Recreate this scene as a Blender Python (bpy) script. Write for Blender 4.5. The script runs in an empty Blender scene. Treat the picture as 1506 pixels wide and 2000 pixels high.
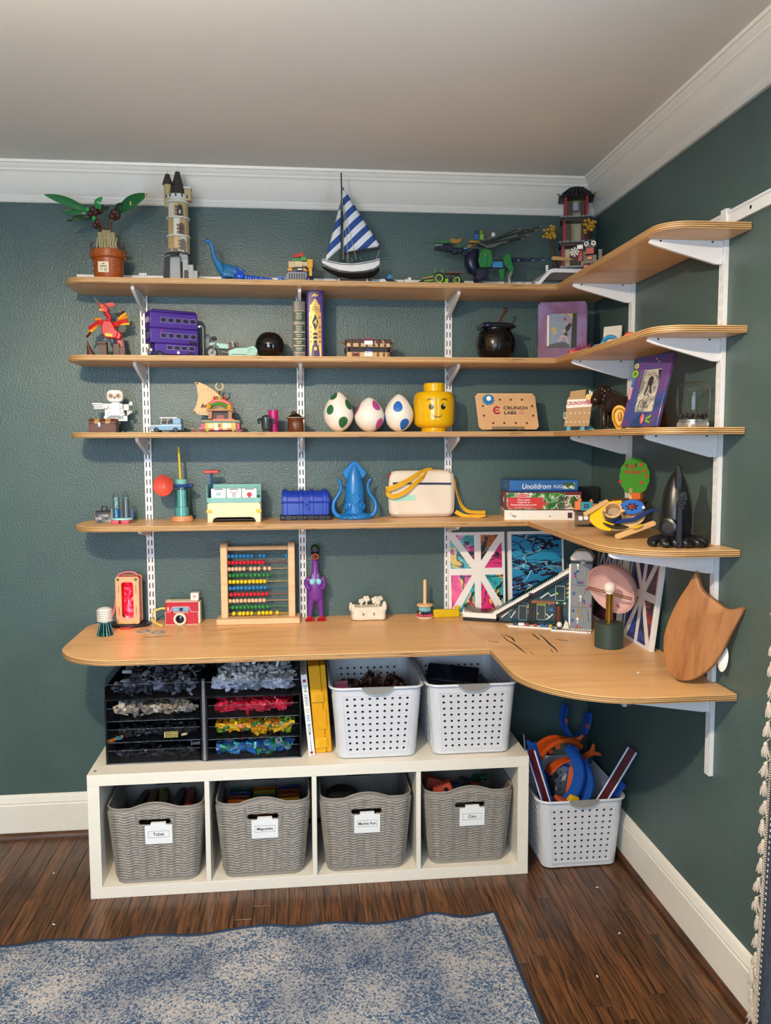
import bpy,bmesh,math,random
from mathutils import Vector,Matrix,Euler
random.seed(7)
sc=bpy.context.scene
COL=sc.collection
PI=math.pi
def R(a):return math.radians(a)
cam=bpy.data.objects.new('camera',bpy.data.cameras.new('camera'))
COL.objects.link(cam)
yaw,pitch,roll,FPX=0.105,0.0847,-0.0036,1620.66
cam.data.sensor_fit='HORIZONTAL'
cam.data.sensor_width=36.0
cam.data.lens=FPX/1506*36.0
cam.data.clip_start=0.02
fw=Vector((math.sin(yaw)*math.cos(pitch),math.cos(yaw)*math.cos(pitch),-math.sin(pitch)))
rt=Vector((math.cos(yaw),-math.sin(yaw),0));up=rt.cross(fw)
r2=math.cos(roll)*rt+math.sin(roll)*up;u2=-math.sin(roll)*rt+math.cos(roll)*up
cam.matrix_world=Matrix(((r2 .x,u2 .x,-fw.x,-1.1563),(r2 .y,u2 .y,-fw.y,-3.1822),(r2 .z,u2 .z,-fw.z,1.4957),(0,0,0,1)))
sc.camera=cam
world=bpy.data.worlds.new('sky');sc.world=world;world.use_nodes=True
world.node_tree.nodes['Background'].inputs[0].default_value=(0.55,0.72,1.0,1)
world.node_tree.nodes['Background'].inputs[1].default_value=1.0
sc.view_settings.view_transform='Standard'
sc.view_settings.look='None'
sc.view_settings.gamma=1.0
sc.view_settings.use_curve_mapping=False
sc.view_settings.exposure=0.37
def area_light(name,loc,rot,sx,sy,power,col):
 l=bpy.data.lights.new(name,'AREA');l.shape='RECTANGLE';l.size=sx;l.size_y=sy;l.energy=power;l.color=col
 o=bpy.data.objects.new(name,l);o.location=loc;o.rotation_euler=rot;COL.objects.link(o);return o
area_light('window_daylight',(-1.9,-4.16,1.45),(R(90),0,0),1.5,1.3,50,(0.60,0.79,1.0))
area_light('window_daylight',(-0.06,-2.35,1.5),(R(90),0,R(90)),1.1,1.2,22,(0.54,0.76,1.0))
LAMP_POWER=4500.0
_mc={}
def lin(h):
 h=h.lstrip('#');r=[]
 for i in(0,2,4):
  c=int(h[i:i+2],16)/255;r.append(c/12.92 if c<=.04045 else((c+.055)/1.055)**2.4)
 return(*r,1)
def newmat(name):
 m=bpy.data.materials.new(name);m.use_nodes=True
 nt=m.node_tree;return m,nt,nt.nodes['Principled BSDF']
def N(nt,t,**kw):
 n=nt.nodes.new(t)
 for k,v in kw.items():
  if k in n.inputs:n.inputs[k].default_value=v
  else:setattr(n,k,v)
 return n
def P(hexc,rough=.4,metal=0,trans=0,alpha=1,emit=0,var=.06,ior=1.45,sub=0,coat=0):
 """a plain coloured material with a faint procedural mottling"""
 key=(hexc,rough,metal,trans,alpha,emit,var,coat)
 if key in _mc:return _mc[key]
 m,nt,b=newmat('paint_'+hexc.strip('#'))
 c=lin(hexc);mx_,mn_=max(c[:3]),min(c[:3])
 if not emit and mx_>0:
  f=1-.20*min(1,(mx_-mn_)/mx_/.8);c=(c[0]*f,c[1]*f,c[2]*f,1)
 if var and not trans:
  nz=N(nt,'ShaderNodeTexNoise',Scale=45.0,Detail=3.0)
  tc=N(nt,'ShaderNodeTexCoord');nt.links.new(tc.outputs['Object'],nz.inputs['Vector'])
  mr=N(nt,'ShaderNodeMapRange');mr.inputs[3].default_value=1-var*1.5;mr.inputs[4].default_value=1+var*1.5
  nt.links.new(nz.outputs['Fac'],mr.inputs[0])
  mx=N(nt,'ShaderNodeMix',data_type='RGBA',blend_type='MULTIPLY');mx.inputs[0].default_value=1
  mx.inputs[6].default_value=c;nt.links.new(mr.outputs[0],mx.inputs[7])
  nt.links.new(mx.outputs[2],b.inputs['Base Color'])
 else:b.inputs['Base Color'].default_value=c
 b.inputs['Roughness'].default_value=rough;b.inputs['Metallic'].default_value=metal
 b.inputs['Transmission Weight'].default_value=trans;b.inputs['Alpha'].default_value=alpha
 b.inputs['IOR'].default_value=ior;b.inputs['Coat Weight'].default_value=coat
 if emit:
  b.inputs['Emission Color'].default_value=c;b.inputs['Emission Strength'].default_value=emit
 _mc[key]=m;return m
def clear(hexc='#ffffff',refl=.12,rough=.03,key='clear'):
 """thin clear plastic or glass: mostly see-through, with reflections"""
 k=(hexc,refl,rough,key)
 if k in _mc:return _mc[k]
 m,nt,b=newmat('clear_'+hexc.strip('#'))
 tr=N(nt,'ShaderNodeBsdfTransparent');tr.inputs[0].default_value=lin(hexc)
 gl=N(nt,'ShaderNodeBsdfGlossy');gl.inputs['Roughness'].default_value=rough
 lw=N(nt,'ShaderNodeLayerWeight');lw.inputs[0].default_value=.12
 ad=N(nt,'ShaderNodeMath',operation='ADD');ad.inputs[1].default_value=refl*.5;ad.use_clamp=True
 nt.links.new(lw.outputs['Fresnel'],ad.inputs[0])
 sc2=N(nt,'ShaderNodeMath',operation='MULTIPLY');sc2 .inputs[1].default_value=.5;nt.links.new(ad.outputs[0],sc2 .inputs[0])
 mx=N(nt,'ShaderNodeMixShader');nt.links.new(sc2 .outputs[0],mx.inputs[0])
 nt.links.new(tr.outputs[0],mx.inputs[1]);nt.links.new(gl.outputs[0],mx.inputs[2])
 nt.links.new(mx.outputs[0],nt.nodes['Material Output'].inputs[0])
 _mc[k]=m;return m
def ramp(nt,stops,interp='LINEAR'):
 r=nt.nodes.new('ShaderNodeValToRGB');r.color_ramp.interpolation=interp;e=r.color_ramp.elements
 while len(e)<len(stops):e.new(.5)
 for x,(p,c)in zip(e,stops):x.position=p;x.color=lin(c)if isinstance(c,str)else c
 return r
def noise_mat(name,stops,scale=(1,1,1),nscale=5,detail=4,rough=.5,bump=0,bscale=None,distort=0,rand=0,coord='Object',interp='LINEAR',coat=0):
 m,nt,b=newmat(name)
 tc=N(nt,'ShaderNodeTexCoord');mp=N(nt,'ShaderNodeMapping');mp.inputs['Scale'].default_value=scale
 nt.links.new(tc.outputs[coord],mp.inputs[0])
 nz=N(nt,'ShaderNodeTexNoise',Scale=nscale,Detail=detail,Distortion=distort)
 if rand:
  oi=N(nt,'ShaderNodeObjectInfo');vm=N(nt,'ShaderNodeVectorMath',operation='SCALE');vm.inputs[0].default_value=(17,31,11)
  nt.links.new(oi.outputs['Random'],vm.inputs['Scale'])
  va=N(nt,'ShaderNodeVectorMath',operation='ADD');nt.links.new(mp.outputs[0],va.inputs[0]);nt.links.new(vm.outputs[0],va.inputs[1])
  nt.links.new(va.outputs[0],nz.inputs['Vector'])
 else:nt.links.new(mp.outputs[0],nz.inputs['Vector'])
 r=ramp(nt,stops,interp);nt.links.new(nz.outputs['Fac'],r.inputs[0])
 out=r.outputs[0]
 if rand:
  mr=N(nt,'ShaderNodeMapRange');mr.inputs[3].default_value=1-rand;mr.inputs[4].default_value=1+rand
  nt.links.new(oi.outputs['Random'],mr.inputs[0])
  mx=N(nt,'ShaderNodeMix',data_type='RGBA',blend_type='MULTIPLY');mx.inputs[0].default_value=1
  nt.links.new(out,mx.inputs[6]);nt.links.new(mr.outputs[0],mx.inputs[7]);out=mx.outputs[2]
 nt.links.new(out,b.inputs['Base Color']);b.inputs['Roughness'].default_value=rough;b.inputs['Coat Weight'].default_value=coat
 if bump:
  n2=nz
  if bscale:
   n2=N(nt,'ShaderNodeTexNoise',Scale=bscale,Detail=2.0);nt.links.new(tc.outputs[coord],n2 .inputs['Vector'])
  bp=N(nt,'ShaderNodeBump',Strength=bump,Distance=.002);nt.links.new(n2 .outputs['Fac'],bp.inputs['Height']);nt.links.new(bp.outputs[0],b.inputs['Normal'])
 return m
class MB:
 def __init__(s,m=None):
  s.v=[];s.f=[];s.mi=[];s.mats=[];s.T=Matrix();s.cur=0
  if m:s.mat(m)
 def mat(s,m):
  if m not in s.mats:s.mats.append(m)
  s.cur=s.mats.index(m);return s
 def at(s,loc=(0,0,0),rot=(0,0,0),sc_=(1,1,1)):
  s.T=Matrix.LocRotScale(Vector(loc),Euler([R(a)for a in rot]),Vector(sc_));return s
 def add(s,vs,fs):
  b=len(s.v);T=s.T;flip=T.determinant()<0
  s.v.extend([T@Vector(v)for v in vs])
  for f in fs:
   f=[b+i for i in f]
   if flip:f.reverse()
   s.f.append(f);s.mi.append(s.cur)
  return s
 def box(s,x0,x1,y0,y1,z0,z1):
  return s.add([(x,y,z)for z in(z0,z1)for y in(y0,y1)for x in(x0,x1)],[(0,2,3,1),(4,5,7,6),(0,1,5,4),(2,6,7,3),(0,4,6,2),(1,3,7,5)])
 def cb(s,c,d):
  return s.box(c[0]-d[0]/2,c[0]+d[0]/2,c[1]-d[1]/2,c[1]+d[1]/2,c[2]-d[2]/2,c[2]+d[2]/2)
 def rings(s,rs,closed=True,cap=True,loop=False):
  """skin over a list of rings (each a list of points)"""
  n=len(rs[0]);vs=[p for r in rs for p in r];fs=[]
  m=len(rs)
  for i in range(m if loop else m-1):
   a,b=i*n,((i+1)%m)*n
   for j in range(n if closed else n-1):
    k=(j+1)%n;fs.append((a+j,a+k,b+k,b+j))
  if cap and not loop and closed:
   fs.append(tuple(reversed(range(n))));fs.append(tuple(range((m-1)*n,m*n)))
  return s.add(vs,fs)
 def lathe(s,prof,n=20,c=(0,0,0),cap=True):
  return s.rings([[(c[0]+r*math.cos(2*PI*k/n),c[1]+r*math.sin(2*PI*k/n),c[2]+z)for k in range(n)]for r,z in prof],cap=cap)
 def cyl(s,p0,p1,r0,r1=None,n=12):
  r1=r0 if r1 is None else r1
  return s.tube([p0,p1],[r0,r1],n)
 def tube(s,pts,rad,n=8,loop=False,flat=None,upv=None):
  pts=[Vector(p)for p in pts];m=len(pts)
  if not isinstance(rad,(list,tuple)):rad=[rad]*m
  rs=[];prev=None
  for i,p in enumerate(pts):
   if loop:d=pts[(i+1)%m]-pts[i-1]
   else:d=pts[min(i+1,m-1)]-pts[max(i-1,0)]
   d.normalize()
   if prev is None:
    h=Vector(upv)if upv else(Vector((0,0,1))if abs(d.z)<.9 else Vector((0,1,0)))
    a=d.cross(h).normalized()
   else:
    a=prev-d*prev.dot(d)
    a=a.normalized()if a.length>1e-6 else d.orthogonal().normalized()
   prev=a;b=d.cross(a)
   fa,fb=flat if flat else(1,1)
   rs.append([p+a*(rad[i]*fa*math.cos(2*PI*k/n))+b*(rad[i]*fb*math.sin(2*PI*k/n))for k in range(n)])
  return s.rings(rs,loop=loop)
 def strip(s,pts,w,t,across=(0,1,0)):
  """a flat band that follows pts; w wide along 'across', t thick"""
  pts=[Vector(p)for p in pts];rs=[];m=len(pts)
  for i,p in enumerate(pts):
   d=(pts[min(i+1,m-1)]-pts[max(i-1,0)]).normalized();a=Vector(across[i]if isinstance(across,list)else across)
   a=(a-d*a.dot(d)).normalized();b=d.cross(a)
   rs.append([p+a*w/2+b*t/2,p-a*w/2+b*t/2,p-a*w/2-b*t/2,p+a*w/2-b*t/2])
  return s.rings(rs)
 def ell(s,c,r,n=14,m=9):
  if not isinstance(r,(list,tuple)):r=(r,r,r)
  return s.rings([[(c[0]+r[0]*math.sin(t)*math.cos(2*PI*k/n),c[1]+r[1]*math.sin(t)*math.sin(2*PI*k/n),c[2]-r[2]*math.cos(t))for k in range(n)]for t in[max(.02,min(PI-.02,PI*i/(m-1)))for i in range(m)]])
 def prism(s,poly,a0,a1,axis='z'):
  """2-D outline (counter-clockwise) pushed from a0 to a1 along an axis; outline lies in xy ('z'), xz ('y') or yz ('x')"""
  n=len(poly)
  A=sum(poly[i][0]*poly[(i+1)%n][1]-poly[(i+1)%n][0]*poly[i][1]for i in range(n))
  if A<0:poly=list(reversed(poly))
  if axis=='z':g=lambda p,a:(p[0],p[1],a)
  elif axis=='x':g=lambda p,a:(a,p[0],p[1])
  else:g=lambda p,a:(p[0],a,p[1]);a0,a1=a1,a0
  vs=[g(p,a0)for p in poly]+[g(p,a1)for p in poly]
  return s.add(vs,[tuple(reversed(range(n))),tuple(range(n,2*n))]+[(i,(i+1)%n,n+(i+1)%n,n+i)for i in range(n)])
 def stud(s,x,y,z,r=.0024,h=.0018,n=8):return s.cyl((x,y,z),(x,y,z+h),r,r,n)
 def brick(s,x0,x1,y0,y1,z0,z1,p=.008,studs=True):
  s.box(x0,x1,y0,y1,z0,z1)
  if studs:
   nx=max(1,round((x1-x0)/p));ny=max(1,round((y1-y0)/p))
   for i in range(nx):
    for j in range(ny):
     s.stud(x0+(x1-x0)*(i+.5)/nx,y0+(y1-y0)*(j+.5)/ny,z1,n=6)
  return s
 def mesh(s,name,angle=38,weld=0):
  me=bpy.data.meshes.new(name);me.from_pydata([tuple(v)for v in s.v],[],s.f)
  for m in s.mats:me.materials.append(m)
  if len(s.mats)>1:me.polygons.foreach_set('material_index',s.mi)
  me.update()
  if weld:
   b=bmesh.new();b.from_mesh(me);bmesh.ops.remove_doubles(b,verts=b.verts,dist=weld);bmesh.ops.recalc_face_normals(b,faces=b.faces);b.to_mesh(me);b.free()
  if angle:me.shade_smooth();me.set_sharp_from_angle(angle=R(angle))
  return me
 def build(s,name,parent=None,bevel=0,seg=2,angle=38,loc=None,rot=None):
  return link(name,s.mesh(name,angle),parent,bevel,seg,loc,rot)
def link(name,me,parent=None,bevel=0,seg=2,loc=None,rot=None):
 o=bpy.data.objects.new(name,me);COL.objects.link(o)
 if parent:o.parent=parent
 if loc:o.location=loc
 if rot:o.rotation_euler=[R(a)for a in rot]
 if bevel:
  b=o.modifiers.new('bevel','BEVEL');b.width=bevel;b.segments=seg;b.limit_method='ANGLE';b.angle_limit=R(40)
 return o
def thing(name,label,cat,loc=(0,0,0),rz=0,group=None,rot=None):
 o=bpy.data.objects.new(name,None);COL.objects.link(o);o.empty_display_size=.02
 o.location=loc;o.rotation_euler=[R(a)for a in rot]if rot else(0,0,R(rz))
 return tag(o,label,cat,group)
def tag(o,label,cat,group=None):
 o['label']=label;o['category']=cat
 if group:o['group']=group
 return o
def struct(o):o['kind']='structure';return o
def stuff(o):o['kind']='stuff';return o
def lab(o,label):o['label']=label;return o
def text(name,body,size,m,parent,loc,rot=(90,0,0),ext=.0003,align='CENTER',sx=1,shear=0,space=1,fat=0):
 cu=bpy.data.curves.new(name,'FONT');cu.body=body;cu.size=size;cu.extrude=ext;cu.align_x=align;cu.align_y='CENTER'
 cu.shear=shear;cu.offset=fat;cu.space_character=space;cu.resolution_u=3
 t=bpy.data.objects.new(name,cu);COL.objects.link(t)
 me=bpy.data.meshes.new_from_object(t);bpy.data.objects.remove(t);bpy.data.curves.remove(cu)
 me.materials.clear();me.materials.append(m)
 o=link(name,me,parent,loc=loc,rot=rot);o.scale=(sx,1,1);return o
def circ(cx,cy,r,n=16,a0=0,a1=360,ry=None):
 ry=ry or r;full=abs(a1-a0)>=360
 return[(cx+r*math.cos(R(a0+(a1-a0)*i/(n if full else n-1))),cy+ry*math.sin(R(a0+(a1-a0)*i/(n if full else n-1))))for i in range(n)]
def rrect(x0,x1,y0,y1,r,n=5):
 return circ(x1-r,y0+r,r,n,-90,0)+circ(x1-r,y1-r,r,n,0,90)+circ(x0+r,y1-r,r,n,90,180)+circ(x0+r,y0+r,r,n,180,270)
def arc(c,r,a0,a1,n=12,plane='xz',y=0):
 out=[]
 for i in range(n):
  a=R(a0+(a1-a0)*i/(n-1));p,q=c[0]+r*math.cos(a),c[1]+r*math.sin(a)
  out.append((p,y,q)if plane=='xz' else(p,q,y)if plane=='xy' else(y,p,q))
 return out
def spline(pts,n=6):
 pts=[Vector(p)for p in pts];out=[]
 for i in range(len(pts)-1):
  p0,p1,p2,p3=pts[max(i-1,0)],pts[i],pts[i+1],pts[min(i+2,len(pts)-1)]
  for k in range(n):
   t=k/n;out.append(.5*((2*p1)+(-p0+p2)*t+(2*p0-5*p1+4*p2-p3)*t*t+(-p0+3*p1-3*p2+p3)*t**3))
 return out+[pts[-1]]
M={}
M['wall']=noise_mat('green_wall_paint',[(.3,'#425654'),(.7,'#495f5c')],nscale=3,rough=.38,bump=.9,bscale=150)
M['ceiling']=noise_mat('ceiling_paint',[(.3,'#dfdad0'),(.7,'#e4dfd5')],nscale=2,rough=.9,bump=.1,bscale=220)
M['trim']=P('#e9e4da',.4,var=.02)
M['base']=P('#f0ebe0',.35,var=.03)
M['white_metal']=P('#e9e9ea',.3,var=.02)
M['laminate']=P('#efe8da',.38,var=.02)
M['veneer']=noise_mat('birch_veneer',[(.25,'#cf9a60'),(.45,'#e3b277'),(.62,'#ebbb80'),(.85,'#deac70')],scale=(.7,5,5),nscale=3.2,detail=6,distort=.9,rough=.42,coat=.12)
def ply():
 m,nt,b=newmat('plywood_edge')
 tc=N(nt,'ShaderNodeTexCoord');sp=N(nt,'ShaderNodeSeparateXYZ');nt.links.new(tc.outputs['Object'],sp.inputs[0])
 mr=N(nt,'ShaderNodeMapRange');mr.inputs[1].default_value=0;mr.inputs[2].default_value=.018;nt.links.new(sp.outputs[2],mr.inputs[0])
 st=[(0,'#d8ad72'),(.13,'#7a5026'),(.27,'#e6c48c'),(.42,'#8a5c2e'),(.56,'#dfba80'),(.70,'#855a2e'),(.84,'#e2bc82')]
 rr=ramp(nt,st,'CONSTANT');nt.links.new(mr.outputs[0],rr.inputs[0])
 mp=N(nt,'ShaderNodeMapping');mp.inputs['Scale'].default_value=(9,9,260);nt.links.new(tc.outputs['Object'],mp.inputs[0])
 nz=N(nt,'ShaderNodeTexNoise',Scale=1.0,Detail=3.0);nt.links.new(mp.outputs[0],nz.inputs['Vector'])
 r2_=ramp(nt,[(.27,'#3a220f'),(.36,'#e8e0d8'),(1,'#ffffff')]);nt.links.new(nz.outputs['Fac'],r2_.inputs[0])
 mx=N(nt,'ShaderNodeMix',data_type='RGBA',blend_type='MULTIPLY');mx.inputs[0].default_value=1
 nt.links.new(rr.outputs[0],mx.inputs[6]);nt.links.new(r2_.outputs[0],mx.inputs[7]);nt.links.new(mx.outputs[2],b.inputs['Base Color'])
 b.inputs['Roughness'].default_value=.55;return m
M['ply']=ply()
M['floor']=noise_mat('dark_oak',[(.30,'#1f1108'),(.42,'#3f2713'),(.52,'#5c3a1e'),(.64,'#74492a'),(.8,'#553419')],scale=(30,1.5,8),nscale=2.8,detail=9,distort=1.6,rough=.36,bump=.25,rand=.22,coat=.1)
M['shoe']=noise_mat('dark_oak_mould',[(.3,'#3a2314'),(.7,'#5a3820')],scale=(3,3,30),nscale=3,rough=.4)
M['dark']=P('#0d0d0e',.5,var=0)
H=2.484
w=MB(M['wall']);w.box(-3.7,0.12,0,.12,-.05,H+.05);struct(w.build('wall_back'))
w=MB(M['wall'])
WY0,WY1,WZ0,WZ1=-2.95,-1.75,.85,2.15
w.box(0,.12,WY1,0,-.05,H+.05);w.box(0,.12,-4.4,WY0,-.05,H+.05);w.box(0,.12,WY0,WY1,-.05,WZ0);w.box(0,.12,WY0,WY1,WZ1,H+.05)
struct(w.build('wall_right'))
w=MB(M['wall']);w.box(-3.82,-3.7,-4.4,.12,-.05,H+.05);struct(w.build('wall_left'))
w=MB(M['wall'])
w.box(-3.7,-2.75,-4.4,-4.28,-.05,H+.05);w.box(-1.05,0,-4.4,-4.28,-.05,H+.05);w.box(-2.75,-1.05,-4.4,-4.28,-.05,.7);w.box(-2.75,-1.05,-4.4,-4.28,2.2,H+.05)
struct(w.build('wall_front'))
w=MB(M['ceiling']);w.box(-3.82,.12,-4.4,.12,H,H+.1);struct(w.build('ceiling'))
def window(n,horiz):
 w=MB(M['trim'])
 if horiz:
  for a,b,c,d in((-2.75,-2.69,.7,2.2),(-1.11,-1.05,.7,2.2),(-2.69,-1.11,.7,.76),(-2.69,-1.11,2.14,2.2),(-2.69,-1.11,1.43,1.47)):w.box(a,b,-4.36,-4.30,c,d)
  o=struct(w.build('window_%d'%n));p=MB(clear('#ffffff',.05));p.box(-2.69,-1.11,-4.335,-4.33,.76,2.14)
 else:
  for a,b,c,d in((WY0,WY0+.06,WZ0,WZ1),(WY1-.06,WY1,WZ0,WZ1),(WY0+.06,WY1-.06,WZ0,WZ0+.06),(WY0+.06,WY1-.06,WZ1-.06,WZ1),(WY0+.06,WY1-.06,1.48,1.52)):w.box(.03,.09,a,b,c,d)
  o=struct(w.build('window_%d'%n));p=MB(clear('#ffffff',.05));p.box(.058,.062,WY0+.06,WY1-.06,WZ0+.06,WZ1-.06)
 p.build('pane',o)
window(1,True);window(2,False)
fl=MB(M['shoe']);fl.box(-3.82,.12,-4.4,.12,-.05,-.006);floor=struct(fl.build('floor'))
PW=.0572
x=-.001;i=0
strips=[]
while x>-2.45:
 y=-.001-random.random()*.35;ys=[0.0]
 while y>-1.75:
  ys.append(y);y-=random.uniform(.45,1.1)
 ys.append(-1.75)
 for a,b in zip(ys[:-1],ys[1:]):strips.append((x-PW,x,b,a))
 x-=PW
for x0,x1,b,a in strips[:300]:
 m=MB(M['floor']);L=a-b;g=.0006
 m.rings([[(-PW/2+g,-L/2+g,-.007),(PW/2-g,-L/2+g,-.007),(PW/2-g,L/2-g,-.007),(-PW/2+g,L/2-g,-.007)],[(-PW/2+g,-L/2+g,-.0008),(PW/2-g,-L/2+g,-.0008),(PW/2-g,L/2-g,-.0008),(-PW/2+g,L/2-g,-.0008)],[(-PW/2+g+.0008,-L/2+g+.0008,0),(PW/2-g-.0008,-L/2+g+.0008,0),(PW/2-g-.0008,L/2-g-.0008,0),(-PW/2+g+.0008,L/2-g-.0008,0)]])
 m.build('plank',floor,loc=((x0+x1)/2,(a+b)/2,random.uniform(-.0002,.0002)),angle=0)
m=MB(M['floor'])
for k in range(64):
 x1=-.001-k*PW
 m.box(x1-PW+.0006,x1-.0006,-4.28,-1.751,-.007,0)
 if x1<-2.45:m.box(x1-PW+.0006,x1-.0006,-1.749,-.001,-.007,0)
stuff(m.build('plank',floor,angle=0))
CA,CB=.130,.074
prof=[(0,-CA),(.010,-CA),(.014,-CA+.006),(.012,-CA+.013),(.009,-CA+.015),(.0125,-CA+.019),(.0125,-CA+.025),(.022,-CA+.034),(.046,-.040),(.052,-.033),(.056,-.031),(.056,-.025),(.061,-.021),(.065,-.013),(.068,-.010),(.072,-.009),(CB,0),(0,0)]
w=MB(M['trim']);w.rings([[(-3.7,-d,H+z)for d,z in prof],[(-d,-d,H+z)for d,z in prof]]);struct(w.build('trim_1',angle=25))
w=MB(M['trim']);w.rings([[(-d,-d,H+z)for d,z in prof],[(-d,-4.28,H+z)for d,z in prof]]);struct(w.build('trim_2',angle=25))
bp=[(0,0),(.016,0),(.016,.125),(.013,.130),(.014,.136),(.011,.142),(.009,.152),(.005,.160),(0,.164)]
w=MB(M['base']);w.rings([[(-3.7,-d,z)for d,z in bp],[(-d,-d,z)for d,z in bp]]);struct(w.build('baseboard_back',angle=25))
w=MB(M['base']);w.rings([[(-d,-d,z)for d,z in bp],[(-d,-4.28,z)for d,z in bp]]);struct(w.build('baseboard_right',angle=25))
sp_=[(.016,0),(.033,0),(.032,.008),(.028,.015),(.022,.019),(.016,.020)]
w=MB(M['shoe']);w.rings([[(-3.7,-d,z)for d,z in sp_],[(-d,-d,z)for d,z in sp_]]);struct(w.build('trim_3',angle=50))
w=MB(M['shoe']);w.rings([[(-d,-d,z)for d,z in sp_],[(-d,-4.28,z)for d,z in sp_]]);struct(w.build('trim_4',angle=50))
LX,LY=-1.75,-2.45
t=thing('ceiling_lamp','round frosted bulb inside an added shading ring hanging from the ceiling left of the shelves','lamp',(LX,LY,H))
BZ=-.234
m=MB(P('#8a8378',.45));m.lathe([(.07,0),(.07,-.02),(.02,-.03),(.010,-.04),(.010,BZ+.045),(.016,BZ+.035),(.016,BZ+.022)],24);m.build('ceiling_mount',t)
m=MB(P('#cfc8ba',.5));m.rings([[(r*math.cos(2*PI*k/64),r*math.sin(2*PI*k/64),BZ+z)for k in range(64)]for r,z in((.200,-.016),(.203,-.016),(.203,.026),(.200,.026))],loop=True);m.build('shading_ring',t)  # added ring, shaped to keep lamp light off the upper walls
m=MB(P('#8a8378',.45))
for k in range(3):a=2*PI*k/3+.4;m.tube([(.008*math.cos(a),.008*math.sin(a),BZ+.10),(.2*math.cos(a),.2*math.sin(a),BZ+.024)],.003,6)
m.build('shading_ring_arm',t)
def globe_mat():
 m,nt,b=newmat('lamp_globe');b.inputs['Base Color'].default_value=(1,1,1,1)
 b.inputs['Emission Color'].default_value=(1.0,.80,.56,1);b.inputs['Emission Strength'].default_value=LAMP_POWER;return m
m=MB(globe_mat());m.ell((0,0,BZ),.03,16,10);m.build('globe',t)
ZS=[2.048,1.790,1.530,1.2085,.823];TH=.018
def rounded(pts,rads,n=10):
 out=[];k=len(pts)
 for i in range(k):
  p=Vector(pts[i]);r=rads[i]
  if r<=0:out.append(tuple(p));continue
  a=(Vector(pts[i-1])-p).normalized();b=(Vector(pts[(i+1)%k])-p).normalized()
  ang=a.angle(b);d=r/math.tan(ang/2);c=p+(a+b).normalized()*(r/math.sin(ang/2));s0=p+a*d;s1=p+b*d
  a0=math.atan2(s0 .y-c.y,s0 .x-c.x);a1=math.atan2(s1 .y-c.y,s1 .x-c.x);da=(a1-a0+PI)%(2*PI)-PI
  out+=[(c.x+r*math.cos(a0+da*j/n),c.y+r*math.sin(a0+da*j/n))for j in range(n+1)]
 return out
def board(name,outline,z,label,cat,group=None):
 n=len(outline);A=sum(outline[i][0]*outline[(i+1)%n][1]-outline[(i+1)%n][0]*outline[i][1]for i in range(n))
 if A<0:outline=outline[::-1]
 m=MB(M['veneer']);e=.0012
 cx=sum(p[0]for p in outline)/n;cy=sum(p[1]for p in outline)/n
 ins=[]
 for i in range(n):
  p=Vector(outline[i]);d=(Vector(outline[(i+1)%n])-Vector(outline[i-1])).normalized();ins.append((p.x-d.y*e,p.y+d.x*e))
 m.add([(x-cx,y-cy,0)for x,y in ins],[tuple(reversed(range(n)))]);m.add([(x-cx,y-cy,TH)for x,y in ins],[tuple(range(n))])
 m.mat(M['ply'])
 rs=[[(x-cx,y-cy,0)for x,y in ins],[(x-cx,y-cy,e)for x,y in outline],[(x-cx,y-cy,TH-e)for x,y in outline],[(x-cx,y-cy,TH)for x,y in ins]]
 m.rings(rs,cap=False)
 o=m.build(name,loc=(cx,cy,z-TH),angle=40);return tag(o,label,cat,group)
XL=-1.935
nm=['top','second','third','fourth']
for i,(d,wd,ye,rl,rr)in enumerate([(.268,.236,-1.131,.085,.075),(.272,.238,-1.127,.085,.075),(.270,.240,-1.130,.085,.08),(.278,.335,-1.127,.11,.19)]):
 board('shelf_board',rounded([(XL,-.002),(XL,-d),(-wd-.0005,-d),(-wd-.0005,-.002)],[.06,rl,0,0]),ZS[i],'long plywood shelf board on the back wall, %s from the ceiling'%['first','second','third','fourth'][i],'shelf',)
 board('shelf_board',rounded([(-wd,-.002),(-wd,ye),(-.002,ye),(-.002,-.002)],[0,rr,0,0]),ZS[i],'short plywood shelf board on the right wall, %s from the ceiling'%['first','second','third','fourth'][i],'shelf')
DD,DW=.586,.543
board('desk_board',rounded([(XL,-.002),(XL,-DD),(-DW-.0005,-DD),(-DW-.0005,-.002)],[.10,.21,0,0]),ZS[4],'deep plywood desk board on the back wall, rounded at its left end','desk')
board('desk_board',rounded([(-DW,-.002),(-DW,-1.135),(-.002,-1.135),(-.002,-.002)],[0,.30,0,0],16),ZS[4],'plywood corner desk board on the right wall, rounded at its front corner','desk')
SX=[-1.711,-1.1425,-.578];SY=[-.385,-1.005]
SW,SD,PT=.027,.013,.0325
def standard_mesh(z0,z1):
 m=MB(M['white_metal']);h=SW/2
 m.box(-h,-h+.0015,-SD,-.0005,z0,z1);m.box(h-.0015,h,-SD,-.0005,z0,z1)
 t=.0015
 for a,b in((-h+t,-.0078),(-.0042,.0042),(.0078,h-t)):m.box(a,b,-SD,-SD+t,z0,z1)
 z=z0;n=int((z1-z0)/PT)
 for a,b in((-.0078,-.0042),(.0042,.0078)):
  m.box(a,b,-SD,-SD+t,z0,z0+.008)
  for k in range(n):m.box(a,b,-SD,-SD+t,z0+.008+k*PT+.020,min(z1,z0+.008+(k+1)*PT))
 m.mat(M['dark']);m.box(-h+t,h-t,-.0022,-.001,z0+.002,z1-.002)  # dark backing strip paints the shade inside the slotted channel
 return m
sm=standard_mesh(.55,2.112).mesh('shelf_standard')
for x,l in zip(SX,('nearest the left end of the shelves','behind the purple rubber chicken','beside the white geometric painting')):
 tag(link('shelf_standard',sm,loc=(x,0,0)),'white slotted metal shelf upright on the back wall, '+l,'bracket rail')
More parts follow.
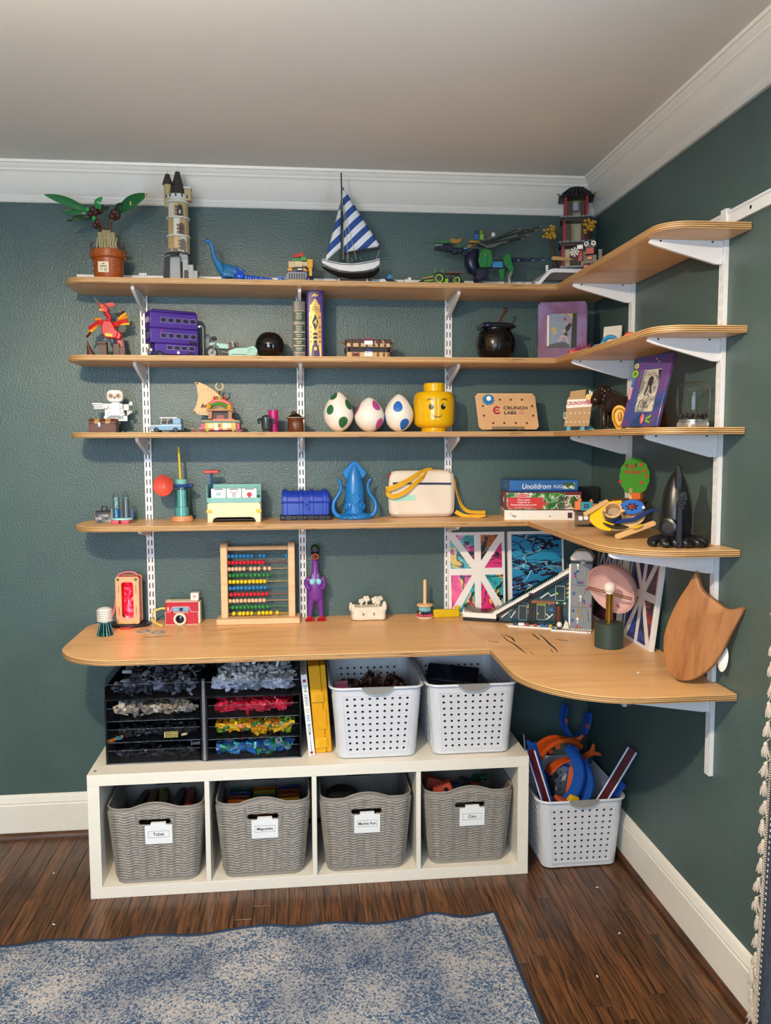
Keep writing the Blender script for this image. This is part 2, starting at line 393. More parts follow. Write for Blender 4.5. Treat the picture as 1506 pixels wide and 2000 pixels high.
for y,l in zip(SY,('nearest the room corner','nearest the curtain')):
 tag(link('shelf_standard',sm,loc=(0,y,0),rot=(0,0,-90)),'white slotted metal shelf upright on the right wall, '+l,'bracket rail')
m=MB(M['white_metal']);m.box(-1.945,-.05,-.006,-.0005,2.066,2.104);m.box(-1.945,-.05,-.0095,-.006,2.097,2.104);m.box(-1.945,-.05,-.0095,-.006,2.066,2.072)
m.mat(M['dark'])
for k in range(9):m.box(-1.9+k*.22,-1.888+k*.22,-.0064,-.006,2.082,2.090)
tag(m.build('hang_rail'),'white metal hang rail along the back wall behind the top shelf','rail')
m=MB(M['white_metal']);m.box(-.006,-.0005,-1.75,-.05,2.066,2.104);m.box(-.0095,-.006,-1.75,-.05,2.097,2.104);m.box(-.0095,-.006,-1.75,-.05,2.066,2.072)
m.mat(M['dark'])
for k in range(8):m.cyl((-.006,-.18-k*.19,2.085),(-.0066,-.18-k*.19,2.085),.005,n=10)
tag(m.build('hang_rail'),'white metal hang rail along the right wall, running past the top shelf','rail')
def bracket_mesh(L,hw,ht=.015):
 y0=-SD-.0005
 prof=[(y0,0),(y0,-hw),(y0-.02,-hw),(y0-L+.012,-ht),(y0-L+.003,-ht+.004),(y0-L,-.006),(y0-L+.003,0)]
 m=MB(M['white_metal']);m.prism(prof,-.0055,.0055,'x')
 m.mat(M['dark'])
 for q in(.03,L-.03):
  for s in(-1,1):m.cb((s*.0056,y0-q,-.004),(.0006,.006,.004))
 return m
bm_s=bracket_mesh(.205,.062).mesh('shelf_bracket');bm_d=bracket_mesh(.40,.07).mesh('shelf_bracket')
bm_4=bracket_mesh(.205,.040).mesh('shelf_bracket');bm_r=bracket_mesh(.30,.062).mesh('shelf_bracket')
rows=('the top shelf','the second shelf','the third shelf','the fourth shelf','the desk')
for i in range(5):
 for x,l in zip(SX,('left','middle','right')):
  o=link('shelf_bracket',bm_d if i==4 else(bm_4 if i==3 else bm_s),loc=(x,0,ZS[i]-TH-.0004));o.modifiers.new('bevel','BEVEL').width=.0018
  tag(o,'white metal bracket on the %s upright of the back wall, under %s'%(l,rows[i]),'bracket')
 for y,l in zip(SY,('corner','curtain')):
  o=link('shelf_bracket',bm_d if i==4 else(bm_r if i==3 else bm_s),loc=(0,y,ZS[i]-TH-.0004),rot=(0,0,-90));o.modifiers.new('bevel','BEVEL').width=.0018
  tag(o,'white metal bracket on the right wall upright towards the %s, under %s'%(l,rows[i]),'bracket')
KX0,KX1,KY,KD=-1.8502,-.3802,-.4859,.39
t=thing('cube_shelf','low white four-compartment cube shelf unit on the floor under the desk','shelf',((KX0+KX1)/2,KY+KD/2,0))
hw=1.47/2
m=MB(M['laminate']);m.box(-hw,hw,-KD/2,KD/2,.382,.42);m.build('top_panel',t,.0012)
m=MB(M['laminate']);m.box(-hw,hw,-KD/2,KD/2,0,.038);m.build('bottom_panel',t,.0012)
for s in(-1,1):
 m=MB(M['laminate']);m.box(min(s*hw,s*(hw-.038)),max(s*hw,s*(hw-.038)),-KD/2,KD/2,.0382,.3818);m.build('side_panel',t,.001)
cw=(1.47-.076-.048)/4
for k in range(3):
 x=-hw+.038+cw*(k+1)+.016*k
 m=MB(M['laminate']);m.box(x,x+.016,-KD/2+.001,KD/2-.001,.0382,.3818);m.build('divider',t,.0008)
m=MB(P('#2b2b2b',.4));m.cyl((-hw+.019,-KD/2+.035,.42),(-hw+.019,-KD/2+.035,.4204),.005);lab(m.build('screw_hole',t),'dark round fitting hole')
CELLX=[(KX0+KX1)/2-hw+.038+cw*(k+.5)+.016*k for k in range(4)]
def rug_mat():
 m,nt,b=newmat('mottled_rug')
 tc=N(nt,'ShaderNodeTexCoord')
 n1=N(nt,'ShaderNodeTexNoise',Scale=135.0,Detail=2.0,Roughness=.5,Distortion=1.1);nt.links.new(tc.outputs['Object'],n1 .inputs['Vector'])
 n2=N(nt,'ShaderNodeTexNoise',Scale=9.0,Detail=4.0);nt.links.new(tc.outputs['Object'],n2 .inputs['Vector'])
 ad=N(nt,'ShaderNodeMath',operation='MULTIPLY_ADD');ad.inputs[1].default_value=.37;nt.links.new(n2 .outputs['Fac'],ad.inputs[0]);nt.links.new(n1 .outputs['Fac'],ad.inputs[2])
 r=ramp(nt,[(.60,'#36536f'),(.655,'#667c92'),(.69,'#aaa6a4'),(.80,'#b8b0a9')]);nt.links.new(ad.outputs[0],r.inputs[0])
 n3=N(nt,'ShaderNodeTexNoise',Scale=4.0,Detail=2.0);nt.links.new(tc.outputs['Object'],n3 .inputs['Vector'])
 r3=ramp(nt,[(.35,'#b9c4d6'),(.65,'#ffffff')]);nt.links.new(n3 .outputs['Fac'],r3 .inputs[0])
 mx=N(nt,'ShaderNodeMix',data_type='RGBA',blend_type='MULTIPLY');mx.inputs[0].default_value=1
 nt.links.new(r.outputs[0],mx.inputs[6]);nt.links.new(r3 .outputs[0],mx.inputs[7]);nt.links.new(mx.outputs[2],b.inputs['Base Color'])
 b.inputs['Roughness'].default_value=.95
 bp=N(nt,'ShaderNodeBump',Strength=.5,Distance=.003);n4=N(nt,'ShaderNodeTexNoise',Scale=260.0);nt.links.new(tc.outputs['Object'],n4 .inputs['Vector'])
 nt.links.new(n4 .outputs['Fac'],bp.inputs['Height']);nt.links.new(bp.outputs[0],b.inputs['Normal']);return m
RX0,RX1,RY0,RY1=-2.85,-.553,-2.5,-.730
def rug_edge(x):return .004*math.sin(x*9)+.004*math.sin(x*23+1)+.005*math.exp(-((x+.75)/.05)**2)
def rug_z(x,y):
 e=math.exp((y-RY1)/.10)
 return .006+e*(.005*(math.sin(x*23+1)+1)*.5+.012*math.exp(-((x+.74)/.05)**2)+.010*math.exp(-((x+1.25)/.06)**2))
nx,ny=120,50;vs=[];fs=[]
for j in range(ny+1):
 for i in range(nx+1):
  v=(j/ny)**.6;x=RX0+(RX1-RX0)*i/nx;y=RY0+(RY1+rug_edge(x)-RY0)*v;vs.append((x,y,rug_z(x,y)))
nt_=len(vs);vs+=[(x,y,.0005)for x,y,z in vs]
for j in range(ny):
 for i in range(nx):
  a=j*(nx+1)+i;fs.append((a,a+1,a+nx+2,a+nx+1));fs.append((nt_+a,nt_+a+nx+1,nt_+a+nx+2,nt_+a+1))
m=MB(rug_mat());m.add(vs,fs);rug=tag(m.build('rug',angle=60),'mottled blue and cream area rug with a navy bound edge on the wood floor','rug')
edge=[(RX0+(RX1-RX0)*i/80,0)for i in range(81)]
pts=[(x,RY1+rug_edge(x),rug_z(x,RY1)-.001)for x,_ in edge]+[(RX1+.002,RY1+(RY0-RY1)*k/20,.0055)for k in range(1,21)]
m=MB(P('#1f3450',.8));m.tube(pts,.0055,6);m.build('binding',rug)
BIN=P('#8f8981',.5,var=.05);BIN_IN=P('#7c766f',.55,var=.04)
BW0,BW1,BD0,BD1,BH=.262,.312,.292,.330,.262
def rr_point(u,w,d,r):
 """point and outward normal at arclength fraction u along a rounded rectangle"""
 segs=[w-2*r,PI*r/2,d-2*r,PI*r/2,w-2*r,PI*r/2,d-2*r,PI*r/2];L=sum(segs);s=u*L
 k=0
 while k<7 and s>segs[k]:s-=segs[k];k+=1
 cs=[(w/2-r,-d/2+r,-90),(w/2-r,d/2-r,0),(-w/2+r,d/2-r,90),(-w/2+r,-d/2+r,180)]
 if k%2==0:
  i=k//2
  if i==0:return(-w/2+r+s,-d/2),(0,-1)
  if i==1:return(w/2,-d/2+r+s),(1,0)
  if i==2:return(w/2-r-s,d/2),(0,1)
  return(-w/2,d/2-r-s),(-1,0)
 cx,cy,a0=cs[k//2];a=R(a0)+s/r
 return(cx+r*math.cos(a),cy+r*math.sin(a)),(math.cos(a),math.sin(a))
def bin_mesh():
 m=MB(BIN);NU,NZ=240,150;slot_w,slot_h=.054,.011
 def shape(u,t,off,rib):
  w_=BW0+(BW1-BW0)*t;d_=BD0+(BD1-BD0)*t;r_=.035+.012*t
  (x,y),(nx_,ny_)=rr_point(u,w_-2*off,d_-2*off,max(.01,r_-off))
  top=BH+.020*max(0,math.cos(PI*min(1,abs(x)/(w_/2-.004))*1.0))*(1 if abs(ny_)>.7 else 0)*.9
  z=t*top if t>0 else 0
  if rib and .035<t<.965:
   ph=PI*.5*(1+math.tanh(2.2*math.sin(2*PI*u*24)))
   dsp=.0055*(.5+.5*math.sin(2*PI*z/.0092+ph))*min(1,(t-.035)*25,(.965-t)*25)
   x+=nx_*dsp;y+=ny_*dsp
  return(x,y,z)
 def hole(p):
  zz=p[2]-.214;xx=max(0,abs(p[0])-(slot_w-slot_h));return abs(p[1])>.09 and xx*xx+zz*zz<slot_h**2
 out=[[shape(i/NU,j/NZ,0,True)for i in range(NU)]for j in range(NZ+1)]
 vs=[p for r in out for p in r];fs=[]
 for j in range(NZ):
  for i in range(NU):
   q=(j*NU+i,j*NU+(i+1)%NU,(j+1)*NU+(i+1)%NU,(j+1)*NU+i)
   c=[sum(vs[k][a]for k in q)/4 for a in range(3)]
   if not hole(c):fs.append(q)
 m.add(vs,fs)
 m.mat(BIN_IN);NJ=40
 inn=[shape(i/NU,j/NJ,.003,False)for j in range(NJ+1)for i in range(NU)];fs=[]
 for j in range(NJ):
  for i in range(NU):
   q=(j*NU+i,(j+1)*NU+i,(j+1)*NU+(i+1)%NU,j*NU+(i+1)%NU);c=[sum(inn[k][a]for k in q)/4 for a in range(3)]
   if not hole(c):fs.append(q)
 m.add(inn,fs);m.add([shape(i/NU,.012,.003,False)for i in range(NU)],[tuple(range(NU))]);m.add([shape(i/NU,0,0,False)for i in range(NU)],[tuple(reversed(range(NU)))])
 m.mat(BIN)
 m.tube([Vector(shape(i/120,1,.0015,False))for i in range(120)],.0033,6,loop=True)
 return m
bin_me=bin_mesh().mesh('body',60)
def slot_ring(sgn):
 pts=[]
 t=.214/BH;y=sgn*((BD0+(BD1-BD0)*t)/2-.0006)
 for a0,cx in((-90,.043),(90,-.043)):
  for k in range(9):
   a=R(a0+180*k/8);pts.append((cx+.011*math.cos(a),y,.214+.011*math.sin(a)))
 return MB(BIN).tube(pts,.0026,6,loop=True)
ring_me=slot_ring(-1).mesh('handle_rim');ring_me2=slot_ring(1).mesh('handle_rim')
CARD=P('#f2f2f2',.45,var=0);INK=P('#2a2a2c',.6,var=0)
BX=[-1.640,-1.288,-.941,-.585];BINY=-.468
words_=['Tubes','Magnatiles','Marble Run','Cars']
bins=[]
for k in range(4):
 d=.012 if k==3 else 0
 t=thing('woven_bin','grey woven plastic bin with a white tag reading %s'%words_[k],'bin',(BX[k],BINY+BD0/2+d,.0385),[.4,.5,.3,.6][k],'grey woven bins in the cube shelf')
 del t['group']
 link('body',bin_me,t);link('handle_rim',ring_me,t);link('handle_rim',ring_me2,t)
 ty=-(BD0+(BD1-BD0)*.70)/2-.0036;tilt=-math.degrees(math.atan((BD1-BD0)/2/BH))
 c=MB(CARD);c.prism(rrect(-.044,.044,-.034,.032,.003),-.0016,0,'y');c.prism([(-.026,.031),(.026,.031),(.024,.040),(-.024,.040)],-.0016,0,'y');c.box(-.024,.024,-.0016,.008,.0385,.040)
 ox=[.012,.006,.002,.008][k]
 card=lab(c.build('tag',t,.0004,loc=(ox,ty,.172),rot=(-tilt,0,0)),'white clip-on label tag')
 fr=MB(INK);a,b,h=(-.034,.034,.011)if k<2 else(-.033,.033,.011)
 for x0,x1,z0,z1 in((a,b,h,h+.0007),(a,b,-h,-h+.0007),(a,a+.0007,-h,h),(b-.0007,b,-h,h)):fr.box(x0,x1,-.0019,-.0016,z0,z1)
 fr.build('frame_line',card);text('lettering',words_[k],.0145 if k in(0,3)else .0128,INK,card,(0,-.0017,0),fat=.00022)
 bins.append(t)
def in_bin(k,name,mb,loc,rot,label,cat,group=None,bevel=0):
 b=Vector(bins[k].location)
 return tag(mb.build(name,None,bevel,loc=tuple(b+Vector(loc)),rot=rot),label,cat,group)
cols=['#2e2a26','#5a3320','#6a5a20','#3a3a3c','#7a2a20']
for i in range(10):
 m=MB(P(cols[i%5],.35));L=.22;m.rings([[(.016*f*math.cos(2*PI*j/14),y,.016*f*math.sin(2*PI*j/14))for j in range(14)]for f,y in((1,-L/2),(1,L/2),(.8,L/2),(.8,-L/2))],loop=True)
 in_bin(0,'toy_tube',m,(-.09+.045*(i%5),.0+.004*(i%3),.195-.034*(i//5)),(0,0,4*((i*7)%5-2)),['black','brown','olive','dark grey','rust red'][i%5]+' plastic tube lying in the bin tagged Tubes, '+('upper' if i<5 else 'lower')+' layer','tube','plastic tubes in the Tubes bin')
tc_=['#6a5a10','#5a2a18','#1d3a2a','#6e3a10','#222a4a']
for i in range(15):
 m=MB(P(tc_[i%5],.15));m.cb((0,0,0),(.075,.005,.075));
 in_bin(1,'magnetic_tile',m,(-.085+.085*(i%3),-.09+.036*(i//3),.19),(8-3*(i%4),0,5*(i%3-1)),['olive','brown','green','orange','navy'][i%5]+' square magnetic tile standing in the bin tagged Magnatiles, '+['left','middle','right'][i%3]+' row','tile','tiles in the Magnatiles bin',.001)
m=MB(P('#141416',.35));m.lathe([(.05,0),(.056,.008),(.056,.05),(.04,.062),(.03,.064)],24)
in_bin(2,'toy_funnel',m,(-.075,-.02,.175),(0,0,0),'black round plastic piece inside the bin tagged Marble Run','toy')
for i,c in enumerate(['#2a2018','#3a2a12','#1c1c20','#442210']):
 m=MB(P(c,.4));m.cyl((0,-.10,0),(0,.10,0),.02,n=14)
 in_bin(2,'toy_tube',m,(-.08+.055*i,0,.12),(0,0,5*i-8),['darkest brown','olive brown','black','rust brown'][i]+' marble run tube low in the bin tagged Marble Run','tube','tubes in the Marble Run bin')
m=MB(P('#c2503a',.4));m.box(-.032,.032,-.02,.02,-.018,.018);m.mat(M['dark']);m.box(.004,.018,-.0204,-.02,-.008,.008)
in_bin(3,'toy_block',m,(-.075,-.075,.236),(0,-28,-8),'dusty red plastic block with a square hole in the Cars bin','block',bevel=.002)
m=MB(P('#8c3a2c',.4));m.box(-.03,.03,-.02,.02,-.02,.02)
in_bin(3,'toy_block',m,(-.105,-.02,.238),(0,20,12),'darker red plastic block behind the holed one in the Cars bin','block',bevel=.002)
def toycar(col):
 m=MB(P(col,.25));m.prism([(-.036,.004),(.036,.004),(.037,.014),(.020,.017),(.011,.027),(-.016,.027),(-.024,.016),(-.036,.014)],-.015,.015,'y')
 m.mat(P('#151515',.6))
 for x in(-.022,.022):
  for y in(-.0155,.0155):m.cyl((x,y-.003,.006),(x,y+.003,.006),.0075,n=12)
 return m
for i,(c,n_)in enumerate((('#2a3a6a','navy blue'),('#30343a','dark grey'),('#7a2018','dark red'),('#1e4a34','dark green'))):
 in_bin(3,'toy_car',toycar(c),(-.02+.03*i,-.045+.05*(i%2),.205+.006*i),(10,12*i-10,40*i),'small %s toy car lying in the bin tagged Cars'%n_,'toy car',bevel=.001)
m=MB(P('#2b2724',.6,var=.2));m.ell((0,0,0),(.12,.12,.08))
in_bin(3,'toy_heap',m,(0,.01,.12),(0,0,0),'dark heap of toy pieces filling the bin tagged Cars','toys');stuff(bpy.data.objects['toy_heap'])
BSK=P('#d4d6db',.35,var=.02);BGREY=P('#8d8b88',.4,var=.03)
PW0,PW1,PD0,PD1,PH=.268,.306,.365,.398,.250
def basket_mesh():
 m=MB(BSK)
 def pt(u,t,o=0):
  (x,y),_=rr_point(u,PW0+(PW1-PW0)*t-2*o,PD0+(PD1-PD0)*t-2*o,.032-o);return(x,y,.004+t*(PH-.004))
 def side(P0,nx_,nz_,pitch,mx,mz,skip=None):
  """P0(s,t)-> point on a flat wall of size s,t in metres; grid of octagonal holes"""
  sx_,sz_=mx,mz
  for i in range(nx_):
   for j in range(nz_):
    cx,cz=sx_+i*pitch,sz_+j*pitch;h=pitch/2;r=.0042
    o8=[(h,0),(h,h),(0,h),(-h,h),(-h,0),(-h,-h),(0,-h),(h,-h)]
    A=[P0(cx+a,cz+b)for a,b in o8]
    if skip and skip(i,j):m.add(A,[tuple(range(8))]);continue
    B=[P0(cx+r*math.cos(PI/4*k),cz+r*math.sin(PI/4*k))for k in range(8)]
    m.add(A+B,[(k,(k+1)%8,8+(k+1)%8,8+k)for k in range(8)])
  return
 r=.032
 def wall(axis,sg,n_,pitch):
  half0,half1=(PW0/2,PW1/2)if axis=='x' else(PD0/2,PD1/2)
  o0,o1=(PD0/2,PD1/2)if axis=='x' else(PW0/2,PW1/2)
  def Q(s,z):
   t=(z-.004)/(PH-.004);off=o0+(o1-o0)*t
   wgt=(half0+(half1-half0)*t-r)/(half0-r);s_=s*wgt
   if axis=='x':return(s_*(-sg),sg*off,z)
   return(sg*off,s_*sg,z)
  W_=n_*pitch/2;z0=.022;nz_=9;z1=z0+nz_*pitch;e=half0-r
  side(lambda a,b:Q(a-W_,b),n_,nz_,pitch,pitch/2,z0+pitch/2)
  for a,b,c,d in((-e,e,.004,z0),(-e,e,z1,PH),(-e,-W_,z0,z1),(W_,e,z0,z1)):
   if b-a>1e-5:m.add([Q(a,c),Q(b,c),Q(b,d),Q(a,d)],[(0,1,2,3)])
 p_=.0222
 wall('x',-1,9,p_);wall('x',1,9,p_)
 wall('y',-1,13,p_);wall('y',1,13,p_)
 for k,(sx,sy)in enumerate(((1,-1),(1,1),(-1,1),(-1,-1))):
  rs=[]
  for t in(0,1):
   w_,d_=PW0+(PW1-PW0)*t,PD0+(PD1-PD0)*t
   rs.append([(sx*(w_/2-r)+r*math.cos(R(-90+90*k+15*q)),sy*(d_/2-r)+r*math.sin(R(-90+90*k+15*q)),.004+t*(PH-.004))for q in range(7)])
  m.rings(rs,closed=False)
 m.add([pt(i/60,0)for i in range(60)],[tuple(range(60))])
 return m.mesh('body',0,weld=.0002)
bsk_me=basket_mesh()
def rim_mesh():
 m=MB(BSK);rs=[]
 for z,o in((PH-.004,.0008),(PH+.001,-.003),(PH+.004,-.007),(PH+.003,-.009),(PH-.003,-.0097),(PH-.004,-.0083),(PH+.001,-.0065),(PH-.003,-.002)):
  ring=[]
  for i in range(100):
   (x,y),_=rr_point(i/100,PW1-2*o,PD1-2*o,.036-o);ring.append((x,y,z))
  rs.append(ring)
 m.rings(rs,cap=False);return m.mesh('rim',60)
rim_me=rim_mesh()
def handle_mesh(s):
 m=MB(BGREY);y=s*(PD1/2+.0088);pts=[(.054*math.cos(R(180+180*k/16)),PH+.004+.026*math.sin(R(180+180*k/16)))for k in range(17)]
 m.prism(pts,y-.0015+s*.001,y+.0015+s*.001,'y')
 m.mat(BSK);m.tube([(a,y,b)for a,b in pts],.0024,6);return m.mesh('handle')
hm=[handle_mesh(-1),handle_mesh(1)]
def basket(label,x,y,z,rz=0):
 t=thing('perforated_basket',label,'basket',(x,y,z),rz)
 b=link('body',bsk_me,t);s=b.modifiers.new('solid','SOLIDIFY');s.thickness=.0018;s.offset=-1
 link('rim',rim_me,t)
 for h in hm:lab(link('handle',h,t),'grey half-moon handle')
 return t
basket('white perforated plastic basket on the cube shelf holding bags of brown bricks',-.899,-.262,.4205,0)
basket('white perforated plastic basket on the cube shelf under the desk corner holding a tablet',-.5705,-.262,.4205,0)
basket('white perforated plastic basket on the floor full of toy car track',-.185,-.28,0,.5)
def brick_shapes():
 out={}
 def mk(nx,ny,h,studs=True):
  m=MB();w_,d_=nx*.004-.0001,ny*.004-.0001;m.box(-w_,w_,-d_,d_,0,h)
  if studs:
   for i in range(nx):
    for j in range(ny):m.cyl(((i+.5)*.008-nx*.004,(j+.5)*.008-ny*.004,h),((i+.5)*.008-nx*.004,(j+.5)*.008-ny*.004,h+.0018),.0024,n=6)
  return m
 out['brick24']=mk(4,2,.0096);out['brick22']=mk(2,2,.0096);out['brick14']=mk(4,1,.0096);out['plate24']=mk(4,2,.0032);out['plate16']=mk(6,1,.0032);out['plate44']=mk(5,4,.0032)
 m=MB();m.prism([(-.008,0),(.008,0),(.008,.0015),(-.001,.0096),(-.008,.0096)],-.008,.008,'y');out['slope']=m
 m=MB();m.box(-.028,.028,-.0037,.0037,0,.0012);m.box(-.028,.028,-.0037,.0037,.0066,.0078)
 for k in range(8):m.box(-.028+.008*k-.0016,-.028+.008*k+.0016,-.0037,.0037,.0012,.0066)if 0<k else m.box(-.028,-.0264,-.0037,.0037,.0012,.0066)
 out['beam']=m
 m=MB();m.rings([[(.011*f*math.cos(2*PI*j/14),.011*f*math.sin(2*PI*j/14),z)for j in range(14)]for f,z in((1,0),(1,.007),(.55,.008),(.5,.004),(.5,0))],loop=True);out['wheel']=m
 m=MB();m.box(-.012,.012,-.004,.004,0,.0096);m.box(-.012,-.004,-.004,.004,.0096,.019);m.box(.004,.012,-.004,.004,.0096,.019);m.box(-.012,.012,-.004,.004,.019,.0225);out['window']=m
 return out
BS=brick_shapes();_bm={}
def brick_me(shape,hexc):
 k=(shape,hexc)
 if k not in _bm:
  b=BS[shape];n=MB(P(hexc,.28,var=0));n.add(b.v,b.f);_bm[k]=n.mesh('toy_brick',0)
 return _bm[k]
SH=list(BS);LUSED=set()
SHN=dict(brick24='brick',brick22='square brick',brick14='narrow brick',plate24='flat plate',plate16='thin plate',plate44='wide plate',slope='sloped brick',beam='holed beam',wheel='wheel',window='window frame')
def cname(h):
 r,g,b=[int(h[i:i+2],16)/255 for i in(1,3,5)];mx,mn=max(r,g,b),min(r,g,b)
 if mx-mn<.07:return 'black' if mx<.17 else 'charcoal' if mx<.25 else 'dark grey' if mx<.42 else 'grey' if mx<.62 else 'light grey' if mx<.84 else 'white'
 if mx==r and r-b>.12 and g>.5*r and mx-mn<.3:return 'tan' if r>.6 else 'brown'
 hue=(60*((g-b)/(mx-mn))%360)if mx==r else 60*((b-r)/(mx-mn))+120 if mx==g else 60*((r-g)/(mx-mn))+240
 d='dark ' if mx<.6 else ''
 return d+('pink' if hue>300 and hue<345 else 'red' if hue>344 or hue<14 else 'orange' if hue<38 else 'yellow' if hue<66 else 'green' if hue<165 else 'teal' if hue<195 else 'blue')
def fill(x0,x1,y0,y1,z,cols,n_top,n_stuff,label,group,hgt=.03,sh=SH,nm='toy_brick',slope=0):
 """a joined pile of bricks with individually built bricks lying on top"""
 m=MB()
 for i in range(n_stuff):
  q_=random.choice(sh);b=BS[q_];m.mat(P(random.choice(cols),.28,var=0));g=.03 if q_ in('beam','plate16','plate44')else .02
  yy=random.uniform(y0+g,y1-g)if i%2 else random.uniform(y0+g,y0+g+.03)
  m.at((random.uniform(x0+g,x1-g),yy,z+random.uniform(.014,max(.02,hgt))+slope*(yy-y0)),(random.gauss(0,20),random.gauss(0,20),random.uniform(0,360)))
  m.add(b.v,b.f)
 m.at()
 o=stuff(m.build('brick_pile',angle=0));tag(o,'jumbled heap under the '+group,'bricks')
 for i in range(n_top):
  front=i<n_top*.35
  for tr in range(40):
   c=random.choice(cols);s_=random.choice(sh);px=random.random();py=random.random()
   row='behind the front pane' if front else 'front of the top' if py<.4 else 'middle of the top' if py<.7 else 'back of the top'
   l='%s %s %s, %s, %s'%(cname(c),SHN[s_],label,['far left','left','centre','right','far right'][min(4,int(px*5))],row)
   if l not in LUSED:break
  LUSED.add(l);me=brick_me(s_,c)
  yy=y0+.02+(y1-y0-.04)*py if not front else y0+random.uniform(.022,.034)
  zz=hgt if not front else random.uniform(.004,hgt)
  b=link('toy_brick',me,loc=(x0+.024+(x1-x0-.048)*px,yy,z+zz+slope*(yy-y0)+random.uniform(-.002,.004)),rot=(random.gauss(0,16),random.gauss(0,16),random.uniform(0,360)))
  tag(b,l,'toy brick',group)
SMOKE=clear('#f4f5fa',.02);BLK=P('#111216',.25,var=0);SMK2=clear('#7d8088',.06)
def drawer_unit(x,y,which,label):
 t=thing('drawer_unit',label,'drawer unit',(x,y,.4205),0)
 W_,D_=.157,.335
 for s in(-1,1):
  m=MB(SMK2);m.box(s*W_-.0012,s*W_+.0012,.004,D_,0,.262);m.build('side_panel',t)
  m=MB(BLK);m.box(s*W_-.003,s*W_+.003,.0,.006,0,.226);m.build('post',t)
 m=MB(SMK2);m.box(-W_,W_,D_-.003,D_,0,.226);m.build('back_panel',t)
 for k,z in enumerate((0,.0725,.145,.2175)):
  m=MB(BLK);m.box(-W_-.002,W_+.002,0,D_,z,z+.003);m.build('shelf_plate',t,.0006)
 for k in range(3):
  z=.0725*k+.0045;d=MB(SMOKE);a,b=-W_+.006,W_-.006;h=.045
  d.box(a,b,-.006,-.0035,z,z+h);d.box(a,a+.002,-.0035,D_-.01,z,z+h);d.box(b-.002,b,-.0035,D_-.01,z,z+h);d.box(a,b,-.0035,D_-.01,z-.001,z+.0005)
  o=d.build('drawer',t);e=MB(clear('#f4f5fa',.5));e.box(a,b,-.0068,-.006,z+h-.002,z+h+.0006);e.box(a,b,-.0068,-.006,z-.001,z+.001);e.build('drawer_edge',o)
 d=MB(SMOKE);a,b,z,h=-W_+.001,W_-.001,.221,.052
 d.box(a,b,.0,.0025,z,z+h);d.box(a,a+.002,.0025,D_-.01,z,z+h+.02);d.box(b-.002,b,.0025,D_-.01,z,z+h+.02);d.box(a,b,D_-.012,D_-.01,z,z+h+.02);d.box(a,b,.0025,D_-.01,z-.0005,z+.0005)
 o=d.build('top_tray',t);e=MB(clear('#f4f5fa',.5));e.box(a,b,-.0006,.0025,z+h-.0015,z+h+.0008);e.build('tray_edge',o)
 return t
XU1,XU2,YU=-1.6465,-1.3155,-.402
U1=drawer_unit(XU1,YU,0,'black clear-fronted drawer unit of dark and grey bricks, left on the cube shelf')
U2=drawer_unit(XU2,YU-.006,1,'black clear-fronted drawer unit of white and coloured bricks beside the spiral strip')
m=MB(P('#3a3b40',.3));m.box(-.006,.006,-.002,.002,0,.285);m.mat(P('#b8bac2',.3,.6))
for k in range(46):m.box(-.004,.004,-.0035,-.002,.004+k*.006,.007+k*.006)
tag(m.build('toothed_strip',loc=(-1.4815,-.405,.4205)),'narrow dark strip with pale teeth standing between the two drawer units','strip')
def bay(xc,yo,k,cols,nt,ns,label,group,hgt,sh=SH):
 z=.4205+(.0725*k+.006 if k<3 else .2225);a=.145 if k<3 else .15
 fill(xc-a,xc+a,yo+(.0 if k<3 else .006),yo+(.20 if k<3 else .315),z,cols,nt,ns,label,group,hgt,sh,slope=.0 if k<3 else .04)
bay(XU1,YU,3,['#2b2c31','#36373d','#4a4c53','#77797f','#5c5e66','#1a1b1e','#96989c'],55,330,'in the left unit top tray','dark bricks in the left top tray',.038)
bay(XU1,YU,2,['#b9a98a','#8f8676','#d8d0c0','#6f6c69','#4d4e52','#a7977a'],26,150,'in the left unit tan drawer','tan bricks in the left upper drawer',.028)
bay(XU1,YU,1,['#17181c','#1f2024','#2a2b30','#101114'],6,130,'in the left unit middle drawer','black bricks in the left middle drawer',.020)
bay(XU1,YU,0,['#17181c','#232429','#2a2b30','#101114'],6,130,'in the left unit lowest drawer','black bricks in the left bottom drawer',.022,['plate44','plate24','brick24','beam'])
for i,(c,n_)in enumerate((('#e08a28','orange'),('#2a8fa8','teal'),('#d8c890','cream'))):
 tag(link('toy_brick',brick_me(['beam','slope','wheel'][i],c),loc=(XU1-.13+.014*i+(.2 if i==2 else 0),YU+.008,.4205+.0725+.008+.004*i),rot=(0,20*i-20,60*i)),'single %s toy piece among black bricks in a left unit drawer'%n_,'toy brick')
m=MB(P('#c9a24a',.25,.7))
for k in range(6):m.box(-.022,.022,-.001,.001,k*.0035,k*.0035+.0014)
m.box(-.024,-.021,-.001,.001,-.001,.019)
tag(m.build('toy_grille',loc=(XU1+.055,YU+.006,.4205+.0725+.011),rot=(-12,0,0)),'small gold grille piece behind the middle drawer front of the left unit','toy brick')
bay(XU2,YU-.006,3,['#b9bbc0','#d4d6da','#e6e7ea','#9a9ca1','#c8c9cc','#f0f0f0','#7d7f84'],62,330,'in the right unit top tray','pale bricks in the right top tray',.038)
bay(XU2,YU-.006,2,['#d81f3c','#e0304a','#c4162f','#d42a44','#a81428','#e8435a'],36,170,'in the right unit red drawer','red bricks in the right upper drawer',.030)
bay(XU2,YU-.006,1,['#f0b614','#f5c62a','#e89a18','#f2c030','#8fb52a','#2f7a3c','#e2702a','#f0b614'],40,170,'in the right unit yellow drawer','yellow bricks in the right middle drawer',.030)
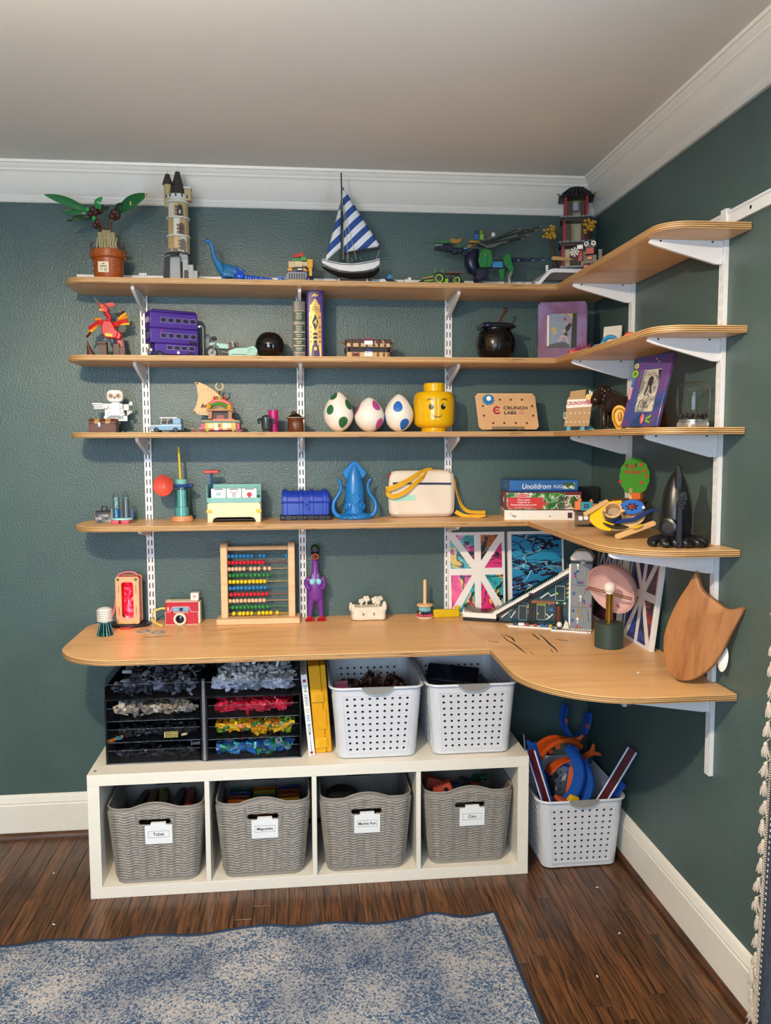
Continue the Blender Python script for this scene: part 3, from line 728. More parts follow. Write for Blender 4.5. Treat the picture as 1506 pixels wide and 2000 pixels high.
bay(XU2,YU-.006,0,['#1f62b8','#2a78cc','#48a8c8','#1f7a48','#2f8a4a','#e08ab8','#1a4a90','#68c0c8','#123a70'],40,180,'in the right unit blue drawer','blue bricks in the right bottom drawer',.034)
t=thing('spine_book','white-spined hardback ideas book leaning left beside the yellow case','book',(-1.120,-.396,.4208),0,rot=(0,-5.1,0))
m=MB(P('#f2f1ee',.4,var=0));hwid=.0105
m.box(-hwid,hwid,0,.004,0,.285);m.box(-hwid,-hwid+.003,.004,.23,0,.285);m.box(hwid-.003,hwid,.004,.23,0,.285);m.build('cover',t,.0006)
m=MB(P('#c9c6c0',.7));m.box(-hwid+.003,hwid-.003,.004,.226,.003,.281);m.build('pages',t)
K_=P('#26303a',.5,var=0)
z=.232
text('lettering','THE LEGO',.0145,K_,t,(0,-.0003,.212),(90,90,0),sx=1.12)
text('lettering','ID',.0145,P('#e09a28',.5,var=0),t,(0,-.0003,.1585),(90,90,0),sx=1.12)
text('lettering','EAS',.0145,P('#2a6ab8',.5,var=0),t,(0,-.0003,.132),(90,90,0),sx=1.0)
text('lettering','BOOK',.0145,K_,t,(0,-.0003,.092),(90,90,0),sx=.95)
text('lettering','UNLOCK YOUR IMAGINATION',.0058,K_,t,(0,-.0003,.041),(90,90,0))
m=MB(P('#c22030',.5,var=0));m.box(-.005,.005,-.0004,0,.258,.268);m.build('spine_badge',t)
m=MB(P('#c22030',.5,var=0));m.box(-.005,.005,-.0004,0,.006,.014);m.build('spine_badge',t)
t=thing('plastic_case','yellow plastic carrying case with two latches standing beside the white book','case',(-1.0785,-.378,.4208),0,rot=(0,-4,0))
Y1=P('#f0ad14',.3,var=.02);Y2=P('#f6bd28',.3,var=.02)
m=MB(Y1);m.prism(rrect(-.030,.010,0,.31,.006),0,.26,'y');m.build('case_half',t,.003)
m=MB(Y1);m.prism(rrect(.0105,.029,0,.31,.006),.001,.26,'y');m.build('case_half',t,.003)
for z in(.038,.20):
 m=MB(Y2);m.prism(rrect(-.028,.016,z-.017,z+.017,.004),-.007,0,'y');o=m.build('latch',t,.0015)
 m=MB(Y1);m.prism(rrect(-.014,.013,z-.011,z+.011,.003),-.0085,-.007,'y');m.build('latch_tab',o,.0008)
m=MB(Y1);m.prism(rrect(-.012,.018,.085,.155,.004),-.004,0,'y');m.build('hinge_panel',t,.001)
for i in range(3):
 m=MB(clear('#e6e4e6',.25,.12));pts=[]
 rs=[]
 for a in range(7):
  th=PI*a/6;rr=math.sin(th)
  rs.append([(.031*max(.06,rr)*math.cos(2*PI*k/12)*(1+.14*math.sin(3*k+i)),.095*max(.06,rr)*math.sin(2*PI*k/12)*(1+.12*math.sin(5*k+2*i)),-.035*math.cos(th)+.006*math.sin(4*k+a))for k in range(12)])
 m.rings(rs);loc=(-.976+.077*i,-.30+.05*(i%2),.618+.004*i)
 t=tag(m.build('plastic_bag',loc=loc,rot=(-6+5*i,5*(i-1),4*i),angle=0),'clear plastic bag of brown bricks in the left white basket, %s'%['at its left','in its middle','at its right'][i],'bag')
 q=MB()
 for k in range(150):
  b=BS[random.choice(SH)];q.mat(P(random.choice(['#6a3a20','#8a5232','#5a2a1a','#3a2018','#9c9088','#54202a','#1f1a1a','#7a5a40']),.3,var=0))
  a,r_=random.uniform(0,6.28),math.sqrt(random.random());q.at((.022*r_*math.cos(a),.07*r_*math.sin(a),random.uniform(-.02,.016)),(random.uniform(0,360),random.uniform(0,360),random.uniform(0,360)));q.add(b.v,b.f)
 q.at();stuff(q.build('bagged_bricks',t,angle=0))
m=MB(P('#4a2230',.6));m.box(-.12,.12,-.16,.16,0,.132);tag(m.build('brick_carton',loc=(-.898,-.262,.43)),'dark maroon carton low in the left white basket under the bags','box')
m=MB(P('#8a2a4a',.5));m.prism(rrect(-.022,.022,0,.10,.004),0,.012,'y');tag(m.build('maroon_pouch',loc=(-1.010,-.405,.578),rot=(-8,-4,0)),'maroon pouch at the front left of the left white basket','pouch')
t=thing('tablet','dark navy tablet slate leaning inside the right white basket','tablet',(-.600,-.235,.640),0,rot=(10,4,-14))
m=MB(P('#1c1d22',.3));m.prism(rrect(-.095,.095,-.065,.065,.008),0,.009,'z');m.build('frame',t,.002)
m=MB(P('#16233a',.12));m.prism(rrect(-.082,.082,-.053,.053,.003),.009,.0095,'z');m.build('screen',t)
m=MB(P('#2d2a28',.6));m.box(-.11,.11,-.15,.15,0,.175);tag(m.build('craft_box',loc=(-.575,-.262,.43)),'dark box low in the right white basket under the tablet','box')
DZ=.8232
WOODL=noise_mat('pale_beech',[(.3,'#d9ad7c'),(.7,'#e6c093')],scale=(2,2,14),nscale=4,rough=.5)
WOODP=noise_mat('pine',[(.3,'#dba977'),(.7,'#ecc79a')],scale=(12,3,3),nscale=4,rough=.5)
CARDB=noise_mat('plywood_sheet',[(.3,'#c49a68'),(.7,'#d4ab78')],nscale=12,rough=.6)
BLACK=P('#17181a',.3,var=0);WHITE=P('#eeeeec',.35,var=0);CREAM=P('#eadfc2',.4,var=0);GOLD=P('#b98a3c',.25,.85,var=0)
GRAIN=P('#2c1808',.6,var=.2)
marks={1:[([(-.455,-.38),(-.458,-.471),(-.447,-.537),(-.444,-.625),(-.439,-.658)],.0065),([(-.446,-.397),(-.433,-.444),(-.438,-.502)],.008),([(-.424,-.628),(-.422,-.667)],.004),([(-.347,-.393),(-.346,-.477)],.010),([(-.325,-.396),(-.326,-.472),(-.331,-.544),(-.331,-.599),(-.337,-.651)],.007),([(-.349,-.61),(-.355,-.656)],.004),([(-.523,-.478),(-.492,-.496)],.009),([(-.287,-.484),(-.256,-.51)],.009)],0:[([(-1.70,-.284),(-1.661,-.280),(-1.603,-.272)],.008),([(-1.485,-.216),(-1.441,-.205),(-1.398,-.177)],.005)]}
desks=sorted([o for o in bpy.data.objects if o.name.startswith('desk_board')],key=lambda o:o.location.x)
for k,ls in marks.items():
 for pts,wd in ls:
  n=len(pts);a=[];b=[]
  for i,p in enumerate(pts):
   p=Vector(p);d=(Vector(pts[min(i+1,n-1)])-Vector(pts[max(i-1,0)])).normalized();q=wd*.5*math.sin(PI*(i+.35)/(n-.3));a.append(p+Vector((-d.y,d.x))*q);b.append(p-Vector((-d.y,d.x))*q)
  m=MB(GRAIN);poly=a+b[::-1];c=desks[k].location;m.prism([(p.x-c.x,p.y-c.y)for p in poly],TH-.0002,TH+.0001);m.build('grain_mark',desks[k])
t=thing('ribbed_bulb_toy','white ribbed bulb toy on a clear teal cup at the left end of the desk','toy',(-1.836,-.228,DZ))
m=MB(clear('#8fd0d4',.35));m.rings([[(r*math.cos(2*PI*k/20),r*math.sin(2*PI*k/20),z)for k in range(20)]for r,z in((.029,0),(.0165,.045),(.015,.045),(.0275,0))],loop=True)
m.build('cup',t)
m=MB(P('#5fb4bc',.3));
for k in range(8):a=2*PI*k/8;m.tube([(.0285*math.cos(a),.0285*math.sin(a),.001),(.0165*math.cos(a),.0165*math.sin(a),.045)],.0012,5)
m.build('cup_rib',t)
m=MB(P('#eee6e0',.4));pr=[(.012,.040),(.013,.048)]
for k in range(6):z=.050+k*.0072;pr+=[(.020,z),(.0265,z+.0012),(.0265,z+.0035),(.020,z+.005)]
pr+=[(.022,.094),(.012,.0975),(.002,.098)];m.lathe(pr,24);m.build('ribbed_bulb',t)
t=thing('red_lamp_box','wooden framed lamp box glowing red on a dark round plate','lamp',(-1.778,-.085,DZ),-3)
m=MB(P('#1c2236',.35));m.prism(circ(0,0,.078,40,ry=.052),.006,.010);m.build('plate',t)
for a,b,c,d in((-.02,.02,-.068,-.03),(-.062,-.03,.0,.04),(.03,.062,0,.04)):MB(P('#c23a2a',.4)).box(a,b,c,d,0,.006).build('foot',t)
outer=rrect(-.042,.042,.012,.186,.008);inner=rrect(-.0215,.0215,.034,.166,.010)
def frame2(m,o,i,a0,a1):
 n=len(o);m.add([(x,a0,z)for x,z in o]+[(x,a0,z)for x,z in i]+[(x,a1,z)for x,z in o]+[(x,a1,z)for x,z in i],[(k,(k+1)%n,n+(k+1)%n,n+k)for k in range(n)]+[(2*n+(k+1)%n,2*n+k,3*n+k,3*n+(k+1)%n)for k in range(n)]+[((k+1)%n,k,2*n+k,2*n+(k+1)%n)for k in range(n)]+[(n+k,n+(k+1)%n,3*n+(k+1)%n,3*n+k)for k in range(n)])
m=MB(P('#eab98a',.5));frame2(m,outer,inner,-.030,-.024);m.build('front_frame',t)
m=MB(P('#e2a676',.5));frame2(m,outer,inner,.018,.024);m.build('back_frame',t)
m=MB(P('#e8503c',.35));m.box(-.040,-.038,-.024,.018,.018,.178);m.box(.038,.040,-.024,.018,.018,.178);m.box(-.036,.036,-.024,.018,.182,.184);m.box(-.038,.038,.0175,.018,.02,.18);m.build('side_sheet',t)
m=MB(P('#2f7a3c',.4));
for s in(-1,1):m.cyl((s*.032,-.030,.176),(s*.032,-.032,.176),.005,n=14)
m.build('peg',t)
m=MB(P('#e8b83a',.4));
for s in(-1,1):m.prism(rrect(s*.022-.007,s*.022+.007,.013,.019,.002),-.033,-.030,'y')
m.build('peg',t)
m=MB(P('#3a2a20',.6,var=0))
for s in(-1,1):
 for z in(.06,.14):m.box(s*.031-.0008,s*.031+.0008,-.0304,-.030,z-.015,z+.015)
m.build('slot',t)
def red_glow():
 m,nt,b=newmat('red_glow');tc=N(nt,'ShaderNodeTexCoord');nz=N(nt,'ShaderNodeTexNoise',Scale=55.0,Detail=3.0);nt.links.new(tc.outputs['Object'],nz.inputs['Vector'])
 r=ramp(nt,[(.36,'#5a0618'),(.5,'#d8102e'),(.66,'#ff5a78'),(.76,'#ffe0c0')]);nt.links.new(nz.outputs['Fac'],r.inputs[0])
 nt.links.new(r.outputs[0],b.inputs['Base Color']);nt.links.new(r.outputs[0],b.inputs['Emission Color']);b.inputs['Emission Strength'].default_value=1.0;b.inputs['Roughness'].default_value=.2;return m
m=MB(red_glow());m.lathe([(.004,.03),(.018,.034),(.019,.09),(.014,.10),(.017,.108),(.017,.142),(.010,.150),(.013,.153),(.013,.164),(.003,.168)],18,c=(0,-.006,0));lab(m.build('glowing_bottle',t),'red glowing bottle inside the lamp')
m=MB(P('#e08088',.4));m.tube(spline([(.03,.012,.185),(.01,.012,.196),(-.025,.012,.194),(-.045,.005,.175),(-.046,-.01,.10),(-.052,-.04,.05),(-.068,-.08,.022),(-.075,-.105,.012)]),.0035,8);m.build('tube',t)
lt=bpy.data.lights.new('lamp_box_glow','POINT');lt.energy=.09;lt.color=(1,.12,.14);lt.shadow_soft_size=.02
o=bpy.data.objects.new('lamp_box_glow',lt);o.location=(-1.778,-.135,DZ+.09);COL.objects.link(o)
t=thing('toy_camera','red toy camera with cream lens and blue panel, yellow strap at its side','toy',(-1.589,-.072,DZ),-2)
RED=P('#c8202e',.3);
m=MB(RED);m.prism(rrect(-.060,.060,0,.086,.004),-.020,.022,'y');m.build('body',t,.0015)
m=MB(CREAM);m.box(.0602,.0665,-.018,.022,.002,.084);m.box(-.06,.06,-.018,.022,.0862,.088);m.build('cream_side',t,.001)
m=MB(WHITE);bx=[(-.060,0),(.060,0),(.060,.047),(.034,.047),(.026,.066),(-.034,.066),(-.044,.047),(-.060,.047)]
m.tube([(x,-.0205,z)for x,z in bx],.0011,5,loop=True);m.tube([(-.058,-.0205,.0845),(.058,-.0205,.0845)],.0009,5);m.build('white_line',t)
m=MB(P('#4f9ac8',.3));m.prism([(-.037,.050),(.028,.050),(.023,.064),(-.031,.064)],-.0215,-.020,'y');m.mat(BLACK);m.prism([(-.008,.051),(.004,.051),(.004,.062),(-.008,.062)],-.0219,-.0215,'y')
m.mat(P('#cfe6f2',.3));
for k in range(4):m.box(-.034+k*.0005,-.010,-.0218,-.0215,.052+k*.003,.0528+k*.003);m.box(.006,.025,-.0218,-.0215,.052+k*.003,.0528+k*.003)
m.build('blue_panel',t)
text('lettering','FISHER-PRICE',.0085,WHITE,t,(-.003,-.0208,.0452),(90,0,0),sx=1.05)
m=MB(CREAM);m.at((-.006,-.02,.022),(90,0,0));m.lathe([(.020,0),(.0235,.003),(.0235,.012),(.021,.014),(.017,.014),(.0155,.010)],28);m.build('lens_ring',t)
m=MB(P('#0b1420',.08));m.at((-.006,-.030,.022),(90,0,0));m.lathe([(.0155,-.004),(.0150,0),(.008,.002),(.001,.0026)],24);m.build('lens',t)
m=MB(P('#f0ece4',.4));m.cb((.046,.002,.102),(.029,.028,.027));fc=m.build('flash_cube',t,.002)
SUN=P('#d8623a',.5,var=0);m=MB(SUN);m.prism(circ(.046,.102,.0032,12),-.0124,-.012,'y')
for k in range(8):a=2*PI*k/8;m.strip([(.046+.0045*math.cos(a),-.0122,.102+.0045*math.sin(a)),(.046+.009*math.cos(a),-.0122,.102+.009*math.sin(a))],.0015,.0004,(-math.sin(a),0,math.cos(a)))
m.build('sun_mark',fc)
m=MB(CREAM);m.box(-.052,-.047,-.022,-.0205,.052,.066);m.mat(P('#e8d070',.4));m.cyl((-.048,0,.088),(-.048,0,.091),.006,n=14);m.build('button',t)
m=MB(P('#e8c84a',.5));m.strip(spline([(-.060,0,.058),(-.085,-.004,.057),(-.106,-.012,.045),(-.104,-.026,.02),(-.085,-.036,.006),(-.068,-.04,.003)]),.007,.002,(0,.35,1));m.build('strap',t)
for x,y,l in((-1.712,-.190,'left'),(-1.657,-.215,'right')):
 t=thing('picture_disc','flat pale ring-shaped picture disc by the toy camera, the %s one'%l,'disc',(x,y,DZ))
 m=MB(P('#b9b2a8',.3));n=36;m.rings([[(r*math.cos(2*PI*k/n),r*math.sin(2*PI*k/n),z)for k in range(n)]for r,z in((.028,0),(.028,.0012),(.010,.0012),(.010,0))],loop=True);m.build('disc',t)
 m=MB(P('#3c3836',.4))
 for k in range(10):a=2*PI*k/10;m.cb((.020*math.cos(a),.020*math.sin(a),.0014),(.006,.006,.0004))
 m.build('film_window',t)
t=thing('abacus','wooden abacus with ten rows of colored beads on the desk','abacus',(-1.3085,-.082,DZ),0)
m=MB(WOODL);m.box(-.153,.153,-.046,.046,0,.022);m.build('base',t,.003)
for s in(-1,1):
 m=MB(WOODL);x=s*.124;m.prism([(-.021,.022),(.021,.022),(.021,.288)]+[(.021*math.cos(R(a)),.288+.012*math.sin(R(a)))for a in range(15,180,15)]+[(-.021,.288)],x-.0125,x+.0125,'x');m.build('post',t,.002)
m=MB(WOODL);m.cyl((-.112,0,.279),(.112,0,.279),.008,n=14);m.build('top_bar',t)
ac=['#1f7fc4','#d81f34','#e8c29a','#2a8a44','#f2d21a','#1f7fc4','#d81f34','#e8c29a','#2a8a44','#f2d21a']
rc=['#1f6aa8','#b03038','#c8a868','#2a7a40','#d8b81a','#1f6aa8','#b04a48','#c8a868','#2a7a40','#d8b81a']
rows_=[[80,105,129,152,175,198,221,272,296,432],[82,106,129,152,175,198,221,244,266,289],[82,104,126,148,172,213,238,263,299,328],[85,109,132,158,185,212,240,265,292,318],[86,109,133,157,181,205,229,252,274,297],[86,110,134,157,181,205,229,253,276,300],[92,116,140,164,188,212,236,260,284,308],[85,107,129,152,176,200,220,243,267,291],[99,124,148,172,196,219,240,261,284,314],[105,142,165,190,214,260,285,308,332,371]]
bmsh={}
for r_,row in enumerate(rows_):
 z=.2495-.0232*r_-.0008*r_
 m=MB(P(rc[r_],.35,.3));m.cyl((-.113,0,z),(.113,0,z),.0014,n=6);m.build('rod',t)
 if ac[r_]not in bmsh:
  m=MB(P(ac[r_],.22));m.at((0,0,0),(0,90,0));m.lathe([(.002,-.0064),(.0062,-.0058),(.0080,-.003),(.0084,0),(.0080,.003),(.0062,.0058),(.002,.0064)],14);bmsh[ac[r_]]=m.mesh('bead',60)
 xs=[(c-258)*.000604 for c in row]
 for i in range(1,len(xs)):xs[i]=max(xs[i],xs[i-1]+.0131)
 for x in xs:link('bead',bmsh[ac[r_]],t,loc=(min(x,.104),0,z))
t=thing('rubber_chicken','purple rubber chicken in sunglasses and bikini standing on red feet','toy',(-1.096,-.075,DZ),0)
PUR=P('#7a3a9c',.35,var=.05);REDF=P('#c01828',.25)
m=MB(PUR)
def loft(m,secs,n=18):
 m.rings([[(cx+rx*math.cos(2*PI*k/n),cy+ry*math.sin(2*PI*k/n),z)for k in range(n)]for cx,cy,z,rx,ry in secs])
loft(m,[(0,0,.070,.014,.012),(0,0,.076,.027,.020),(0,0,.090,.032,.025),(0,0,.115,.033,.027),(0,-.001,.140,.0315,.026),(0,-.001,.158,.027,.023),(0,0,.172,.0195,.017),(0,0,.185,.0135,.0125),(0,0,.210,.0115,.011),(0,0,.232,.0115,.011),(0,-.001,.243,.0145,.014),(0,-.002,.256,.0165,.016),(0,-.002,.268,.0155,.015),(0,-.002,.278,.010,.010),(0,-.002,.281,.003,.003)])
for s in(-1,1):
 loft(m,[(s*.0215,-.002,.010,.007,.007),(s*.021,-.001,.03,.0085,.009),(s*.0185,0,.055,.0125,.014),(s*.016,0,.082,.015,.018)],12)
 m.tube(spline([(s*.026,.002,.162),(s*.034,-.008,.145),(s*.029,-.022,.128),(s*.018,-.028,.126)]),[.008]*6+[.0085]*6+[.007]*6+[.004],8)
m.build('body',t,angle=80)
for s in(-1,1):
 m=MB(REDF);x=s*.022;m.cyl((x,-.002,.004),(x,-.002,.020),.0085,.007,12)
 for a in(-38,0,38):m.tube([(x,-.002,.006),(x+.022*math.sin(R(a)),-.002-.022*math.cos(R(a)),.004),(x+.028*math.sin(R(a)),-.002-.028*math.cos(R(a)),.002)],[.007,.005,.002],8)
 m.tube([(x,.0,.005),(x,.016,.003)],[.005,.002],6);m.build('foot',t)
m=MB(P('#e0703a',.3));m.at((0,-.017,.243),(72,0,0));m.rings([[(rx*math.cos(2*PI*k/16),ry*math.sin(2*PI*k/16),z)for k in range(16)]for rx,ry,z in((.013,.010,-.004),(.0145,.012,.004),(.0125,.0105,.009),(.009,.007,.004))],cap=False);m.mat(P('#2a0c10',.5));m.ell((0,0,.002),(.010,.008,.002),12,5);m.build('beak',t)
m=MB(P('#0e0e10',.12));
for s in(-1,1):m.prism(rrect(s*.0085-.0075,s*.0085+.0075,.2545,.264,.003),-.0205,-.017,'y')
m.box(-.003,.003,-.020,-.017,.260,.2625);m.box(-.017,-.0155,-.018,.004,.2595,.2615);m.box(.0155,.017,-.018,.004,.2595,.2615);m.build('sunglasses',t)
m=MB(P('#1f3a24',.6));m.lathe([(.0172,.267),(.0175,.272),(.014,.283),(.006,.288),(.001,.289)],18,c=(0,-.001,0));m.prism([(x,y)for x,y in circ(0,-.016,.015,16,ry=.012)],.268,.2705);m.build('cap',t)
m=MB(P('#8fd6e0',.3))
for s in(-1,1):m.ell((s*.0115,-.0215,.150),(.0115,.006,.0125),14,8);m.tube([(s*.008,-.021,.160),(s*.011,-.014,.178)],.0015,5)
m.tube([(.031*math.cos(R(a)),.024*math.sin(R(a)),.158+.002*math.sin(R(a)))for a in range(0,360,15)],.0018,5,loop=True);m.build('bikini',t)
t=thing('clay_planter','unpainted white clay box with lumpy little flowers on the desk','pottery',(-.897,-.082,DZ),2)
CLAY=noise_mat('dry_clay',[(.3,'#d8ccb8'),(.7,'#e6dccb')],nscale=30,rough=.85,bump=.5,bscale=60)
def wob(m,amt,seed):
 rn=random.Random(seed)
 for v in m.v:
  k=(round(v.x,4),round(v.y,4),round(v.z,4));q=random.Random(hash(k)^seed);v.x+=q.uniform(-amt,amt);v.y+=q.uniform(-amt,amt)*.6;v.z+=q.uniform(-amt,amt)*.6 if v.z>.002 else 0
m=MB(CLAY);secs=[]
for z,w_,d_ in((0,.062,.034),(.006,.066,.037),(.025,.064,.036),(.046,.066,.037),(.054,.067,.038)):
 secs.append([(rr_point(i/36,2*w_,2*d_,.012)[0][0],rr_point(i/36,2*w_,2*d_,.012)[0][1],z)for i in range(36)])
m.rings(secs);wob(m,.0022,3);o=m.build('box',t,angle=75);sb=o.modifiers.new('sub','SUBSURF');sb.levels=sb.render_levels=1
for x,y,r_,h in((-.060,-.030,.009,.062),(.058,-.032,.010,.066),(-.064,.022,.008,.058),(.064,.02,.010,.060)):
 m=MB(CLAY);m.ell((x,y,h-.014),(r_,r_*.8,.018),10,7);wob(m,.001,5);m.build('corner_lump',t,angle=80)
for x,y,z,r_ in((-.026,.0,.070,.011),(-.006,.008,.076,.014),(.028,.0,.072,.016),(.046,.008,.076,.012),(.036,-.012,.066,.010)):
 m=MB(CLAY);m.cyl((x,y,.050),(x,y,z),.004,.004,8)
 for k in range(5):a=2*PI*k/5+x*50;m.ell((x+r_*.6*math.cos(a),y+r_*.35*math.sin(a),z+r_*.45*math.sin(a)),r_*.48,9,6)
 m.ell((x,y-.004,z),r_*.4,8,6);m.build('flower',t,angle=80)
m=MB(P('#4a4038',.8));
for x in(-.022,.018):m.strip([(x-.004,-.0385,.032),(x,-.0388,.024),(x+.002,-.0386,.020)],.002,.0006,(1,0,0));m.strip([(x+.004,-.0386,.031),(x-.003,-.0388,.025)],.0015,.0006,(1,0,0))
m.build('scratch',t)
t=thing('ring_stacker','small wooden peg stacker with pink and navy bead rings on the desk','toy',(-.680,-.085,DZ))
m=MB(P('#e8c9b0',.5));m.lathe([(.030,0),(.032,.002),(.032,.006),(.030,.008)],30);m.build('base',t)
m=MB(WOODL);m.lathe([(.0065,.006),(.0065,.142),(.0045,.147),(.001,.149)],14);m.build('peg',t)
for z,c,r_,nm_ in((.0135,'#e0506a',.028,'pink'),(.0225,'#1f3158',.027,'navy')):
 for k in range(18):
  a=2*PI*k/18;m=MB(P(c if not(k==11 and nm_=='navy')else '#e0b84a',.3));m.ell((r_*math.cos(a),r_*math.sin(a),z),.0052,10,7);m.build('bead',t,angle=80)
m=MB(P('#8fc8d0',.4));m.lathe([(.020,.027),(.0215,.029),(.0215,.043),(.020,.046)],24)
for k in range(24):a=2*PI*k/24;m.cyl((.0215*math.cos(a),.0215*math.sin(a),.028),(.0215*math.cos(a),.0215*math.sin(a),.044),.0016,n=5)
m.build('ribbed_drum',t)
m=MB(WOODL);m.lathe([(.030,.0465),(.031,.048),(.031,.053),(.029,.0545)],30);m.build('disc',t)
t=thing('yellow_lever','yellow plastic lever toy lying flat beside the peg stacker','toy',(-.594,-.075,DZ),3)
m=MB(P('#f2cc16',.3));m.prism([(-.052,0),(.048,0),(.050,.006),(.050,.024),(.040,.028),(-.050,.030),(-.054,.024),(-.054,.004)],-.010,.010,'y');m.build('body',t,.003)
m=MB(P('#e8c010',.3));m.box(-.048,.036,-.0112,-.010,.006,.012);m.box(-.048,.036,-.0112,-.010,.018,.023);m.build('groove_rail',t,.0004)
m=MB(P('#f2cc16',.3));m.lathe([(.008,.026),(.008,.032),(.012,.033),(.012,.037),(.010,.039)],20,c=(.042,0,0));m.build('knob',t)
def paint(name,stops,seed,sc_=(1,1,1),line='#121018',lines=.05,vs=14):
 m,nt,b=newmat(name);tc=N(nt,'ShaderNodeTexCoord');mp=N(nt,'ShaderNodeMapping');mp.inputs['Location'].default_value=(seed,seed*.7,seed*.3);mp.inputs['Scale'].default_value=sc_
 nt.links.new(tc.outputs['Object'],mp.inputs[0]);nz=N(nt,'ShaderNodeTexNoise',Scale=11.0,Detail=3.0,Distortion=1.2);nt.links.new(mp.outputs[0],nz.inputs['Vector'])
 r=ramp(nt,stops,'CONSTANT');nt.links.new(nz.outputs['Fac'],r.inputs[0])
 n2=N(nt,'ShaderNodeTexNoise',Scale=6.0,Detail=2.0,Distortion=2.0);nt.links.new(mp.outputs[0],n2 .inputs['Vector'])
 wv=N(nt,'ShaderNodeMath',operation='SUBTRACT');wv.inputs[1].default_value=.5;nt.links.new(n2 .outputs['Fac'],wv.inputs[0]);ab=N(nt,'ShaderNodeMath',operation='ABSOLUTE');nt.links.new(wv.outputs[0],ab.inputs[0])
 lt_=N(nt,'ShaderNodeMath',operation='LESS_THAN');lt_.inputs[1].default_value=lines*.4;nt.links.new(ab.outputs[0],lt_.inputs[0])
 mx=N(nt,'ShaderNodeMix',data_type='RGBA');nt.links.new(lt_.outputs[0],mx.inputs[0]);nt.links.new(r.outputs[0],mx.inputs[6]);mx.inputs[7].default_value=lin(line)
 nt.links.new(mx.outputs[2],b.inputs['Base Color']);b.inputs['Roughness'].default_value=.3;b.inputs['Coat Weight'].default_value=.3;return m
CANV=P('#e9e6e2',.6,var=.02)
K1=.0004
def star_canvas(t,mats):
 m=MB(CANV);m.box(-.113,.113,0,.018,0,.321);m.build('canvas',t,.0015)
 q=lambda px,py:((px-440)*K1,.321-(py-238)*K1)
 pan=[[(232,268),(417,268),(417,520)],[(180,310),(180,593),(388,593)],[(483,268),(658,268),(483,520)],[(690,335),(692,590),(515,590)],[(183,657),(390,657),(186,985)],[(416,725),(417,1012),(255,1012)],[(480,715),(478,1012),(640,1012)],[(517,657),(700,657),(698,960)]]
 for k,p in enumerate(pan):
  m=MB(mats[k]);m.prism([q(*a)for a in p],-.0006,.0002,'y');m.build('painted_panel',t)
pk=paint('pink_pour',[(0,'#1f8a94'),(.40,'#2fa6a8'),(.47,'#e0327c'),(.62,'#d0286e'),(.70,'#f0c020')],1.3);tl=paint('teal_pour',[(0,'#177a86'),(.46,'#2aa0a4'),(.60,'#d8b020'),(.66,'#a02a6a')],4.1)
orr=paint('rust_pour',[(0,'#7a3a1a'),(.45,'#a85a22'),(.56,'#c89a20'),(.62,'#1f7a80')],7.7);mag=paint('magenta_pour',[(0,'#8a1f5a'),(.42,'#d02a78'),(.58,'#e8487a'),(.66,'#e8b820')],9.2)
t=thing('star_painting','white canvas painting of eight pink and teal panels against the back wall','painting',(-.466,-.046,DZ),0,rot=(-6,0,0));star_canvas(t,[pk,tl,orr,mag,mag,tl,pk,tl])
pu=paint('purple_pour',[(0,'#1c1440'),(.45,'#3a2266'),(.6,'#5a2a6a'),(.7,'#7a3060')],2.2,line='#0c0a18');bl=paint('blue_pour',[(0,'#14205a'),(.45,'#23409a'),(.6,'#2f5ab0'),(.7,'#4a2a6a')],5.5,line='#0c1030');ru=paint('ember_pour',[(0,'#3a1a3a'),(.45,'#7a2a2a'),(.55,'#a03a24'),(.65,'#2a2a6a')],8.4)
t=thing('star_painting','white canvas painting of purple and blue panels against the right wall','painting',(-.048,-.568,DZ),0,rot=(-7,0,-90));star_canvas(t,[pu,pu,pu,ru,bl,bl,bl,ru])
def branches():
 m,nt,b=newmat('branch_painting');tc=N(nt,'ShaderNodeTexCoord')
 mp=N(nt,'ShaderNodeMapping');mp.inputs['Rotation'].default_value=(0,R(38),0);mp.inputs['Scale'].default_value=(5,1,17);nt.links.new(tc.outputs['Object'],mp.inputs[0])
 sp=N(nt,'ShaderNodeSeparateXYZ');nt.links.new(tc.outputs['Object'],sp.inputs[0]);gz=N(nt,'ShaderNodeMapRange');gz.inputs[1].default_value=0;gz.inputs[2].default_value=.32;nt.links.new(sp.outputs[2],gz.inputs[0])
 g=ramp(nt,[(0,'#4a3a8a'),(.3,'#1f6aa0'),(.6,'#2a94bc'),(1,'#2478aa')]);nt.links.new(gz.outputs[0],g.inputs[0])
 out=g.outputs[0]
 for sd,th,c in((0,.016,'#0a1020'),(3.3,.013,'#141030'),(6.1,.005,'#dfe8ee'),(9.4,.012,'#2a1030')):
  m2=N(nt,'ShaderNodeVectorMath',operation='ADD');m2 .inputs[1].default_value=(sd,sd,sd);nt.links.new(mp.outputs[0],m2 .inputs[0])
  nz=N(nt,'ShaderNodeTexNoise',Scale=1.0,Detail=3.0,Distortion=.5);nt.links.new(m2 .outputs[0],nz.inputs['Vector'])
  a=N(nt,'ShaderNodeMath',operation='SUBTRACT');a.inputs[1].default_value=.5;nt.links.new(nz.outputs['Fac'],a.inputs[0]);ab=N(nt,'ShaderNodeMath',operation='ABSOLUTE');nt.links.new(a.outputs[0],ab.inputs[0])
  lt_=N(nt,'ShaderNodeMath',operation='LESS_THAN');lt_.inputs[1].default_value=th;nt.links.new(ab.outputs[0],lt_.inputs[0])
  mx=N(nt,'ShaderNodeMix',data_type='RGBA');nt.links.new(lt_.outputs[0],mx.inputs[0]);nt.links.new(out,mx.inputs[6]);mx.inputs[7].default_value=lin(c);out=mx.outputs[2]
 nt.links.new(out,b.inputs['Base Color']);b.inputs['Roughness'].default_value=.35;return m
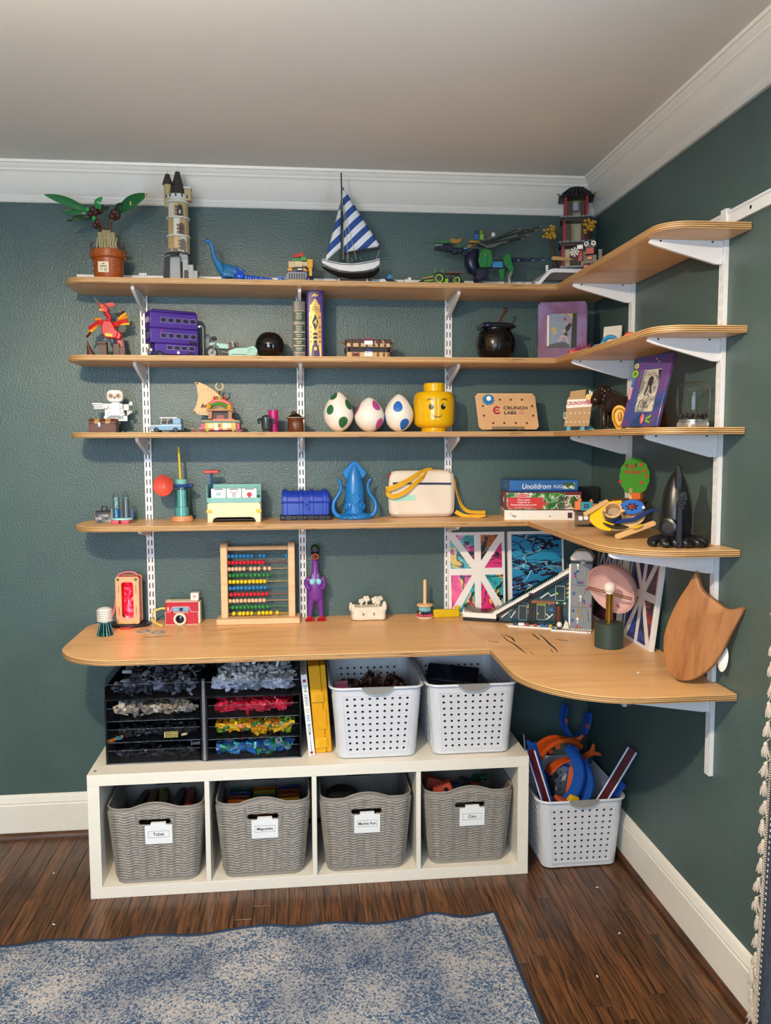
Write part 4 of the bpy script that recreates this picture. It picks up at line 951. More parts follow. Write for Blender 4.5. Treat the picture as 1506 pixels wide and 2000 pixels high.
t=thing('branch_painting','blue canvas painting with dark branching lines behind the brick ski slope','painting',(-.228,-.046,DZ),0,rot=(-6,0,0))
m=MB(CANV);m.box(-.113,.113,0,.018,0,.321);m.build('canvas',t,.0015);m=MB(branches());m.box(-.098,.104,-.0005,.0002,.012,.309);m.build('painted_panel',t)
t=thing('zigzag_painting','dark canvas painting with white zigzags behind the pink lamp','painting',(-.046,-.272,DZ),0,rot=(-6,0,-90))
m=MB(CANV);m.box(-.125,.125,0,.018,0,.285);m.build('canvas',t,.0015);m=MB(paint('maroon_pour',[(0,'#14181a'),(.5,'#20282a'),(.56,'#5a1a3a'),(.68,'#7a2a4a')],3.9));m.box(-.115,.115,-.0004,.0002,.012,.275);m.build('painted_panel',t)
m=MB(CANV)
for z in(.20,.13):
 for k in range(4):x=-.10+.055*k;m.strip([(x,-.0008,z),(x+.0275,-.0008,z+.06)],.010,.0006,(1,0,0));m.strip([(x+.0275,-.0008,z+.06),(x+.055,-.0008,z)],.010,.0006,(1,0,0))
m.build('zigzag',t)
t=thing('dome_lamp','table lamp with pink dome shade, brass post and dark green base','lamp',(-.150,-.600,DZ))
m=MB(P('#33443f',.5));m.lathe([(.044,0),(.0465,.002),(.0465,.078),(.044,.081),(.002,.081)],36);m.build('base',t)
m=MB(GOLD);m.cyl((0,0,.081),(0,0,.178),.0115,n=20);m.build('post',t)
m=MB(P('#f4f0ea',.15));m.ell((0,0,.196),.0195,20,14);m.cyl((0,0,.176),(0,0,.184),.012,.012,16);lab(m.build('bulb',t),'unlit round white bulb')
PINK=P('#e6bdb6',.3,var=.02)
m=MB(PINK);n=40;rs=[]
for r_,sgn in((.088,1),(.0862,-1)):
 th=[R(90*i/14)for i in range(15)]
 if sgn<0:th=th[::-1]
 for a in th:rs.append([(r_*max(.003,math.cos(a))*math.cos(2*PI*k/n),r_*max(.003,math.cos(a))*math.sin(2*PI*k/n),r_*.86*math.sin(a))for k in range(n)])
m.rings(rs[:15],cap=False);m.rings(rs[15:],cap=False);m.rings([rs[-1],rs[0]],cap=False)
az,tl_=R(-57),R(22);ax=Vector((math.sin(az)*math.cos(tl_),-math.cos(az)*math.cos(tl_),-math.sin(tl_)))
q=(-ax).to_track_quat('Z','Y');sh=m.build('shade',t,angle=60);sh.rotation_mode='QUATERNION';sh.rotation_quaternion=q;sh.location=Vector((0,0,.186))-ax*.004
m=MB(GOLD);sd=Vector((math.cos(az),math.sin(az),0))
for dz in(-.003,.003):m.tube([Vector((0,-.013*0,.176+dz))-sd*.085+Vector((0,0,.008)),Vector((0,0,.176+dz))+sd*.085-Vector((0,0,.006))],.0018,6)
m.build('rod',t)
m=MB(P('#8a2a30',.4));m.ell(Vector((0,0,.186))+sd*.002-ax*.045-Vector((0,0,.072)),.004,8,6);m.build('switch',t)
t=thing('wooden_hand_board','carved wooden hand board with two pointed tails leaning by the right wall','board',(-.072,-1.048,DZ+.002),0,rot=(-3,5,-60));t.scale=(1.1,1,1.02)
BWOOD=noise_mat('oiled_wood',[(.2,'#74492b'),(.45,'#9c6a42'),(.6,'#a8754a'),(.8,'#91613c')],scale=(9,9,1.6),nscale=3.5,detail=6,distort=1.0,rough=.45)
ol=[(965,175),(985,215),(1010,270),(1050,310),(1120,340),(1180,368),(1225,380),(1275,365),(1315,342),(1345,340),(1345,365),(1310,460),(1270,580),(1235,690),(1190,790),(1130,880),(1060,950),(1000,980),(955,986),(905,970),(860,930),(825,860),(805,780),(800,690),(815,590),(840,490),(870,400),(900,330),(925,275),(945,205),(955,178)]
pl=[((x-1075)*.000372,(988-y)*.000372)for x,y in ol];pl=pl[::-1];n=len(pl)
sm_=[Vector((p[0],0,p[1]))for p in spline([(a,b,0)for a,b in pl+[pl[0]]],3)[:-1]]if False else None
pts=[(v.x,v.y)for v in spline([(a,b,0)for a,b in pl+[pl[0]]],3)[:-1]]
A=sum(pts[i-1][0]*pts[i][1]-pts[i][0]*pts[i-1][1]for i in range(len(pts)))
if A<0:pts=pts[::-1]
cx_,cz_=0,.15
def ring(o,y):
 out=[];N_=len(pts)
 for i in range(N_):
  p=Vector(pts[i]);d=(Vector(pts[(i+1)%N_])-Vector(pts[i-1])).normalized();out.append((p.x-d.y*o,y-.05*(p.x/.1)**2*.12+.010*max(0,(.06-p.y)/.06)**2*(-1),p.y+d.x*o))
 return out
m=MB(BWOOD);m.rings([ring(.004,-.009),ring(.001,-.0075),ring(0,-.004),ring(0,.004),ring(.001,.0075),ring(.004,.009)][::-1]);m.build('board',t,angle=50)
m=MB(P('#2a1608',.6));m.strip([(-.020,-.0125,.06),(-.026,-.011,.085),(-.022,-.0105,.10),(-.012,-.0105,.13)],.004,.0006,(1,0,0));m.ell((-.026,-.0105,.092),(.003,.001,.008),10,6);m.build('knot',t)
m=MB(WHITE);m.ell((.052,.015,.088),(.014,.004,.036),14,9);m.build('white_strap',t)
m=MB(WHITE);m.ell((0,0,.002),(.0045,.003,.002),10,6);tag(m.build('pebble',loc=(-.181,-.912,DZ)),'tiny white pellet on the corner desk in front of the pink lamp','pellet')
t=thing('brick_ski_slope','brick-built ski slope with climbing tower standing in the desk corner','toy',(-.545,-.150,DZ),-24)
X=lambda px:(px-222)*.000377
def Zl(px,py):return(1060+80*(px-222)/1253-py)*.000365
SLW=P('#e9e6df',.4);TEAL=P('#1f4a58',.15);DGL=P('#23303a',.2);STEEL=P('#80868c',.45)
m=MB(BLACK);m.box(X(222),X(556),0,.075,0,.013);m.box(X(556),X(1290),.004,.075,0,.006);m.build('black_base',t,.0008)
m=MB(SLW);m.box(X(222),X(556),.001,.075,.0132,.032);m.prism([(X(222),.032),(X(240),.032),(X(228),.042),(X(222),.044)],.001,.075,'y');m.prism([(X(510),.032),(X(556),.032),(X(556),.048)],.001,.075,'y');m.build('runout',t,.0006)
m=MB(clear('#cfcac2',.2));m.strip([(X(222),.038,.056),(X(270),.038,.044),(X(330),.038,.036),(X(400),.038,.034),(X(470),.038,.038),(X(556),.038,.052)],.074,.0015);m.build('clear_half_pipe',t)
s0,s1=(X(556),.030),(X(1285),.206)
m=MB(SLW);m.prism([s0,s1,(s1[0],s1[1]+.012),(s0[0],s0[1]+.012)],.0,.075,'y');m.build('slope_deck',t,.0006)
m=MB(BLACK);m.prism([(s0[0],s0[1]-.014),(s1[0],s1[1]-.014),s1,s0],.0,.072,'y');m.build('slope_beam',t,.0006)
dx,dz=s1[0]-s0[0],s1[1]-s0[1];L_=math.hypot(dx,dz)
m=MB(WHITE)
for k in range(40):a=k/40;m.cb((s0[0]+dx*a+.003,-.0015,s0[1]+dz*a+.016),(.0035,.003,.004))
m.build('teeth',t)
m=MB(clear('#7fb6b8',.25));m.prism([(s0[0],s0[1]+.012),(s1[0]-.05,s1[1]+.012-.05*dz/dx),(s1[0]-.05,s1[1]+.028-.05*dz/dx),(s0[0]+.02,s0[1]+.026+.02*dz/dx)],0,.002,'y');m.build('clear_side',t)
m=MB(P('#c9c5bd',.3));m.tube(spline([(X(830),.03,Zl(830,790)),(X(870),.03,Zl(870,745)),(X(915),.03,Zl(915,740)),(X(1100),.03,Zl(1100,640)),(X(1180),.03,Zl(1180,590)),(X(1240),.03,Zl(1240,560)),(X(1285),.03,Zl(1285,560))]),.007,8,flat=(3.4,.7));m.build('slide_cover',t)
m=MB(TEAL);m.prism([(X(580),.006),(X(1285),.006),(X(1285),s1[1]-.016),(X(600),.022)],.012,.016,'y');m.build('glass_facade',t)
m=MB(P('#132028',.3))
for k in range(9):m.box(X(640)+k*.029,X(640)+k*.029+.001,.0112,.012,.006,.02+k*.0175)
for k in range(8):m.box(X(640)+k*.03,X(1285),.0112,.012,.03+.02*k,.031+.02*k)
m.build('glazing_bar',t)
for a,b,c,d in((775,857,908,1058),(950,1036,885,1055),(1127,1218,712,862)):
 x0,x1,z0,z1=X(a),X(b),Zl((a+b)/2,d),Zl((a+b)/2,c)
 o=MB(DGL).box(x0,x1,.004,.010,z0,z1).build('door',t);m=MB(P('#9fb2b0',.3))
 for p in((x0,x1,z0,z0+.002),(x0,x1,z1-.002,z1),(x0,x0+.002,z0,z1),(x1-.002,x1,z0,z1)):m.box(p[0],p[1],.0025,.004,p[2],p[3])
 m.build('door_frame',o)
for(a,b),c in(((962,990),'#7ab52a'),((1143,788),'#9ac83a')):m=MB(P(c,.3));m.cyl((X(a),.003,Zl(a,b)),(X(a),.0015,Zl(a,b)),.0045,n=12);m.build('round_knob',t)
m=MB(P('#8ac02a',.3));m.box(X(950),X(1040),.002,.006,Zl(1000,908),Zl(1000,882));m.build('door_sign',t,.0004)
m=MB(BLACK);m.box(X(872),X(912),.0,.012,.006,Zl(890,775));m.box(X(905),X(945),.002,.012,.006,Zl(920,890));m.build('pillar',t,.0006)
m=MB(P('#8a5a3a',.4));m.box(X(905),X(1130),-.006,.012,Zl(1000,886),Zl(1000,856));m.build('ledge',t,.0006)
m=MB(P('#5a3424',.35));m.cyl((X(1162),.0,.004),(X(1162),.0,Zl(1162,905)),.0125,n=18);m.build('barrel',t)
for i,(a,y0)in enumerate(((862,890),(866,950),(1228,655),(1226,700),(1226,745),(1226,790))):
 m=MB(P(['#c8d030','#f0b828','#c87a48','#f0b828','#d8d83a','#9ac83a'][i],.35));z=Zl(a,y0+45);m.prism([(X(a),z),(X(a)+.0155,z),(X(a)+.0155,z+.015)]if i>1 else[(X(a),z),(X(a)+.0155,z+.0),(X(a),z+.016)],.006,.010,'y');m.build('coloured_tile',t)
m=MB(WHITE)
for pts in(((985,835),(1060,780),(1085,812),(1125,795)),((608,1030),(675,975),(700,1035),(745,965)),((1040,990),(1075,1030),(1105,995)),((1045,1050),(1105,1000))):
 m.tube([(X(a),.004,Zl(a,b))for a,b in pts],.0026,6)
m.build('white_rail',t)
m=MB(P('#3a7ac0',.3));m.box(X(1075),X(1112),.0,.008,Zl(1090,965),Zl(1090,935));m.build('blue_sign',t,.0006)
for k in range(9):m=MB(P(['#2a6a3a','#e8e8e0','#3a8a4a'][k%3],.4));m.ell((X(1050+24*k),-.002,Zl(1050+24*k,880+6*(k%2))),.0045,8,6);m.build('bush_ball',t)
x0,x1=X(1283),X(1475);bz=Zl(1380,1135);zt=Zl(1380,480)
for k in range(3):
 m=MB(STEEL);z0=.002+(zt-.002)*k/3;m.box(x0,x1,-.030,.040,z0+.0004,.002+(zt-.002)*(k+1)/3-.0004);m.box(x0+.03,x0+.0305,-.0304,-.03,z0,z0+.07);m.build('climbing_panel',t,.001)
m=MB(WHITE);m.box(x0-.008,x0-.001,-.028,.03,.004,zt-.005);m.build('white_edge',t,.001)
hc_=['#2a7ac8','#d84a9a','#e8a02a']
for i,(a,b)in enumerate(((1340,553),(1318,575),(1318,600),(1358,663),(1382,665),(1475,560),(1425,728),(1308,770),(1400,845),(1402,862),(1465,890),(1303,940),(1348,940),(1368,993),(1298,1035),(1340,1100),(1364,1103))):
 m=MB(P(hc_[[0,0,1,0,1,2,1,0,0,1,1,0,2,2,0,1,2][i]],.3));xx=min(X(a),x1-.004);m.ell((xx,-.033,Zl(a,b)),.0048,9,7);m.build('climbing_hold',t)
m=MB(P('#b8b88a',.5));m.tube(spline([(X(1400),-.033,Zl(1400,500)),(X(1420),-.034,Zl(1420,600)),(X(1440),-.034,Zl(1440,690)),(X(1390),-.034,Zl(1390,800)),(X(1375),-.034,Zl(1375,930)),(X(1400),-.034,Zl(1400,1050))]),.0014,5);m.build('rope',t)
m=MB(P('#5a6066',.5));m.tube([(X(1330),-.0312,Zl(1330,620)),(X(1345),-.0312,Zl(1345,690)),(X(1395),-.0312,Zl(1395,700))],.0009,4);m.tube([(X(1440),-.0312,Zl(1440,940)),(X(1450),-.0312,Zl(1450,1060))],.0009,4);m.build('crack',t)
m=MB(WHITE)
for a,b in((1345,480),(1372,790),(1348,1010)):m.box(X(a)-.004,X(a)+.004,-.036,-.031,Zl(a,b)-.008,Zl(a,b));m.box(X(a)-.0015,X(a)+.0015,-.035,-.031,Zl(a,b)-.022,Zl(a,b)-.008)
m.build('white_tap',t)
cxx=(x0+x1)/2
m=MB(BLACK);m.box(x0-.002,x1+.002,-.033,.04,zt,zt+.012);m.build('black_band',t,.001)
m=MB(P('#dcd9d0',.35));m.prism([(x0-.004,zt+.010),(x1+.004,zt+.010),(x1+.004,zt+.022),(x1-.008,zt+.040),(x1-.02,zt+.046),(x0+.02,zt+.046),(x0+.008,zt+.040),(x0-.004,zt+.022)],-.040,.04,'y');m.build('dome',t,.006,3)
m=MB(STEEL);m.cyl((cxx+.005,-.042,zt+.006),(cxx+.005,-.036,zt+.006),.010,n=18);m.mat(P('#b9bcc0',.3));m.cyl((cxx+.005,-.044,zt+.006),(cxx+.005,-.042,zt+.006),.005,n=14);m.build('winch',t)
m=MB(BLACK);m.box(cxx-.012,cxx+.012,-.015,.015,zt+.046,zt+.054);m.build('roof_hatch',t,.001)
def grate(m,x0,x1,y0,y1,n_):
 m.box(x0,x1,y0,y0+.004,0,.005);m.box(x0,x1,y1-.004,y1,0,.005)
 for k in range(n_):x=x0+(x1-x0)*k/(n_-1);m.box(max(x0,x-.0015),min(x1,x+.0015),y0+.004,y1-.004,.001,.005)
m=MB(WHITE);grate(m,X(700),X(1115),-.055,-.022,20);m.prism([(X(670),-.038),(X(702),-.052),(X(702),-.026)],.001,.005,'z');m.build('snow_grate',t)
m=MB(WHITE);grate(m,X(1115),X(1480),-.078,-.034,18);m.build('snow_grate',t)
m=MB(WHITE);m.box(X(1340),X(1450),-.090,-.079,.001,.007);m.build('snow_step',t)
for i,(a,c,s_)in enumerate(((760,'#3a4a5a',.016),(820,'#f0f0ee',.022),(878,'#c82a2a',.010),(955,'#d83030',.008),(1020,'#2a6ab8',.014),(1062,'#2a6ab8',.010),(1098,'#e8b820',.012))):
 m=MB(P(c,.3));y=-.036;m.brick(X(a)-s_/2,X(a)+s_/2,y-.006,y+.006,.0051,.012);m.build('small_brick',t)
m=MB(P('#2a7a80',.3));m.box(X(1120),X(1140),-.074,-.062,.005,.016);m.mat(WHITE);m.ell((X(1185),-.05,.018),(.010,.010,.011),10,8);m.mat(BLACK);m.box(X(1165),X(1205),-.062,-.05,.0051,.011);m.mat(P('#e8e0cc',.4));m.prism([(X(1215),.005),(X(1275),.005),(X(1262),.026),(X(1240),.034)],-.05,-.035,'y');m.build('snow_figure',t)
Z4=1.2087
t=thing('brick_satchel','small black and grey brick-built satchel at the left end of the fourth shelf','toy',(-1.853,-.105,Z4),0)
m=MB(P('#3a3b3d',.4));m.box(-.028,.028,-.018,.018,0,.036);m.build('body',t,.0008)
for j in range(3):
 for i in range(5):
  m=MB(P(['#5a5b5d','#858688','#3a3b3d','#a5a29c','#6a6b6d'][(i*2+j)%5],.35));x=-.028+.0112*i;m.box(x,x+.0108,-.0205,-.018,.001+.0098*j,.0105+.0098*j);m.build('brick_tile',t)
m=MB(P('#1a1a1c',.35));m.brick(-.028,.028,-.018,.018,.0362,.040);m.tube([(-.008,0,.04),(-.008,0,.058),(.008,0,.058),(.008,0,.04)],.0028,6);m.build('handle',t)
m=MB(P('#c8603a',.4));m.cyl((-.0285,0,.02),(-.034,0,.02),.008,.007,12);m.build('side_knob',t)
t=thing('test_tube_rocket','clear test tubes standing on a teal base with pink feet','toy',(-1.783,-.150,Z4),0)
m=MB(P('#9fd4d2',.3));m.prism(circ(0,0,.038,32,ry=.030),.012,.020);m.build('base',t,.002)
for x in(-.020,.014):m=MB(P('#e0566a',.35));m.prism(rrect(x-.015,x+.015,-.027,.02,.006),0,.0118);m.build('pink_foot',t,.002)
for i,x in enumerate((-.018,.016)):
 m=MB(clear('#e6f0f2',.25));m.lathe([(.0125,.020),(.0125,.095),(.0105,.105),(.006,.111),(.001,.1125)],20,c=(x,-.004,0));o=m.build('test_tube',t)
 m=MB(P('#2a78b8' if i==0 else '#6a6660',.3));m.lathe([(.0105,.021),(.0105,.050 if i==0 else .086),(.002,.051 if i==0 else .088)],14,c=(x,-.004,0));m.build('filling',o)
 m=MB(P('#b8e0d8' if i==0 else '#3a3634',.35));rr=random.Random(i)
 for k in range(26):m.ell((x+rr.uniform(-.007,.007),-.004+rr.uniform(-.007,.007),rr.uniform(.054,.09)if i==0 else rr.uniform(.03,.085)),.0024,6,4)
 stuff(m.build('beads_inside',o));
for x,c in((-.036,'#8a7a68'),(.000,'#3a4a8a'),(.034,'#2a4a90')):m=MB(P(c,.4));m.prism([(x-.006,.020),(x+.006,.020),(x+.003,.052),(x-.002,.052)],.006,.010,'y');m.build('fin',t)
t=thing('horn_pump_toy','teal pump toy with a big coral horn disc and a yellow stick','toy',(-1.578,-.105,Z4),0)
m=MB(P('#d9986c',.45));m.lathe([(.040,0),(.042,.003),(.038,.014),(.036,.020),(.002,.020)],32);m.build('base',t)
m=MB(P('#7cc0b8',.35));m.lathe([(.0262,.0205),(.0262,.052),(.018,.053),(.0165,.115),(.002,.116)],28);m.build('plunger',t)
m=MB(clear('#dceeee',.2));m.lathe([(.0275,.020),(.0275,.124)],28,cap=False);m.build('clear_cylinder',t)
m=MB(P('#274a8c',.35));m.lathe([(.028,.124),(.035,.126),(.036,.131),(.033,.136),(.002,.136)],28);m.cyl((.03,-.01,.130),(.042,-.014,.130),.008,.006,12);m.build('blue_collar',t)
m=MB(P('#7fc4bc',.35));m.lathe([(.020,.136),(.021,.150),(.017,.154),(.002,.154)],28);m.build('cap',t)
m=MB(P('#e2c23c',.4));m.cyl((-.003,0,.15),(-.008,.004,.270),.0046,n=10);m.build('yellow_stick',t)
CORAL=P('#e65a46',.4,var=.02);m=MB(CORAL);m.at((-.058,-.028,.132),(90,0,-14));m.lathe([(.006,-.030),(.012,-.022),(.036,.004),(.0385,.008),(.0375,.010),(.034,.006),(.010,-.016),(.001,-.018)],36);m.at();o=m.build('horn',t,angle=60)
m=MB(P('#274a8c',.4));m.tube([(-.055,-.008,.130),(-.02,-.002,.128)],.006,8);m.build('horn_pipe',t)
t=thing('card_sorter_toy','wooden card sorter with teal tray, picture cards and a red paddle','toy',(-1.386,-.118,Z4),0)
BW=noise_mat('cream_wood',[(.3,'#ecd7a8'),(.7,'#f2e0b8')],scale=(2,2,12),nscale=4,rough=.5)
for y,nm_ in((-.050,'front_panel'),(.046,'back_panel')):
 m=MB(BW);m.prism([(-.094,0),(-.078,0),(-.072,.014),(-.060,.018),(.060,.018),(.072,.014),(.078,0),(.094,0),(.094,.064),(.088,.070),(-.088,.070),(-.094,.064)],y-.004,y+.004,'y');m.build(nm_,t,.001)
for s in(-1,1):
 m=MB(BW);m.box(s*.086-.003,s*.086+.003,-.0455,.0415,.008,.066);m.build('side_panel',t,.001)
 m=MB(P('#f0c226',.35));m.prism(rrect(s*.088-.010,s*.088+.010,.034,.046,.004),-.058,-.0545,'y');m.build('clip',t,.001)
m=MB(P('#2a1a14',.5));m.box(-.08,.08,-.045,.04,.006,.010);m.build('bottom',t)
TG=clear('#a8dcd6',.3);TS=P('#8fd0c8',.35,alpha=.75)
for s in(-1,1):m=MB(TS);m.box(s*.095-.0015,s*.095+.0015,-.048,.044,.072,.132);m.build('teal_end',t,.001)
m=MB(TS);m.box(-.0935,.0935,.042,.044,.0705,.132);m.box(-.0935,.0935,-.050,-.048,.0705,.088);m.build('teal_wall',t)
m=MB(TS);m.box(-.0935,.0935,-.047,.041,.0705,.0725);m.build('teal_floor',t)
for i,x in enumerate((-.056,-.001,.054)):
 m=MB(P('#f2efe8',.5,var=0));m.prism(rrect(x-.026,x+.026,.0745,.120,.003),-.031,-.029,'y');o=m.build('picture_card',t)
 m=MB(P('#1f2a5a',.5,var=0));m.box(x-.016,x+.016,-.0313,-.031,.116,.119);m.box(x-.014,x+.014,-.0313,-.031,.0765,.082)
 if i==0:m.mat(P('#a8c8d0',.5,var=0));m.prism(circ(x,.101,.010,14,ry=.007),-.0313,-.031,'y')
 elif i==1:m.mat(P('#c0302a',.5,var=0));m.tube([(x-.014,-.031,.110),(x,-.031,.102),(x+.014,-.031,.110)],.001,4);m.tube(arc((x,.096),.005,0,360,14,y=-.031),.001,4)
 else:m.mat(P('#d8283a',.5,var=0));m.prism([(x,.084),(x+.009,.096),(x+.008,.104),(x-.008,.104),(x-.009,.096)],-.0313,-.031,'y');m.mat(P('#2a8a4a',.5,var=0));m.prism([(x-.006,.104),(x+.006,.104),(x,.108)],-.0314,-.031,'y')
 m.build('card_print',o)
m=MB(P('#1f4a86',.4));m.cyl((-.092,.02,.070),(-.084,.02,.176),.0042,n=10);m.cyl((-.088,.014,.152),(-.088,.026,.152),.004,n=10);m.build('lever_arm',t)
m=MB(P('#e0483e',.35));m.prism(rrect(-.112,-.056,.174,.185,.005),.0,.04,'y');m.build('red_paddle',t,.003)
t=thing('printed_chest','blue 3D printed treasure chest on a black base','toy',(-1.128,-.085,Z4),0)
CB=P('#1b3fb4',.28,var=.08);
m=MB(BLACK);m.box(-.096,.092,-.046,.05,0,.018)
for k in range(5):m.box(-.094+.041*k,-.076+.041*k,-.050,-.046,.002,.017)
m.build('black_base',t,.002)
def dome(x0,x1,r_,cz,zb):
 pr_=[(-r_,zb),(-r_,cz)]+[(-r_*math.cos(R(a)),cz+r_*.92*math.sin(R(a)))for a in range(12,180,12)]+[(r_,cz),(r_,zb)]
 return pr_,x0,x1
m=MB(CB);pr_,a,b=dome(-.088,.084,.041,.070,.0182);m.prism(pr_,a,b,'x');m.build('body',t,.002)
for x in(-.076,-.018,.020,.068):m=MB(CB);pr_,a,b=dome(x-.008,x+.008,.0445,.072,.0185);m.prism(pr_,a,b,'x');m.build('band',t,.002)
m=MB(CB);m.tube([(-.09,-.043,.066),(.086,-.043,.066)],.004,6);m.build('lid_seam',t)
m=MB(CB);m.prism([(-.010,.050),(.002,.036),(.014,.050),(.012,.074),(.002,.082),(-.008,.074)],-.052,-.043,'y');m.ell((.002,-.052,.060),(.007,.003,.008));m.build('lock',t,.002)
m=MB(CB);m.tube(arc((.0,.058),.014,0,360,20,'yz',.088),.005,8,loop=True);m.build('ring_handle',t)
m=MB(CB);m.tube(arc((0,.064),.030,0,360,24,'yz',.085),.004,6,loop=True);m.build('end_ring',t)
def squid(name,label,col,loc,rz,H_,black=False):
 t=thing(name,label,'toy',loc,rz);mt=P(col,.3,var=.05);k=H_/.217
 m=MB(mt);n=28
 loft(m,[(0,0,z*k,rx*k,ry*k)for z,rx,ry in((.012,.037,.030),(.03,.036,.030),(.055,.036,.030),(.08,.037,.030),(.11,.0355,.029),(.14,.031,.026),(.165,.025,.021),(.185,.017,.015),(.202,.009,.008),(.214,.003,.003))],n);m.build('mantle',t,angle=70)
 m=MB(mt);m.prism([(0,.217*k),(.012*k,.210*k),(.043*k,.178*k),(.046*k,.168*k),(.034*k,.150*k),(.0,.158*k),(-.034*k,.150*k),(-.046*k,.168*k),(-.043*k,.178*k),(-.012*k,.210*k)],-.007*k,.007*k,'y');m.build('fin',t,.003)
 for s in(-1,1):
  m=MB(mt);m.at((s*.026*k,-.022*k,.048*k),(90,0,s*35));m.lathe([(.0145*k,-.006*k),(.0145*k,.004*k),(.011*k,.006*k),(.010*k,.003*k),(.002*k,.002*k)],20);m.at();m.build('eye',t)
  m=MB(mt);m.tube(spline([(s*.030*k,0,.012*k),(s*.060*k,-.006*k,.010*k),(s*.078*k,-.004*k,.030*k),(s*.077*k,0,.062*k),(s*.056*k,.002,.096*k),(s*.050*k,.002,.122*k),(s*.056*k,0,.142*k),(s*.063*k,-.002,.146*k)]),[.0105*k*(1-.55*i/42)for i in range(43)],9);m.build('tentacle',t,angle=80)
 m=MB(mt);m.prism([(-.02*k,.072*k),(0,.045*k),(.02*k,.072*k),(.014*k,.088*k),(0,.10*k),(-.014*k,.088*k)],-.034*k,-.026*k,'y');m.build('brow_ridge',t,.002)
 for q in range(6):
  a=R(-160+28*q);m=MB(mt);r1=.042*k;m.tube(spline([(.024*k*math.cos(a),.02*k*math.sin(a),.014*k),(r1*math.cos(a),r1*math.sin(a),.012*k),(.058*k*math.cos(a+.2),.050*k*math.sin(a+.2),.008*k),(.062*k*math.cos(a+.55),.052*k*math.sin(a+.55),.006*k),(.052*k*math.cos(a+.75),.046*k*math.sin(a+.75),.010*k)]),[.010*k*(1-.5*i/24)for i in range(25)],8);m.build('arm',t,angle=80)
 return t
squid('printed_squid','bright blue 3D printed squid with raised tentacles','#1f7cc8',(-.947,-.090,Z4),0,.217)
t=thing('messenger_bag','cream canvas bag with navy zip and mint patch on the fourth shelf','bag',(-.690,-.060,Z4+.0015),0)
CANVAS=noise_mat('cream_canvas',[(.3,'#d9cdbd'),(.7,'#e3d8ca')],nscale=8,rough=.85,bump=.25,bscale=420)
m=MB(CANVAS);nz_=18;nx_=24
def bagpt(u,v,s):
 w_=.122+.004*math.sin(v*3);x=(2*u-1);z=v
 ex=max(0,abs(x)-.86)/.14;ez=max(0,abs(2*z-1)-.86)/.14;r_=math.sqrt(max(0,1-min(1,(ex*ex+ez*ez)*.9)))
 y=s*(.030*r_*(1-.35*v)+.004*math.sin(5*x+3*v)*r_*(s<0))
 cx=abs(x)**8;cz=abs(2*z-1)**8;sh=1-.05*cx*cz
 return(x*w_*sh*(1-.02*v),y,.088+(.172*z-.086)*sh)
rs=[]
for s in(-1,1):
 vs=[bagpt(i/nx_,j/nz_,s)for j in range(nz_+1)for i in range(nx_+1)]
 fs=[(j*(nx_+1)+i,j*(nx_+1)+i+1,(j+1)*(nx_+1)+i+1,(j+1)*(nx_+1)+i)for j in range(nz_)for i in range(nx_)]
 if s>0:fs=[tuple(reversed(f))for f in fs]
 m.add(vs,fs)
o=link('body',m.mesh('body',70,weld=.0005),t)
edge=[bagpt(0,j/12,-1)for j in range(13)]+[bagpt(i/16,1,-1)for i in range(1,17)]+[bagpt(1,1-j/12,-1)for j in range(1,13)]+[bagpt(1-i/16,0,-1)for i in range(1,16)]
m=MB(P('#c9b9a6',.8));m.tube([(x,y,z)for x,y,z in edge],.0022,6,loop=True);m.build('piping',t)
m=MB(P('#1f2f5a',.6));m.strip([bagpt(u/20,.735-.02*u/20,-1)for u in range(1,20)],.008,.003,(0,0,1));m.at((0,-.002,0));m.build('zip',t)
m=MB(P('#a8e0cc',.7));m.strip([Vector(bagpt(u/20,.405+.04*u/20,-1))+Vector((0,-.0015,0))for u in range(1,9)],.020,.002,(0,0,1));m.build('patch',t)
YEL=noise_mat('yellow_webbing',[(.3,'#dca41c'),(.7,'#e8b42c')],nscale=20,rough=.7,bump=.2,bscale=500)
m=MB(YEL);m.strip(spline([(.040,.0,.176),(.012,-.014,.174),(-.02,-.030,.160),(-.07,-.038,.132),(-.115,-.040,.112),(-.138,-.032,.108)],8),.020,.0022,(0,-.35,1));m.build('strap',t)
m=MB(YEL);m.strip(spline([(-.138,-.030,.110),(-.134,-.040,.092),(-.112,-.042,.080),(-.07,-.042,.095),(-.03,-.040,.128),(.0,-.030,.150),(.02,-.014,.168)],8),.018,.0022,(0,-.3,1));m.build('strap',t)
m=MB(YEL);m.strip(spline([(.04,.004,.178),(.08,.012,.176),(.112,.014,.164),(.130,.006,.140),(.136,.0,.10),(.150,-.01,.05),(.172,-.03,.022),(.21,-.055,.018),(.235,-.060,.019)],8),.017,.0022,[(0,1,0)]*24+[(.3,.8,.6)]*41);m.build('strap',t)
m=MB(YEL);m.strip(spline([(.235,-.060,.010),(.20,-.05,.003),(.16,-.03,.003),(.13,-.012,.018)],8),.016,.0022,(.2,.6,1));m.build('strap',t)
m=MB(P('#a83a2a',.7));m.tube([(-.118,-.01,.168),(-.132,-.02,.150)],.003,6);m.build('zip_pull',t)
def pbox(name,label,loc,rz,w_,d_,h_,col,deco):
 t=thing(name,label,'puzzle box',loc,rz);m=MB(P(col,.35));m.box(-w_/2,w_/2,-d_/2,d_/2,0,h_);m.build('carton',t,.0012);deco(t,w_,d_,h_);return t
def photo(name,t,x0,x1,z0,z1,y,seed,pal,border=None):
 m=MB(paint(name,pal,seed,lines=.015,sc_=(3,3,3)));
 if border:m2=MB(P(border,.5,var=0));m2 .box(x0-.002,x1+.002,y-.0002,y,z0-.002,z1+.002);m2 .build('print_border',t)
 m.box(x0,x1,y-.0005,y-.0002,z0,z1);return m.build('printed_picture',t)
